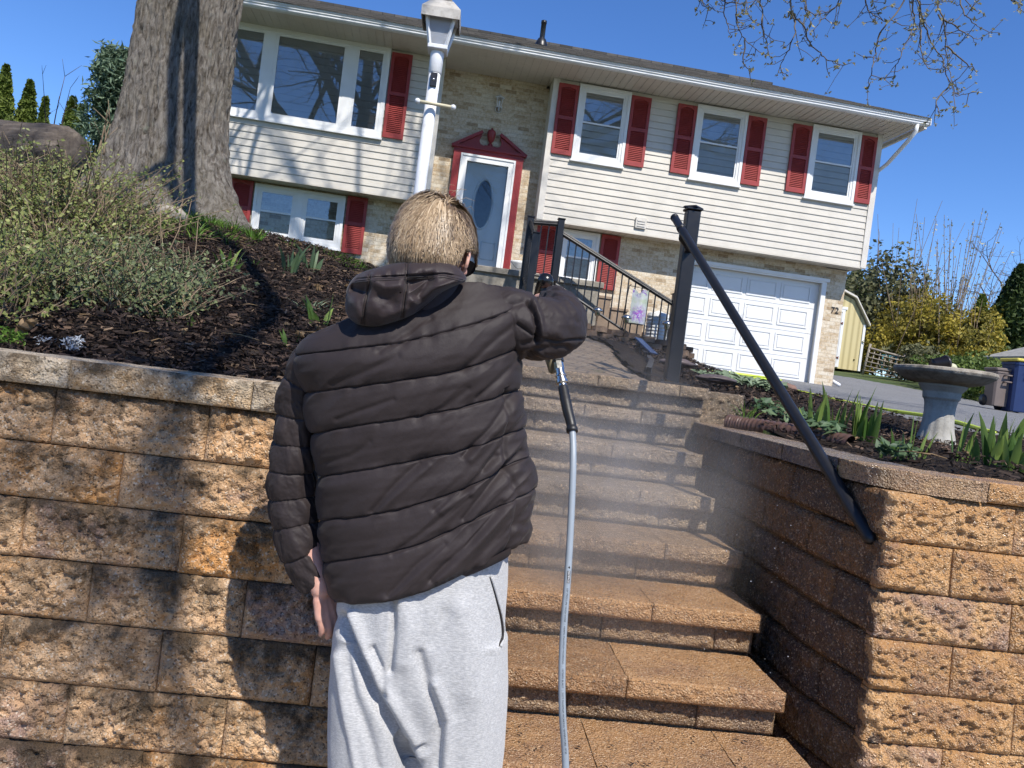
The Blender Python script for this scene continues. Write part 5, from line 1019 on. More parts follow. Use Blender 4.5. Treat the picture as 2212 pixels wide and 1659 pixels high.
# pine
def pine(lab,px,pyt,Y,Rm,zb):
    t=at(px,pyt,Y); hx=float(t[0]); H=float(t[2])-zb; o=thing('pine_tree',lab,'tree',(hx,Y,zb)); b=MB(); c=MB(); b.tube([(hx,Y,zb-.2),(hx,Y,zb+H)],[.12,.015],7)
    for i in range(130):
        u=rng.random()**.9; L=Rm*(1-u)**.7*rng.uniform(.6,1.15)+.15; az=rng.random()*2*PI; t_=np.linspace(0,1,7); P=np.c_[hx+L*t_*math.cos(az),Y+L*t_*math.sin(az),zb+.2+u*H*.96+L*(.30*t_+.25*t_*t_)]; b.tube(P,np.linspace(.018,.006,7),5,caps=False)
        m=100; k=rng.uniform(.6,5.99,m); ii=k.astype(int); f=(k-ii)[:,None]; q=P[ii]*(1-f)+P[np.minimum(ii+1,6)]*f+rng.normal(0,.085,(m,3)); leaves(c,q,.17,.20,np.array([0,0,.3]),np.clip(rng.random(m)*.8+.2*u,0,1))
    b.build('trunk',M['bark'],o); c.build('crown',leafmat('blue_pine_needles',(.05,.095,.055),(.22,.30,.20),.15,.6),o)
pine('blue green soft needled pine between the arborvitae and the trunk',250,128,15,.66,2.4)
# behind the shed
G4='arborvitae behind the shed'
conifer('broad arborvitae right above the shed roof, against the house corner',1852,578,750,31,80,M['arb'],G4,nl=7000,size=.22); conifer('pointed arborvitae just right of the one above the shed',1880,596,750,30.5,62,M['arb'],G4,nl=7000,size=.22)
def bush(nm,lab,px,py,Y,rx_,rz_,colr,grp=None,nl=5000,size=.15,stems=0,stemc=None,up_=0,mat2=None,zb=None):
    p=at(px,py,Y); zb=gz(p[0],Y) if zb is None else zb; hx=float(p[0]); o=thing(nm,lab,'shrub',(hx,Y,zb),group=grp)
    if stems:
        b=MB(); 
        for i in range(stems):
            az=rng.random()*2*PI; L=rz_*rng.uniform(.9,1.5+up_); sp=rng.uniform(.05,.4); t=np.linspace(0,1,6); b.tube(np.c_[hx+rx_*.35*rng.normal()+L*sp*t*math.cos(az),Y+L*sp*t*math.sin(az)+.2*rng.normal(),zb+L*t],np.linspace(.02,.007,6),4,caps=False)
        b.build('stems',stemc or M['twig'],o)
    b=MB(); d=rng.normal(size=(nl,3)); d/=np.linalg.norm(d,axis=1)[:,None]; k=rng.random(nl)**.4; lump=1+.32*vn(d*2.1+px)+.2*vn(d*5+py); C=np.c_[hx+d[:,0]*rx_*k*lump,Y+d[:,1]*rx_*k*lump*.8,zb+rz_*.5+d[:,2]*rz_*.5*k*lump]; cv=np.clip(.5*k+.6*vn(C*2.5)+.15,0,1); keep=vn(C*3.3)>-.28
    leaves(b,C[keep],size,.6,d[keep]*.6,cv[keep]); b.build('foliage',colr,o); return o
M['vib']=leafmat('olive_shrub_leaf',(.05,.055,.025),(.17,.17,.08),.2,.6); M['forsy']=leafmat('forsythia_bloom',(.07,.075,.02),(.42,.33,.045),.25,.6); M['grn']=leafmat('fresh_green_leaf',(.04,.08,.015),(.16,.22,.05),.25,.6); M['palebud']=leafmat('pale_bud',(.30,.28,.16),(.52,.50,.36),.2,.6)
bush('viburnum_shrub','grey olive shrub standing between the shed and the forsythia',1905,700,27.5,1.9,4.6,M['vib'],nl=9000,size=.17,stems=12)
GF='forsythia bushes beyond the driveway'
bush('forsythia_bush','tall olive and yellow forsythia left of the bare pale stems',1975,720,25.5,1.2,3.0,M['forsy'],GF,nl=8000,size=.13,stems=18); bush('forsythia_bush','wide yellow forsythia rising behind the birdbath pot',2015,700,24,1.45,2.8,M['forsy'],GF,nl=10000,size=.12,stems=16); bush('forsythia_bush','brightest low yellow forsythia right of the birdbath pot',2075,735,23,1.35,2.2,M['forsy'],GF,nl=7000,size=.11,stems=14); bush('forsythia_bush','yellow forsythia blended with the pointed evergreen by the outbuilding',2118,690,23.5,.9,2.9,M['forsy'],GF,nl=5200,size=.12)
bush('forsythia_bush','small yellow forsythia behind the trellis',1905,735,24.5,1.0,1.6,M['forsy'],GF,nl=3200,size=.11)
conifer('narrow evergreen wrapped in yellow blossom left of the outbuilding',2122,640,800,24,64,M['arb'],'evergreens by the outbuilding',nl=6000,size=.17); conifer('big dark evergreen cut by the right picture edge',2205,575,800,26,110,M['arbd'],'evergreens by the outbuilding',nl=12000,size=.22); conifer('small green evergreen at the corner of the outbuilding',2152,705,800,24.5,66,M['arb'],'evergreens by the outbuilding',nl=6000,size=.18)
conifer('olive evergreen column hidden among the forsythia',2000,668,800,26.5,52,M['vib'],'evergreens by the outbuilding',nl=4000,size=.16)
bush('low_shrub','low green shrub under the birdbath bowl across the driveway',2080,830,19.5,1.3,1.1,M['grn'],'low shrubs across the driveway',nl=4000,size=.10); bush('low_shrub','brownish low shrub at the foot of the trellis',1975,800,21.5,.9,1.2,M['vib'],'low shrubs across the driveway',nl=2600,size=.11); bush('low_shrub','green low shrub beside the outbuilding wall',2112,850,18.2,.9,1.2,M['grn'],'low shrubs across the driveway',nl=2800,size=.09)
def fanstems(lab,px,py,Y,n_,H,sp,mat,bud_=True):
    p=at(px,py,Y); zb=gz(p[0],Y); o=thing('bare_shrub',lab,'shrub',(float(p[0]),Y,zb),group='bare stemmed shrubs'); b=MB(); c=MB(); E=[]
    for i in range(n_):
        a=rng.normal(0,sp); a2=rng.normal(0,sp); L=H*rng.uniform(.65,1.05); t=np.linspace(0,1,8); P=np.c_[p[0]+.25*rng.normal()*.6+L*a*t+.04*np.cumsum(rng.normal(0,.4,8)),Y+L*a2*t,zb+L*t*(1-.1*abs(a))]; b.tube(P,np.linspace(.022,.008,8),4,caps=False)
        for j in range(26): k=rng.uniform(2,6.99); ii=int(k); E.append(P[ii]*(1-k+ii)+P[ii+1]*(k-ii)+rng.normal(0,.06,3))
    b.build('stems',mat,o); leaves(c,E,.085,.6); c.build('buds',M['palebud'],o)
fanstems('fan of pale bare stems with tiny buds behind the forsythia',2048,760,25,34,5.6,.14,M['twig']); fanstems('tall thin grey stems left of the pale fan',1968,760,28,10,6.0,.05,M['twig']); fanstems('few bare stems between the evergreens at right',2140,760,27,10,4.6,.2,M['twigdk'])
# bare tree at far right
p=at(2215,700,29); zb=gz(p[0],29); o=thing('bare_tree','bare dark twigged tree above the dark evergreen at the right','tree',(float(p[0]),29.,zb)); b=MB(); T2=[]
def gr2(q,d,L,r,l):
    P=[np.array(q,float)]; d=np.array(d,float)
    for i in range(4): d=d+rng.normal(0,.22,3); d/=np.linalg.norm(d); P.append(P[-1]+d*L/4)
    b.tube(P,np.linspace(r,r*.5,5),5,caps=False)
    if l<4:
        for k in range(4 if l else 6):
            i=rng.integers(1,5); nd=d*.6+rng.normal(0,.6,3); nd[2]=abs(nd[2])*.6+.1; gr2(P[i],nd/np.linalg.norm(nd),L*.55,r*.5,l+1)
gr2((p[0],29,zb),(0,0,1),4.0,.075,0); b.build('trunk',M['twigdk'],o)
# ------------------------------------------------------------------ shed, trellis, outbuilding, bins
Ys=24.; c0=at(1877,732,Ys); xr=float(at(1856,802,Ys)[0]); zbs=float(at(1850,801,Ys)[2]); ztr=float(at(1826,645,Ys)[2])
sh=thing('shed','pale yellow gambrel roofed shed with white trimmed door behind the house corner','shed',(xr-1.4,Ys,zbs))
W2=1.45; xc=xr-W2; ze=zbs+1.55; zk=zbs+2.25; zt_=zbs+2.62
prof=[(xc-W2,zbs),(xc+W2,zbs),(xc+W2,ze),(xc+W2-.48,zk),(xc,zt_),(xc-W2+.48,zk),(xc-W2,ze)]
n=NT('yellow_panel_siding'); s=n.nd('ShaderNodeSeparateXYZ'); n.L(n.co,s.inputs[0]); g=n.math('PINGPONG',s.outputs[0],.10); col=n.mix(n.ramp(g,[(.0,1),(.06,0)]),(.60,.51,.27),(.40,.33,.16)); 
b=MB(); b.prism(prof,Ys,Ys+3.2); b.build('wall',n.fin(col,.75),sh,False)
b=MB(); rp=[(xc-W2-.10,ze-.08),(xc-W2+.46,zk+.05),(xc,zt_+.05),(xc+W2-.46,zk+.05),(xc+W2+.10,ze-.08)]
for (x0,z0),(x1,z1) in zip(rp[:-1],rp[1:]): b.prism([(x0,z0),(x1,z1),(x1,z1+.06),(x0,z0+.06)],Ys-.14,Ys+3.3)
b.build('roof',M['trim'],sh,False)
b=MB(); dx0,dx1=xc-.55,xc+.62; dz0,dz1=zbs+.06,zbs+1.78
frame(b,dx0-.10,dx1+.10,dz0-.02,dz1+.12,Ys-.035,Ys-.002,.09); b.box(dx0-.16,dx1+.16,Ys-.045,Ys-.003,dz1+.12,dz1+.20); b.box(xc+W2-.07,xc+W2+.012,Ys-.03,Ys-.003,zbs,ze-.05); b.build('trim_boards',M['white'],sh,False)
b=MB(); frame(b,dx0,dx1,dz0,dz1,Ys-.03,Ys-.004,.085); zm=(dz0+dz1)/2; b.box(dx0+.085,dx1-.085,Ys-.028,Ys-.004,zm-.045,zm+.045)
def bar2(x0,z0,x1,z1,w=.042): 
    d=np.array([x1-x0,z1-z0]); d/=np.linalg.norm(d); q=np.array([-d[1],d[0]])*w; b.prism([(x0-q[0],z0-q[1]),(x1-q[0],z1-q[1]),(x1+q[0],z1+q[1]),(x0+q[0],z0+q[1])],Ys-.026,Ys-.005)
bar2(dx0+.1,zm+.2,dx1-.08,dz1-.36); bar2(dx0+.1,zm-.2,dx1-.08,dz0+.30); dd=b.build('door',M['white'],sh,False)
for zz_ in (dz1-.33,dz0+.28): b=MB(); b.prism([(dx1-.14,zz_-.012),(dx1+.02,zz_-.02),(dx1+.06,zz_-.05),(dx1+.06,zz_+.05),(dx1+.02,zz_+.02),(dx1-.14,zz_+.012)],Ys-.05,Ys-.037); b.build('hinge',paint('rusty_hinge',(.12,.04,.03),.7),dd,False)
# trellis
Yt=21.5; A1,A2,A3,A4=at(1878,752,Yt),at(1953,772,Yt),at(1942,818,Yt),at(1864,802,Yt)
tl=thing('trellis','weathered grey wooden lattice trellis leaning beside the shed','trellis',(float(A4[0]),Yt,float(A4[2]))); b=MB()
hd=(A2-A1); vd=(A4-A1); 
for i in range(2): p=A4+(A3-A4)*i; q=A1+(A2-A1)*i; b.tube([p-[0,0,.1],q+(q-p)*.18],.035,6)
for i in range(1,6): f=i/6; b.tube([A4+(A3-A4)*f,A1+(A2-A1)*f],.017,5)
for i in range(6): f=i/5*.95; b.tube([A1+(A4-A1)*f+[0,-.03,0],A2+(A3-A2)*f+[0,-.03,0]],.017 if i else .03,5)
b.build('lattice',paint('grey_wood',(.30,.26,.21),.85,.25,9),tl)
q=at(1928,785,Yt+.15); b=MB(); 
for k in range(4): b.tube([q+[-.3+.2*k,0,-.35],q+[-.32+.2*k,0,.2]],.02,5)
b.tube([q+[-.35,0,.2],q+[.35,0,.2]],.02,5); b.tube([q+[-.35,0,-.2],q+[.35,0,-.2]],.02,5); tag(b.build('garden_chair',paint('teal_metal',(.05,.22,.27),.5,.1),None,loc=tuple(q)),'teal metal garden chair back behind the trellis','chair')
# dark outbuilding
Yo=15.5; L0=at(2150,770,19.8); xo=float(L0[0])+.23; zo=1.9; ze_=float(L0[2])
ob=thing('outbuilding','dark brown outbuilding with a pale shingled roof cut by the right picture edge','outbuilding',(xo+2,Yo+1.2,zo))
b=MB(); b.box(xo+.12,xo+6,Yo+.9,Yo+4.5,zo-.4,ze_-.02); b.build('wall',paint('dark_brown_boards',(.045,.03,.022),.85,.3,9,.1),ob,False)
b=MB(); e=.35; xA,xB=xo+.12-e,xo+6+e; yA,yB=Yo+.9-e,Yo+4.5+e; rg=ze_+1.1; b.add([(xA,yA,ze_),(xB,yA,ze_),(xB,yB,ze_),(xA,yB,ze_),(xA+2.2,(yA+yB)/2,rg),(xB-2.2,(yA+yB)/2,rg),(xA,yA,ze_-.09),(xB,yA,ze_-.09),(xB,yB,ze_-.09),(xA,yB,ze_-.09)],[(0,1,5,4),(2,3,4,5),(0,6,7,1),(1,7,8,2),(2,8,9,3),(3,9,6,0)]); b.f.append(np.array([(0,4,3),(1,2,5)])); b.f.append(np.array([(6,9,8,7)])); b.build('roof',paint('pale_shingle',(.33,.32,.29),.9,.25,9,.2),ob,False)
def bin_(lab,px0,px1,pyb,pyt,Y,mat,matl,sc=1):
    a=at(px0,pyb,Y); c=at(px1,pyb,Y); x0,x1=float(a[0]),float(c[0]); xm=(x0+x1)/2; w=(x1-x0)/2; z0=float(a[2]); z1=float(at((px0+px1)/2,pyt,Y)[2]); o=thing('trash_bin',lab,'trash bin',(xm,Y,z0),group='trash bins by the outbuilding')
    b=MB(); G=[]
    for t,k in ((0,.80),(.02,.82),(.55,.91),(.92,.98),(.925,1.04),(.97,1.04),(.975,.96)): h=w*k; z=z0+(z1-z0)*t; G.append([(xm+h*sx_,Y+.3+h*sy_*.95,z) for sx_,sy_ in ((-.8,-1),(.8,-1),(1,-.8),(1,.8),(.8,1),(-.8,1),(-1,.8),(-1,-.8))])
    b.grid(np.array(G),wrap=True); b.build('body',mat,o,False)
    b=MB(); b.bbox(xm-w*1.05,xm+w*1.05,Y+.3-w*1.05,Y+.3+w*1.05,z1-.01,z1+.05,.015); b.build('lid',matl,o,False)
    for sx_ in (-1,1): b=MB(); b.lathe([(.0,-.03),(.11,-.03),(.115,0),(.11,.03),(.0,.03)],(xm+sx_*w*.8,Y+.3+w*.75,z0+.10),16,ax='x'); b.build('wheel',M['black'],o)
    b=MB(); h=w*.99; zz_=z0+(z1-z0)*.86; yy=Y+.3-w*.96; b.tube([(xm-w*.1,yy,zz_),(xm-w*.1,yy-.06,zz_+.01),(xm+w*.75,yy-.06,zz_+.01),(xm+w*.75,yy,zz_)],.018,6); b.tube([(xm-w*.1,yy,zz_-.13),(xm-w*.1,yy-.06,zz_-.12),(xm+w*.75,yy-.06,zz_-.12),(xm+w*.75,yy,zz_-.13)],.018,6); b.build('handle',mat,o)
bin_('brown grey trash bin with a lift bar in front of the outbuilding',2152,2192,876,800,14.4,paint('taupe_bin',(.17,.135,.12),.6,.08),paint('taupe_bin_lid',(.17,.135,.12),.6,.08)); bin_('blue recycling bin with a yellow lid at the right picture edge',2188,2240,888,780,14.3,paint('blue_bin',(.012,.03,.11),.5,.08),paint('yellow_lid',(.65,.55,.10),.5,.08))

# the wood across the street, seen only as it mirrors in the window panes
b=MB(); m=9000; x=rng.uniform(-45,45,m); top_=5.5+2.5*vn(np.c_[x*.22,x*0,x*0])+1.2*vn(np.c_[x*.8,x*0,x*0+4]); C=np.c_[x,-34+rng.normal(0,1.6,m),rng.random(m)**.8*top_]; leaves(b,C,1.0,.7,np.array([0,.6,.2])); tag(b.build('far_trees',M['arbd']),kind='stuff')
# ------------------------------------------------------------------ the person
from mathutils.bvhtree import BVHTree
YP=1.70
pr=thing('person','person seen from behind in dark quilted jacket and grey sweatpants, holding a spray gun','person',(0,YP,0))
OFF['person']=np.array([0,YP,0.])
def capsule(b,P,r,n=14):
    P=np.array(P,float); r=np.array(r,float)*np.ones(len(P)); d0=P[0]-P[1]; d0/=np.linalg.norm(d0); d1=P[-1]-P[-2]; d1/=np.linalg.norm(d1)
    k=[.35,.7,.92]; A=[P[0]+d0*r[0]*c for c in k[::-1]]; ra=[r[0]*math.sqrt(1-c*c) for c in k[::-1]]; B=[P[-1]+d1*r[-1]*c for c in k]; rb=[r[-1]*math.sqrt(1-c*c) for c in k]
    b.tube(np.vstack([A,P,B]),np.r_[ra,r,rb],n)
def remeshed(b,name,mat,voxel,smooth_it=0):
    o=b.build(name,mat,None); mo=o.modifiers.new('r','REMESH'); mo.mode='VOXEL'; mo.voxel_size=voxel; mo.use_smooth_shade=True
    if smooth_it: ms=o.modifiers.new('s','SMOOTH'); ms.iterations=smooth_it; ms.factor=.5
    dg=bpy.context.evaluated_depsgraph_get(); dg.update(); me=bpy.data.meshes.new_from_object(o.evaluated_get(dg)); V=np.empty(len(me.vertices)*3,np.float32); me.vertices.foreach_get('co',V); V=V.reshape(-1,3).astype(float); N=np.empty(len(me.vertices)*3,np.float32); me.vertices.foreach_get('normal',N); N=N.reshape(-1,3).astype(float)
    li=np.empty(len(me.loops),np.int32); me.loops.foreach_get('vertex_index',li); lt=np.empty(len(me.polygons),np.int32); me.polygons.foreach_get('loop_total',lt)
    F4=None; 
    if np.all(lt==4): Fs=[li.reshape(-1,4)]
    else:
        st=np.r_[0,np.cumsum(lt)[:-1]]; Fs=[np.stack([li[st[lt==k]+i] for i in range(k)],1) for k in (3,4) if np.any(lt==k)]
    bpy.data.objects.remove(o); bpy.data.meshes.remove(me); return V,N,Fs
def rebuilt(V,Fs,name,mat,par,col=None):
    b=MB(); b.add(V,Fs[0],col if col is not None else None)
    for f in Fs[1:]: b.f.append(np.asarray(f))
    return b.build(name,mat,par)
# --- head frame
HC=np.array([float(at(938,520,1.685)[0]),1.685,1.632]); hy=R(-13); hp=R(-10)
Rm=np.array(Matrix.Rotation(hy,3,'Z')@Matrix.Rotation(hp,3,'X')@Matrix.Rotation(R(-3),3,'Y'))
def hl(p): return HC+np.asarray(p)@Rm.T
AX=np.array([.071,.096,.113])
def headsurf(D):
    P=D*AX; x,y,z=P[...,0],P[...,1],P[...,2]
    jaw=smooth(.0,-.10,z); xs=x*(1-.26*jaw*smooth(-.03,.06,y)-.14*jaw); ys=y*(1+.05*jaw*(y>0))-.0
    ys=np.where((z<-.03)&(y<0),y*(1-.42*smooth(-.03,-.10,z)),ys)
    f=smooth(.03,.08,y)
    nose=.020*np.exp(-(x/.011)**2-((z+.020)/.016)**2)+.010*np.exp(-(x/.008)**2-((z-.004)/.02)**2)
    eye=-.009*(np.exp(-((np.abs(x)-.031)/.014)**2-((z-.008)/.010)**2)); brow=.004*np.exp(-((z-.028)/.008)**2)*np.exp(-(x/.045)**2); lip=.006*np.exp(-(x/.02)**2-((z+.056)/.006)**2)+.006*np.exp(-(x/.018)**2-((z+.068)/.006)**2)-.004*np.exp(-(x/.022)**2-((z+.062)/.003)**2); chin=.009*np.exp(-(x/.018)**2-((z+.095)/.014)**2); chk=.005*np.exp(-((np.abs(x)-.042)/.02)**2-((z+.02)/.022)**2)
    ys=ys+f*(nose+eye+brow+lip+chin+chk); return np.stack([xs,ys,z],-1)
b=MB(); u=np.linspace(.01,PI-.01,110); v=np.linspace(0,2*PI,150,endpoint=False); U,Vv=np.meshgrid(u,v,indexing='ij'); D=np.stack([np.sin(U)*np.cos(Vv),np.sin(U)*np.sin(Vv),np.cos(U)],-1)
P=hl(headsurf(D)); b.grid(P,wrap=True,flip=True); b.f.append(np.array([list(range(150))])); b.f.append(np.array([list(range(109*150,110*150))[::-1]]))
for sx in (-1,1):                                # ears: rim, fold and plate
    ec=np.array([sx*.074,-.008,-.012]); t=np.linspace(-2.2,2.9,26); out=np.array([sx*.52,-.85,0]); out/=np.linalg.norm(out)
    rim=ec+out*(.004+.020*(.55+.45*np.cos(t*.5)))[:,None]*.75+np.outer(.031*np.sin(t*.62+.25)+.002,[0,0,1.])+np.outer(np.zeros(26),[1,0,0])
    tt=np.linspace(0,2*PI,30,endpoint=False); ring=ec+np.outer(.0125+.0125*np.cos(tt),out)+np.outer(.031*np.sin(tt)*(1+.12*np.sin(tt)),[0,.18,.98])
    capsule(b,[hl(q) for q in np.vstack([ring,ring[:2]])],.0048,8)
    capsule(b,[hl(ec+out*.004+[0,0,-.026]),hl(ec+out*.008+[0,0,-.034])],.007,8)
    K=np.array([[hl(ec+out*(.0125+.0125*np.cos(a))*r_+[sx*.001,0,0]+np.array([0,.18,.98])*.031*np.sin(a)*r_) for a in tt] for r_ in (.05,.5,1.)]); q=np.cross(out,[0,0,1.])@Rm.T*.003
    b.grid(np.concatenate([K+q,K[::-1]-q]),wrap=True)
nk=hl([0,-.03,-.07]); cb=np.array([-.085,1.675,1.40]); pel=np.array([-.005,1.70,.92])
capsule(b,[nk,nk*.5+cb*.5+[0,0,.02],cb+[0,0,.03]],[.055,.056,.062],20)
b.lathe([(.001,1.46),(.09,1.45),(.135,1.38),(.14,1.25),(.125,1.08),(.135,.95),(.12,.84),(.001,.80)],(0,0,0),30); b.v[-1]=b.v[-1]*[1,.72,1]+np.c_[np.interp(b.v[-1][:,2],[.8,1.45],[0,-.09]),np.full(len(b.v[-1]),1.70),np.zeros(len(b.v[-1]))]
LS=at(672,765,1.72); LEl=at(634,1060,1.745); LW=at(694,1272,1.715)
capsule(b,[LS+[.03,0,-.03],LS*.5+LEl*.5,LEl],[.032,.034,.030]); capsule(b,[LEl,LEl*.6+LW*.4,LW],[.030,.028,.024])
RS=at(1085,690,1.70); REl=at(1205,705,1.72); RW=at(1188,648,1.96)
capsule(b,[RS,RS*.5+REl*.5,REl],[.045,.042,.036]); capsule(b,[REl,REl*.6+RW*.4,RW],[.038,.036,.026])
LH=[np.array([-.10,1.715,.82]),np.array([-.10,1.735,.46]),np.array([-.10,1.71,.09])]; RH=[np.array([.085,1.715,.82]),np.array([.10,1.74,.46]),np.array([.11,1.71,.09])]
for L in (LH,RH): capsule(b,L,[.075,.055,.038])
# left hand hanging by the hip, little finger towards the viewer
dn=at(724,1366,1.72)-LW; dn/=np.linalg.norm(dn); fr_=np.array([.72,.70,0]); fr_-=dn*(fr_@dn); fr_/=np.linalg.norm(fr_); sd=np.cross(dn,fr_)
if sd[1]<0: sd=-sd
pc=LW+dn*.05
for k,(dy,L0) in enumerate(((-.026,.044),(-.009,.056),(.010,.060),(.028,.054))):
    r0=.0088 if k else .0078; base=LW+dn*(.068-.006*abs(k-2))+fr_*dy; d1=dn+sd*.10+fr_*(.03*(k-1)); d1/=np.linalg.norm(d1); d2=dn+sd*(.45+.08*k); d2/=np.linalg.norm(d2); d3=dn+sd*(.95+.1*k); d3/=np.linalg.norm(d3)
    capsule(b,[LW+dn*.02+fr_*dy*.6,base],[.0125,.0105],10); j1=base+d1*L0*.45; j2=j1+d2*L0*.32; capsule(b,[base,j1],[r0*1.12,r0],10); capsule(b,[j1,j2],[r0,r0*.92],10); capsule(b,[j2,j2+d3*L0*.23],[r0*.92,r0*.78],10)
t0=LW+dn*.025+fr_*.030; t1=t0+dn*.035+fr_*.024+sd*.012; t2=t1+dn*.03+fr_*.006+sd*.010; capsule(b,[t0,t1],[.0135,.0105],10); capsule(b,[t1,t2],[.0105,.0082],10)
# right hand closed round the gun handle
GA=at(1179,624,2.02); GB=at(1204,765,1.99); ga=GB-GA; ga/=np.linalg.norm(ga); vw=np.array([0,1.,0]); vw-=ga*(vw@ga); vw/=np.linalg.norm(vw); gs=np.cross(ga,vw)
if gs[0]<0: gs=-gs
gc=GA+ga*.03
capsule(b,[RW,gc-vw*.022+gs*.008,gc-vw*.020+ga*.03],[.025,.026,.022],12)
for k in range(4):
    o_=gc+ga*(-.006+.019*k); ang=np.linspace(-2.0,1.5-.1*k,7); Pq=[o_+.030*(math.cos(a)*gs+math.sin(a)*vw) for a in ang]; capsule(b,Pq,np.linspace(.0105,.0078,7),10)
tb0=gc-gs*.012-vw*.02-ga*.004; capsule(b,[tb0,tb0-gs*.014+vw*.02-ga*.006],[.0125,.0105],10); capsule(b,[tb0-gs*.014+vw*.02-ga*.006,tb0-gs*.008+vw*.046+ga*.004],[.0105,.0085],10)
n=NT('skin'); col=n.mix(n.ramp(n.noise(30,4,.6),[(.35,0),(.7,1)]),(.52,.27,.205),(.62,.36,.28)); n.fin(col,.62,n.bump(n.noise(260,3),.15,.002),.4); n.b.inputs['Subsurface Weight'].default_value=.12; n.b.inputs['Subsurface Radius'].default_value=(.012,.005,.003); n.b.inputs['Subsurface Scale'].default_value=.6; M['skin']=n.m
V,N,Fs=remeshed(b,'body',M['skin'],.0034,3); rebuilt(V,Fs,'body',M['skin'],pr)
# --- hair: cap plus strands flowing from the crown
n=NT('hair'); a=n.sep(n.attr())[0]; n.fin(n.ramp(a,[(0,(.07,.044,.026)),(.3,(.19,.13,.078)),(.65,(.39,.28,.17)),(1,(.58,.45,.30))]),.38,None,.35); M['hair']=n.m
def hairline(D):
    x,y,z=D[...,0],D[...,1],D[...,2]; lim=np.where(y<-.1,-.60+.10*smooth(.3,.8,np.abs(x)),np.where(y<.45,.14+.9*np.clip(y+.05,0,1),.25+.45*smooth(.45,.95,y))); lim=np.maximum(lim,-.6+.80*smooth(.58,.80,np.abs(x))*smooth(-.70,-.45,y)); return z-lim
b=MB(); keep=hairline(D); q=headsurf(D)*1.0; nrm=D/AX; nrm/=np.linalg.norm(nrm,axis=-1)[...,None]; q=q+nrm*(.0045*smooth(-.06,.10,keep))[...,None]-nrm*(.004*(keep<-.03))[...,None]; b.grid(hl(q),(.42,0,0),wrap=True,flip=True)
crown=np.array([.50,-.42,.78]); crown/=np.linalg.norm(crown)
ns=26000; d=rng.normal(size=(ns*3,3)); d/=np.linalg.norm(d,axis=1)[:,None]; d=d[(hairline(d)>0)&((d[:,1]<.55)|(d[:,2]>.5))][:ns]; ns=len(d); d=d[~((np.abs(d[:,0])>.45)&(d[:,1]>.02)&(d[:,2]<.42))]; ns=len(d); h=hairline(d)
frontal=smooth(.05,.5,d[:,1])
upper=smooth(-.28,.05,d[:,2]); Ls=(.014+.058*upper)*(.55+.75*rng.random(ns)); Ls*=1+.45*vn(d*6); Ls*=1-.62*frontal; Ls=np.where(rng.random(ns)<.04,Ls*1.25,Ls); Ls*=1-.55*smooth(.55,.75,np.abs(d[:,0]))*smooth(.45,.1,d[:,2])
seg=9; cur=d.copy(); pts=[]; G=np.array([0,0,-1.])@np.array(Rm); G=G/np.linalg.norm(G)
clump=np.stack([vn(d*11+k*5.3) for k in range(3)],-1)*.55+np.stack([vn(d*26+k*3.1) for k in range(3)],-1)*.12; drop=np.zeros(ns); pos=None
for k in range(seg):
    t=k/(seg-1); nn=cur/AX; nn/=np.linalg.norm(nn,axis=1)[:,None]
    lift=.003+upper*(.020*np.sin(min(t*1.25,1)*PI*.5))+.007*upper*clump[:,0]*t+(.0022*rng.normal(size=ns)*t**2)
    P0=headsurf(cur)+nn*lift[:,None]
    if pos is None: pos=P0
    else: pos=P0
    pts.append(pos.copy())
    aw=cur-crown; aw-=nn*np.sum(aw*nn,1)[:,None]; aw/=np.linalg.norm(aw,axis=1)[:,None]+.05; dirn=aw*.8+G*1.0+clump*.75; dirn+=np.array([.25,0,0])*smooth(.2,.6,d[:,2])[:,None]*(-np.sign(d[:,0]-.15))[:,None]*0; dirn-=nn*np.sum(dirn*nn,1)[:,None]; dirn/=np.linalg.norm(dirn,axis=1)[:,None]+1e-6
    stp=Ls/(seg-1)*np.where((np.abs(cur[:,0])>.70)&(cur[:,1]>-.50)&(cur[:,1]<.6)&(cur[:,2]<.16-.2*np.clip(-cur[:,1],0,.5)+.10*vn(d*14)),.10,1); nx=cur*AX+dirn*stp[:,None]; nx=nx/AX; cur=nx/np.linalg.norm(nx,axis=1)[:,None]
pts=np.array(pts); W=hl(pts.reshape(-1,3)).reshape(seg,ns,3); cen=HC
T=np.gradient(W,axis=0); T/=np.linalg.norm(T,axis=-1)[...,None]+1e-9; O=W-cen; S=np.cross(T,O); S/=np.linalg.norm(S,axis=-1)[...,None]+1e-9; wv=(.00115*np.sin(np.linspace(.35,1,seg)*PI*.98)+.0003)[:,None,None]*(.6+.8*rng.random((1,ns,1)))
GV=np.stack([W-S*wv,W+S*wv],2)                    # seg, ns, 2, 3
idx=np.arange(seg*ns*2).reshape(seg,ns,2); f=np.stack([idx[:-1,:,0],idx[:-1,:,1],idx[1:,:,1],idx[1:,:,0]],-1).reshape(-1,4)
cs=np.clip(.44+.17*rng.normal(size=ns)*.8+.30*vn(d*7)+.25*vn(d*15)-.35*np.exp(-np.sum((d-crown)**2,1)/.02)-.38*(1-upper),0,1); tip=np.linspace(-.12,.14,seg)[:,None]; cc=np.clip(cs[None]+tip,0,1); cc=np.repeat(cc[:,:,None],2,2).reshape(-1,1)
b.add(GV.reshape(-1,3),f,np.c_[cc,cc,cc])
for i in range(16):                               # stray hairs
    q=hl(np.array([.03,-.02,.118])+rng.normal(0,.022,3)*[1.2,1,.2]); dd=np.array([.024,0.,.010])*rng.uniform(.5,1.3)+rng.normal(0,.009,3); b.tube([q,q+dd*.5+[0,0,.006],q+dd+[0,0,-.004]],[.0005,.0005,.0003],3,(.75,.75,.75))
b.build('hair',M['hair'],pr)
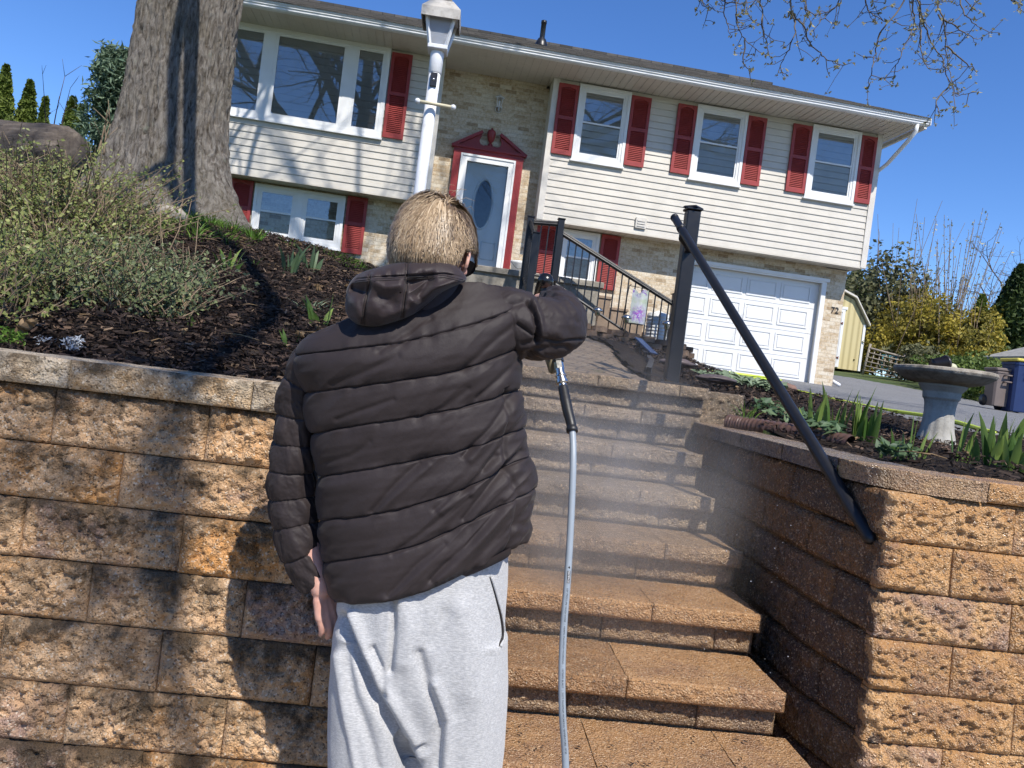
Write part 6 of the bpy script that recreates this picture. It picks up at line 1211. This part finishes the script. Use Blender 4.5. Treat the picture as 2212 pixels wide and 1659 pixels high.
# --- sunglasses
b=MB()
b.tube(cat([hl([.078,-.03,.002]),hl([.086,-.005,.018]),hl([.087,.04,.012]),hl([.078,.096,.006])],5),.0036,6)
b.tube(cat([hl([-.076,-.03,-.005]),hl([-.080,-.005,.016]),hl([-.079,.04,.016]),hl([-.066,.098,.012])],5),.0036,6)
for sx in (-1,1):
    th=np.linspace(0,2*PI,24,endpoint=False); G=[[hl([sx*(.040+r_*.038*math.cos(t)),.113-.45*abs(.035+sx*0+r_*.032*math.cos(t)-.01)**1.6*4,.002+r_*.021*math.sin(t)*(1+.15*math.cos(t))]) for t in th] for r_ in (.02,.6,1.)]; b.grid(np.array(G),wrap=True)
b.tube([hl([-.01,.118,.008]),hl([.01,.118,.008])],.003,6); b.build('sunglasses',paint('glossy_black_plastic',(.008,.008,.009),.15,.1),pr)
# --- jacket
def crease(px,py,L,w,dep):
    L=np.array(L,float); best=np.full(px.shape,1e9)
    for a,c_ in zip(L[:-1],L[1:]):
        ab=c_-a; t=np.clip(((px-a[0])*ab[0]+(py-a[1])*ab[1])/(ab@ab),0,1); best=np.minimum(best,np.hypot(px-a[0]-ab[0]*t,py-a[1]-ab[1]*t))
    return dep*np.exp(-(best/w)**2)
n=NT('plum_black_nylon'); col=n.mix(n.ramp(n.noise(5,4),[(.35,0),(.7,1)]),(.025,.0185,.0185),(.033,.025,.025)); n.fin(col,.62,n.bump(n.math('ADD',n.noise(55,4,.6),n.math('MULTIPLY',n.noise(900,2),.25)),.25,.004),.26); n.b.inputs['Sheen Weight'].default_value=.04; n.b.inputs['Sheen Roughness'].default_value=.4; M['nylon']=n.m
ROWS=[[(722,1296),(805,1297),(900,1277),(1005,1233),(1140,1166)],[(698,1216),(800,1203),(900,1178),(1012,1128),(1148,1055)],[(690,1125),(790,1115),(900,1090),(1012,1050),(1137,985)],[(688,1032),(790,1015),(900,995),(1010,968),(1128,925)],[(672,938),(790,917),(900,900),(1010,878),(1122,842)],[(655,850),(785,833),(900,817),(1010,795),(1124,752)],[(640,768),(775,752),(900,733),(1010,705),(1124,664)],[(668,728),(745,694),(870,640),(1005,610),(1098,628)]]
DH=[.135,.135,.128,.125,.128,.130,.120,.060]; YC=[1.715,1.715,1.712,1.708,1.702,1.695,1.69,1.685]
NSB=230; NT_=64
sB=np.linspace(-1,1,NSB); tv=np.linspace(0,7,7*NT_+1)
def cr_interp(X,t):                              # Catmull-Rom through rows X (k,...)
    X=np.asarray(X,float); k=len(X); i=np.clip(np.floor(t).astype(int),0,k-2); f=(t-i); sh=(-1,)+(1,)*(X.ndim-1); f=f.reshape(sh); g=lambda j:X[np.clip(j,0,k-1)]
    p0,p1,p2,p3=g(i-1),g(i),g(i+1),g(i+2); return .5*(2*p1+(-p0+p2)*f+(2*p0-5*p1+4*p2-p3)*f*f+(-p0+3*p1-3*p2+p3)*f**3)
ctl=np.array([cr_interp(np.array(r,float),(sB+1)*2) for r in ROWS])      # 8,NSB,2
img=cr_interp(ctl,tv); dh=cr_interp(np.array(DH)[:,None],tv)[:,0]; yc=cr_interp(np.array(YC)[:,None],tv)[:,0]
prof=(1-np.abs(sB)**2.7)**.5
Yb=yc[:,None]-dh[:,None]*prof[None]; Pb=at(img[...,0],img[...,1],Yb); Pf=Pb.copy(); Pf[...,1]=yc[:,None]+dh[:,None]*.85*prof[None]
loop=np.concatenate([Pb,Pf[:,-2:0:-1]],1); S_=np.concatenate([sB,sB[-2:0:-1]]); TT=np.repeat(tv[:,None],loop.shape[1],1)
def gnormals(P,wrap=True):
    du=(np.roll(P,-1,1)-np.roll(P,1,1)) if wrap else np.gradient(P,axis=1); dv=np.gradient(P,axis=0); n_=np.cross(du,dv); n_/=np.linalg.norm(n_,axis=-1)[...,None]+1e-9; c=P.mean(1,keepdims=True); 
    if np.sum(n_*(P-c))<0: n_=-n_
    return n_
nr_=gnormals(loop); X,Yq,Zq=loop[...,0],loop[...,1],loop[...,2]
fr=TT-np.floor(np.clip(TT,0,6.999)); dist=np.minimum(fr,1-fr); band=np.floor(np.clip(TT,0,6.999))
puff=.0085*(1-np.abs(2*fr-1)**2.6)*np.where(band>=6,.35,1)*(.85+.3*vn(np.stack([X*6,band*3.1,X*0],-1)))
puff-=.0045*np.exp(-(dist/.022)**2)*np.where((TT>.4)&(TT<6.6),1,0)
pk=vn(np.stack([X*52+Yq*20,band*7.7+np.round(fr)*3.3,Zq*9],-1))*np.exp(-(dist/.14)**1)*.0058+vn(np.stack([X*110+Yq*40,band*5.1,Zq*20],-1))*np.exp(-(dist/.10))*.0016
ca,sa=math.cos(R(52)),math.sin(R(52)); A1_=X*ca+Zq*sa; A2_=-X*sa+Zq*ca; wgt=.30+1.0*smooth(-.10,.12,X)*smooth(1.45,1.05,Zq)+.5*smooth(1.0,.88,Zq)
fold=(1-np.abs(fbm(np.stack([A1_*3.2,A2_*19,Yq*3],-1),3))*2.2)*.0078*wgt+fbm(np.stack([A1_*7,A2_*38,Yq*6+3],-1),3)*.0046*wgt
rg=1-np.abs(vn(np.stack([A1_*2.6,A2_*17,Yq*2+5],-1))); fold+=.0065*(rg**4-.3)*smooth(-.12,.10,X)*smooth(1.42,1.10,Zq)+.003*(rg**4-.3)*smooth(.05,-.15,X)*smooth(1.2,1.35,Zq)
ca,sa=math.cos(R(20)),math.sin(R(20)); A1b=X*ca+Zq*sa; A2b=-X*sa+Zq*ca; fold+=fbm(np.stack([A1b*5,A2b*24,Yq*5],-1),3)*.0052
gath=np.exp(-((S_[None]-.93)/.10)**2)*smooth(1.5,1.35,Zq)*vn(np.stack([Zq*70,X*12,Yq*10],-1))*.004
side=-.006*np.exp(-((S_[None]-.80-.03*np.sin(TT*2))/.02)**2)*(TT<4.2)*(Yq<1.7)
ixj,iyj,_=proj(loop); cz=0
for L,wd,dp in (([(804,1104),(860,1040),(905,1000)],7,-.005),([(820,1108),(880,1045),(925,1004)],8,.004),([(1000,985),(1060,915),(1112,848)],6,-.006),([(1012,990),(1072,922),(1118,862)],8,.005),([(1040,1012),(1085,950),(1122,900)],6,-.005),([(940,1100),(1010,1045),(1068,985)],7,-.005),([(955,1105),(1022,1052),(1080,992)],8,.004),([(850,1195),(940,1130),(1010,1075)],7,-.005),([(1000,1120),(1060,1040),(1120,975)],6,-.006),([(1015,1125),(1075,1048),(1128,990)],8,.005),([(930,1250),(1010,1170),(1080,1085)],7,-.006),([(947,1252),(1026,1176),(1095,1092)],9,.005),([(840,1285),(900,1220),(960,1175)],7,-.004),([(730,905),(800,880),(850,862)],6,-.003),([(700,1000),(760,985),(800,955)],7,-.003),([(1030,860),(1080,815),(1120,775)],6,-.005),([(1000,800),(1060,740),(1110,700)],7,-.004),([(720,830),(800,800),(860,770)],7,-.003),([(900,905),(960,880),(1010,840)],7,-.003),([(820,760),(880,715),(930,690)],7,-.004)): cz=cz+crease(ixj,iyj,L,wd,dp)*(Yq<1.70)
loop2=loop+nr_*(cz+puff+pk+fold+gath+side)[...,None]
ring=loop2[0]; c0=ring.mean(0); inn=[c0+(ring-c0)*k_+[0,0,z_] for k_,z_ in ((.985,-.006),(.955,-.004),(.92,.012),(.90,.05))]
tp=loop2[-1]; nc=np.array([-.085,1.675,1.0]); tops=[]
for k_,z_ in ((.80,.012),(.6,.026),(.45,.045)):
    q=tp.copy(); q[:,:2]=nc[:2]+(tp[:,:2]-nc[:2])*k_; q[:,2]=tp[:,2]*(k_)+(1-k_)*1.545+z_*.3; tops.append(q)
b=MB(); b.grid(np.concatenate([np.array(inn[::-1]),loop2,np.array(tops)]),wrap=True)
jk=b.build('jacket',M['nylon'],pr)
def sleeve(P,rad,seams,long_ang=None,seed=0,amp=.009,nv=340,nu=150,cre=()):
    P=np.array(P,float); Q=cat(P,40); rr=np.interp(np.linspace(0,len(P)-1,len(Q)),range(len(P)),rad); s=np.r_[0,np.cumsum(np.linalg.norm(np.diff(Q,axis=0),axis=1))]; ss=np.linspace(0,s[-1],nv); Q=np.array([np.interp(ss,s,Q[:,i]) for i in range(3)]).T; rr=np.interp(ss,s,rr); k=np.ones(9)/9
    T=np.gradient(Q,axis=0); T=np.array([np.convolve(np.pad(T[:,i],4,'edge'),k,'valid') for i in range(3)]).T; T/=np.linalg.norm(T,axis=1)[:,None]; N_=np.zeros_like(Q); a=np.array([0,-1.,0]); N_[0]=a-T[0]*(a@T[0]); N_[0]/=np.linalg.norm(N_[0])
    for i in range(1,nv): q=N_[i-1]-T[i]*(N_[i-1]@T[i]); N_[i]=q/np.linalg.norm(q)
    B=np.cross(T,N_); th=np.linspace(0,2*PI,nu,endpoint=False); f=ss/ss[-1]; sm=np.array([0]+list(seams)+[1.0])
    lo=sm[np.clip(np.searchsorted(sm,f,'right')-1,0,len(sm)-2)]; hi=sm[np.clip(np.searchsorted(sm,f,'right'),1,len(sm)-1)]; ph=(f-lo)/(hi-lo); bd=np.searchsorted(sm,f,'right'); ds=np.minimum(ph,1-ph)
    F,TH=np.meshgrid(f,th,indexing='ij'); dsg=np.repeat(ds[:,None],nu,1); bg_=np.repeat(bd[:,None],nu,1)
    d=amp*(1-np.abs(2*ph-1)**2.2)[:,None]-.003*np.exp(-(dsg/.035)**2)
    cx_,cy_=np.cos(TH),np.sin(TH); d=d+vn(np.stack([cx_*2.2+seed,cy_*2.2,F*9+bg_],-1))*.0045+vn(np.stack([cx_*1.6+seed,cy_*1.6+F*7,F*9+cx_*4],-1))*.0036+fbm(np.stack([cx_*2.6+F*6,cy_*2.6+seed,F*20+cx_*3],-1),4)*.0050+vn(np.stack([cx_*9,cy_*9+seed,bg_*3.1],-1))*np.exp(-dsg/.12)*.0015
    if long_ang is not None:
        for la in long_ang: d-=.006*np.exp(-(np.angle(np.exp(1j*(TH-la)))/.07)**2)
    Dv=cx_[...,None]*N_[:,None]+cy_[...,None]*B[:,None]; V=Q[:,None]+(rr[:,None]+d)[...,None]*Dv
    if cre:
        ix_,iy_,_=proj(V); vis=np.sum(Dv*(CAM-V),-1)>0
        for L,wd,dp in cre: V=V+(crease(ix_,iy_,L,wd,dp)*vis)[...,None]*Dv
    endr=[Q[-1]+(V[-1]-Q[-1])*k_-T[-1]*z_ for k_,z_ in ((.9,-.002),(.80,.004),(.78,.03))]
    b=MB(); b.grid(np.concatenate([V,np.array(endr)]),wrap=True); return b.build('sleeve',M['nylon'],jk)
OFF[jk.name]=np.array([0,YP,0.])
sleeve([at(x,y,Y) for x,y,Y in ((716,800,1.70),(678,786,1.705),(650,852,1.725),(640,930,1.735),(632,1030,1.745),(636,1100,1.745),(648,1170,1.74),(670,1228,1.737),(688,1268,1.735))],[.042,.050,.047,.046,.049,.050,.048,.042,.035],[.16,.30,.41,.52,.63,.74,.86],[.9,-1.9],1,.0036)
sleeve([at(1040,690,1.69),at(1090,695,1.685),at(1150,708,1.69),at(1193,708,1.715),at(1206,696,1.78),at(1204,672,1.86),at(1197,652,1.925)],[.070,.074,.070,.067,.062,.053,.042],[.27],[],5,.003,cre=(([(1143,652),(1156,680),(1160,712),(1158,738)],4.5,-.016),([(1152,655),(1166,690),(1170,730)],8,.007),([(1118,700),(1150,724),(1200,738),(1258,733)],2.6,-.007),([(1125,690),(1165,712),(1210,724)],12,.005),([(1130,745),(1165,735),(1190,742)],6,-.005),([(1140,762),(1180,752),(1225,748)],6,-.005),([(1175,640),(1205,655),(1235,690)],8,-.004),([(1190,636),(1225,655),(1250,695)],6,-.004),([(1105,660),(1130,650),(1150,660)],7,-.005)))
# hood lying on the back, and the collar
n=NT('brown_black_softshell'); n.fin((.026,.0165,.017),.55,n.bump(n.math('ADD',n.noise(700,2),n.noise(40,3)),.2,.003),.3); n.b.inputs['Sheen Weight'].default_value=.12; M['soft']=n.m
HB=np.array([(746,655),(750,622),(764,600),(782,588),(815,578),(850,569),(905,561),(955,562),(985,574),(1003,592),(1007,606),(985,617),(955,632),(928,654),(893,680),(855,696),(815,706),(780,703),(757,690),(747,672)],float)
nb=200; th_i=np.linspace(0,len(HB),nb,endpoint=False); HBc=np.vstack([HB,HB[:3]]); i_=th_i.astype(int); f_=(th_i-i_)[:,None]; g=lambda j:HB[j%len(HB)]; Bd=.5*((2*g(i_))+(-g(i_-1)+g(i_+1))*f_+(2*g(i_-1)-5*g(i_)+4*g(i_+1)-g(i_+2))*f_**2+(-g(i_-1)+3*g(i_)-3*g(i_+1)+g(i_+2))*f_**3)
c=np.array([865,632.]); rho=np.linspace(.02,1,90)
PX=c[0]+(Bd[None,:,0]-c[0])*rho[:,None]; PY=c[1]+(Bd[None,:,1]-c[1])*rho[:,None]; th_=.062*(1-rho**3.2)[:,None]**.5*np.ones_like(PX)
hd_=-crease(PX,PY,[(799,585),(797,620),(790,650),(783,703)],3.2,.008)-crease(PX,PY,[(879,565),(878,620),(872,660),(868,700)],3.2,.008)-crease(PX,PY,[(764,604),(800,600),(880,596),(960,592),(1005,600)],2.6,.006)
hd_+=-crease(PX,PY,[(760,622),(783,628)],11,.020)-crease(PX,PY,[(890,612),(925,604),(905,640)],13,.020)-crease(PX,PY,[(825,640),(850,655)],14,.008)+crease(PX,PY,[(798,600),(830,620),(862,615)],13,.010)+crease(PX,PY,[(895,650),(940,625),(985,606)],9,.010)+crease(PX,PY,[(765,655),(775,685)],12,.010)+crease(PX,PY,[(830,690),(870,672)],12,.006)-crease(PX,PY,[(905,668),(950,640)],5,.006)
hd_+=.004*fbm(np.stack([PX*.03,PY*.03,PX*0],-1),3)+.0035*np.exp(-((PY-590)/9)**2)*vn(np.stack([PX*.09,PX*0,PX*0],-1))
Yh=1.605; back=at(PX,PY,Yh-np.maximum(th_+hd_*smooth(1,.9,rho)[:,None],-.01)); frn=at(PX,PY,Yh+.5*th_)
b=MB(); b.grid(np.concatenate([back,frn[::-1]]),wrap=True); hood=b.build('hood',M['soft'],jk); OFF[hood.name]=np.array([0,YP,0.])
M['thread']=paint('dark_thread',(.012,.009,.009),.7,.1)
b=MB(); dgm=bpy.context.evaluated_depsgraph_get(); 
Vb=back.reshape(-1,3); bv=BVHTree.FromPolygons([tuple(p) for p in Vb],[(i*nb+j,i*nb+(j+1)%nb,(i+1)*nb+(j+1)%nb,(i+1)*nb+j) for i in range(89) for j in range(nb)])
def onto(bvh,px,py,eps=.0012):
    r=ray(px,py); r=r/np.linalg.norm(r); h_=bvh.ray_cast(Vector(CAM),Vector(r)); 
    return None if h_[0] is None else np.array(h_[0])-r*eps
for L in ([(796,592),(794,620),(787,650),(780,700)],[(802,592),(800,620),(793,650),(787,703)],[(876,570),(875,620),(869,660),(865,697)],[(882,570),(881,620),(875,660),(871,695)],[(768,607),(800,603),(880,599),(960,595),(1000,604)],[(768,611),(800,607),(880,603),(960,599),(995,607)]):
    q=[onto(bv,x,y) for x,y in np.array([[np.interp(t,range(len(L)),[p[0] for p in L]),np.interp(t,range(len(L)),[p[1] for p in L])] for t in np.linspace(0,len(L)-1,26)])]; q=[p for p in q if p is not None]
    if len(q)>3: b.tube(np.array(q),.0007,4)
b.build('stitching',M['thread'],hood)
b=MB(); th=np.linspace(0,2*PI,60,endpoint=False); ncn=np.array([-.078,1.682,0]); G=[]
for r_,z_ in ((.088,1.50),(.084,1.54),(.079,1.568),(.076,1.578),(.072,1.578),(.070,1.56),(.070,1.50)): G.append([(ncn[0]+r_*math.cos(t)*.98,ncn[1]+r_*math.sin(t)*1.02,z_+.010*math.cos(t)*-.6-.006*math.sin(t)-.004+.002*math.sin(5*t)) for t in th])
b.grid(np.array(G),wrap=True); b.build('collar',M['soft'],jk)
# inner hem showing under the jacket at right
b=MB(); q=[at(x,y,1.60) for x,y in ((985,1240),(1040,1216),(1085,1192),(1103,1183))]; q2=[at(x,y,1.605) for x,y in ((985,1255),(1045,1230),(1090,1208),(1104,1196))]; q3=[at(x,y,1.66) for x,y in ((990,1240),(1045,1216),(1085,1192),(1100,1183))]; b.grid(np.array([cat(q,6),cat(q2,6),cat(q3,6)])); b.build('shirt_hem',M['soft'],pr)
# --- trousers
n=NT('heather_grey_fleece'); hs_=n.noise(260,3,.6,n.map((.35,1,2.2))); col=n.mix(n.ramp(hs_,[(.38,0),(.64,1)]),(.37,.37,.372),(.565,.56,.552)); col=n.mix(n.ramp(n.noise(60,4,.7,n.map((.5,1,2))),[(.5,0),(.7,.35)]),col,(.36,.36,.37)); n.fin(col,.95,n.bump(n.math('ADD',n.noise(420,3),n.noise(50,3)),.35,.003),.1); n.b.inputs['Sheen Weight'].default_value=.25; M['fleece']=n.m
b=MB()
def loft(rows,k=12):
    G=[]; th=np.linspace(0,2*PI,64,endpoint=False)
    rows=np.array(rows,float); R2=cat(rows,k)
    for x,z,y,hx_,hy_ in R2: G.append(np.c_[x+hx_*np.sign(np.cos(th))*np.abs(np.cos(th))**.85,y+hy_*np.sign(np.sin(th))*np.abs(np.sin(th))**.85,np.full(64,z)])
    b.grid(np.array(G),wrap=True); m_=len(G); base=b.n-m_*64; b.f.append(np.array([list(range(base,base+64))[::-1]])); b.f.append(np.array([list(range(base+(m_-1)*64,base+m_*64))]))
def W_(px,py,hw,Yc,hy_): p=at(px,py,Yc); return (p[0],p[2],Yc,hw/FPX*Yc,hy_)
loft([W_(930,1160,168,1.715,.118),W_(918,1230,178,1.715,.122),W_(912,1300,180,1.715,.125),W_(908,1380,184,1.718,.125),W_(905,1470,184,1.724,.118),W_(900,1560,150,1.73,.095)])
loft([W_(822,1360,98,1.722,.112),W_(808,1480,94,1.728,.110),W_(801,1580,91,1.735,.106),W_(798,1670,89,1.74,.10),(-.105,.36,1.735,.075,.09),(-.102,.22,1.725,.068,.08),(-.10,.10,1.715,.062,.075),(-.10,.06,1.715,.05,.062)])
loft([W_(994,1360,104,1.722,.112),W_(990,1480,106,1.728,.112),W_(987,1580,104,1.735,.108),W_(983,1670,99,1.74,.104),(.115,.36,1.735,.082,.092),(.115,.22,1.725,.074,.082),(.112,.10,1.715,.066,.075),(.11,.06,1.715,.052,.062)])
V,N,Fs=remeshed(b,'trousers',M['fleece'],.0042,10)
ix,iy,_=proj(V); bk_=(N[:,1]<.15)
d=.0055*fbm(np.c_[V[:,0]*15,V[:,1]*10,V[:,2]*3.2],3)+.0025*fbm(np.c_[V[:,0]*30,V[:,1]*20,V[:,2]*9],2)
for L,wd,dp in (([(738,1335),(762,1405),(800,1490),(848,1570),(893,1659),(900,1720)],11,-.024),([(760,1330),(790,1405),(826,1480),(868,1550),(912,1630)],12,.012),([(848,1292),(850,1340),(845,1420),(842,1450)],7,-.012),([(868,1300),(880,1360),(872,1430)],22,.008),([(803,1402),(822,1440),(832,1500)],7,-.010),([(905,1415),(925,1490),(952,1560),(945,1660)],11,-.011),([(938,1480),(968,1560),(960,1660)],14,.009),([(740,1400),(760,1500),(800,1600),(815,1659)],12,-.010),([(728,1420),(742,1520),(770,1659)],9,.008),([(1000,1320),(1015,1400),(1010,1500)],26,.006),([(960,1330),(935,1390)],18,-.005),([(1060,1420),(1066,1540),(1060,1659)],12,-.004)):
    d+=crease(ix,iy,L,wd,dp)*bk_
d-=.010*np.exp(-((V[:,2]-.09)/.035)**2)*0
V2=V+N*d[:,None]; tr_=rebuilt(V2,Fs,'trousers',M['fleece'],pr); OFF[tr_.name]=np.array([0,YP,0.])
polys=[tuple(int(i) for i in f) for F in Fs for f in F]; bvt=BVHTree.FromPolygons([tuple(p) for p in V2],polys)
Lp=cat([(1058,1246),(1071,1290),(1082,1335),(1085,1372),(1078,1396)],8); q=[onto(bvt,x,y,.0005) for x,y in Lp]; q2=[onto(bvt,x+4,y,.004) for x,y in Lp]
if all(p is not None for p in q): b=MB(); b.tube(np.array(q),np.interp(np.linspace(0,1,len(q)),[0,.5,.85,1],[.001,.0032,.0042,.001]),6); b.build('pocket_opening',M['thread'],tr_)
if all(p is not None for p in q2): b=MB(); b.tube(np.array(q2),.0032,6); b.build('pocket_welt',M['fleece'],tr_)
for x_,s_ in ((-.10,-1),(.11,1)):
    b=MB(); G=[]
    for y_,w_,h_ in ((-.13,.030,.03),(-.12,.040,.075),(-.06,.044,.095),(0,.046,.085),(.07,.050,.065),(.13,.044,.05),(.16,.028,.03)): t=np.linspace(0,2*PI,20,endpoint=False); G.append(np.c_[x_+w_*np.cos(t),np.full(20,1.735+y_+.02),.008+h_*.5+h_*.5*np.sin(t)])
    b.grid(np.array(G),wrap=True); b.f.append(np.array([list(range(20))])); b.f.append(np.array([list(range(120,140))])); b.build('shoe',paint('dark_trainer',(.03,.03,.035),.7,.2),pr)
# ------------------------------------------------------------------ spray gun and pressure hose
gun=thing('spray_gun','black pressure washer gun with brass grey fittings held in the right hand','spray gun',tuple(GA)); 
b=MB(); capsule(b,[GA-ga*.012,GA+ga*.05,GB-ga*.02],[.0165,.0155,.0150],16); b.build('handle',M['black'],gun)
fwd=at(1120,790,2.55)-GA; fwd/=np.linalg.norm(fwd); b=MB(); capsule(b,[GA-ga*.016-fwd*.012,GA-ga*.014+fwd*.03,GA-ga*.010+fwd*.13],[.0215,.022,.017],18); b.build('gun_body',paint('gloss_black_gun',(.01,.01,.011),.22,.1),gun)
b=MB(); b.tube([GA-ga*.01+fwd*.12,GA-ga*.01+fwd*.75],.0075,10); b.tube([GA-ga*.01+fwd*.74,GA-ga*.01+fwd*.79],.011,10); b.build('lance',M['steel'],gun)
b=MB(); b.tube(cat([GA+fwd*.085+ga*.02,GA+fwd*.075+ga*.07,GB+fwd*.03-gs*.018+ga*.006,GB-ga*.004-gs*.004],6),[.008]*19,8); q=at(1190,778,1.985); capsule(b,[at(1186,758,1.99),q,at(1193,800,1.985)],[.014,.015,.010],10); b.build('trigger_guard',paint('beige_plastic',(.20,.165,.10),.5,.15),gun)
F0=at(1204,772,1.975); F1=at(1216,836,1.93); fd=F1-F0; L_=np.linalg.norm(fd); fd/=L_
def along(b,prof,n=16,sq=1):
    T=fd; a=np.cross(T,[0,1.,0]); a/=np.linalg.norm(a); c_=np.cross(T,a); th=np.linspace(0,2*PI,n,endpoint=False); b.grid(np.array([[F0+T*s*L_+r_*(a*math.cos(t)+c_*math.sin(t)) for t in th] for r_,s in prof]),wrap=True)
b=MB(); along(b,[(.0,-.3),(.0125,-.3),(.0125,-.02),(.0,-.02)],6); along(b,[(.0,-.02),(.0150,.0),(.0150,.16),(.0,.165)],6); b.build('black_coupler',M['black'],gun,False)
b=MB(); along(b,[(.0,.16),(.0125,.16),(.0125,.42),(.0,.425)],6); along(b,[(.0,.42),(.0115,.42),(.0115,.60),(.0145,.62),(.0145,.66),(.0125,.68),(.0125,.76),(.0150,.78),(.0150,.88),(.0105,.92),(.0105,1.05),(.0,1.05)],18); sharp(b.build('swivel_fitting',M['steel'],gun))
HP=[(1216,836,1.93),(1226,885,1.89),(1236,930,1.86),(1238,1000,1.82),(1233,1130,1.78),(1226,1250,1.75),(1218,1350,1.73),(1214,1450,1.71),(1215,1540,1.70),(1222,1659,1.70)]
HPw=[at(x,y,Y) for x,y,Y in HP]; lastp=HPw[-1]; HPw+= [lastp+np.array([.02,-.02,-.18]),lastp+np.array([.08,-.10,-.36]),np.array([lastp[0]+.25,1.40,.02]),np.array([lastp[0]+.6,1.1,.012]),np.array([lastp[0]+1.1,1.0,.012]),np.array([lastp[0]+2.0,1.15,.012])]
HQ=cat(HPw,20); hose=thing('pressure_hose','grey pressure washer hose with printed black lettering hanging from the spray gun','hose',tuple(HPw[0]))
b=MB(); b.tube(HQ[38:],.0082,16); b.build('hose_tube',paint('blue_grey_hose',(.28,.32,.36),.42,.06,30,.03),hose)
b=MB(); b.tube(HQ[:42],np.r_[np.linspace(.0125,.0138,14),np.linspace(.0138,.0120,24),[.0142,.0146,.0146,.0140]],18); b.build('grip_sleeve',paint('rubber_sleeve',(.014,.014,.016),.48,.25,40,.1),hose)
s_=np.r_[0,np.cumsum(np.linalg.norm(np.diff(HQ,axis=0),axis=1))]
_,iyy,_=proj(HQ); 
def print_on(txt,y0,y1,size,mat,dev,par,eps=.0003,box=False):
    V,F=text_mesh(txt,size,0); V[:,0]-=V[:,0].min(); order=np.argsort(iyy[:190]); sa=np.interp(y0,iyy[40:190],s_[40:190]); sb=np.interp(y1,iyy[40:190],s_[40:190]); k=(sb-sa)/V[:,0].max(); hm=(V[:,1].max()+V[:,1].min())/2
    def mp(tx,ty,e):
        s=sa+tx*k; p=np.array([np.interp(s,s_,HQ[:,i]) for i in range(3)]).T; p2=np.array([np.interp(s+.004,s_,HQ[:,i]) for i in range(3)]).T; T=p2-p; T/=np.linalg.norm(T,axis=1)[:,None]; nC=CAM-p; nC-=T*np.sum(nC*T,1)[:,None]; nC/=np.linalg.norm(nC,axis=1)[:,None]; sd_=np.cross(T,nC); sd_*=np.sign(sd_@RT)[:,None]; a=(ty-hm)/.0082+dev; return p+(.0082+e)*(nC*np.cos(a)[:,None]+sd_*np.sin(a)[:,None])
    b=MB(); b.add(mp(V[:,0],V[:,1],eps),[t for f in F for t in [(f[0],f[i],f[i+1]) for i in range(1,len(f)-1)]]); b.build('printed_text',mat,par,False)
    if box:
        xs=np.linspace(-.05*V[:,0].max(),1.05*V[:,0].max(),20); ys_=np.linspace(V[:,1].min()-.0014,V[:,1].max()+.0014,8); X,Y2=np.meshgrid(xs,ys_,indexing='ij'); b=MB(); b.grid(mp(X.ravel(),Y2.ravel(),eps*.4).reshape(20,8,3)); b.build('print_patch',M['thread'],par)
M['ink']=paint('black_ink',(.012,.012,.014),.6,.1); M['whiteink']=paint('white_ink',(.8,.8,.8),.6,.02)
print_on('RAMPAGE',1234,1258,.0062,M['whiteink'],.30,hose,.0004,True)
print_on('3/8" PRESSURE WASH HOSE  |  4300PSI MAXIMUM WORKING  |  10750PSI BURST  |  310°F MAXIMUM WORKING TEMPERATURE - 07:25',1270,1625,.0056,M['ink'],.15,hose)
b=MB(); p=np.array([np.interp(np.interp(1226,iyy[40:190],s_[40:190]),s_,HQ[:,i]) for i in range(3)]); nC=CAM-p; nC/=np.linalg.norm(nC); q=p+nC*.0083+RT*.002; th=np.linspace(0,2*PI,16,endpoint=False); b.add([q+RT*.0022*math.cos(t)*(1-.5*max(math.sin(t),0))-np.array([0,0,-1])*.0036*math.sin(t) for t in th]+[q+nC*.0002],[(i,(i+1)%16,16) for i in range(16)]); b.build('drop_mark',M['ink'],hose)
# ------------------------------------------------------------------ spray mist over the stairs and a few drops
b=MB(); u=np.linspace(.05,PI-.05,24); v=np.linspace(0,2*PI,36,endpoint=False); U,Vv=np.meshgrid(u,v,indexing='ij'); b.grid(np.stack([np.sin(U)*np.cos(Vv),np.sin(U)*np.sin(Vv),np.cos(U)],-1),wrap=True,flip=True); b.f.append(np.array([list(range(36))])); b.f.append(np.array([list(range(23*36,24*36))[::-1]]))
mo=b.build('water_mist',None,None,loc=(0,0,0)); mc=at(1285,1110,2.7); mo.location=tuple(mc); mo.scale=(.64,.60,.76); tag(mo,kind='stuff')
n=NT('spray_mist'); n.t.nodes.remove(n.b); vol=n.nd('ShaderNodeVolumePrincipled'); vol.inputs['Color'].default_value=(1,.97,.93,1); vol.inputs['Anisotropy'].default_value=.25; ln=n.nd('ShaderNodeVectorMath',operation='LENGTH'); n.L(n.co,ln.inputs[0]); fall=n.math('POWER',n.math('SUBTRACT',1,ln.outputs['Value'],True),1.3); nz=n.ramp(n.noise(2.2,4,.6),[(.33,0),(.72,1)]); n.L(n.math('MULTIPLY',n.math('MULTIPLY',fall,nz),2.9),vol.inputs['Density']); n.L(vol.outputs[0],n.out.inputs['Volume']); mo.data.materials.append(n.m)
b=MB(); n_=NT('water_drop'); n_.fin((.9,.92,.95),.05,None,.8); n_.b.inputs['Transmission Weight'].default_value=.6
for i in range(46):
    p=at(rng.uniform(1380,1720),rng.uniform(1080,1500),rng.uniform(2.0,2.6)); r_=rng.uniform(.0008,.0018); b.lathe([(1e-5,-r_),(r_*.8,-r_*.5),(r_,0),(r_*.8,r_*.5),(1e-5,r_)],tuple(p),6)
tag(b.build('water_drops',n_.m),kind='stuff')
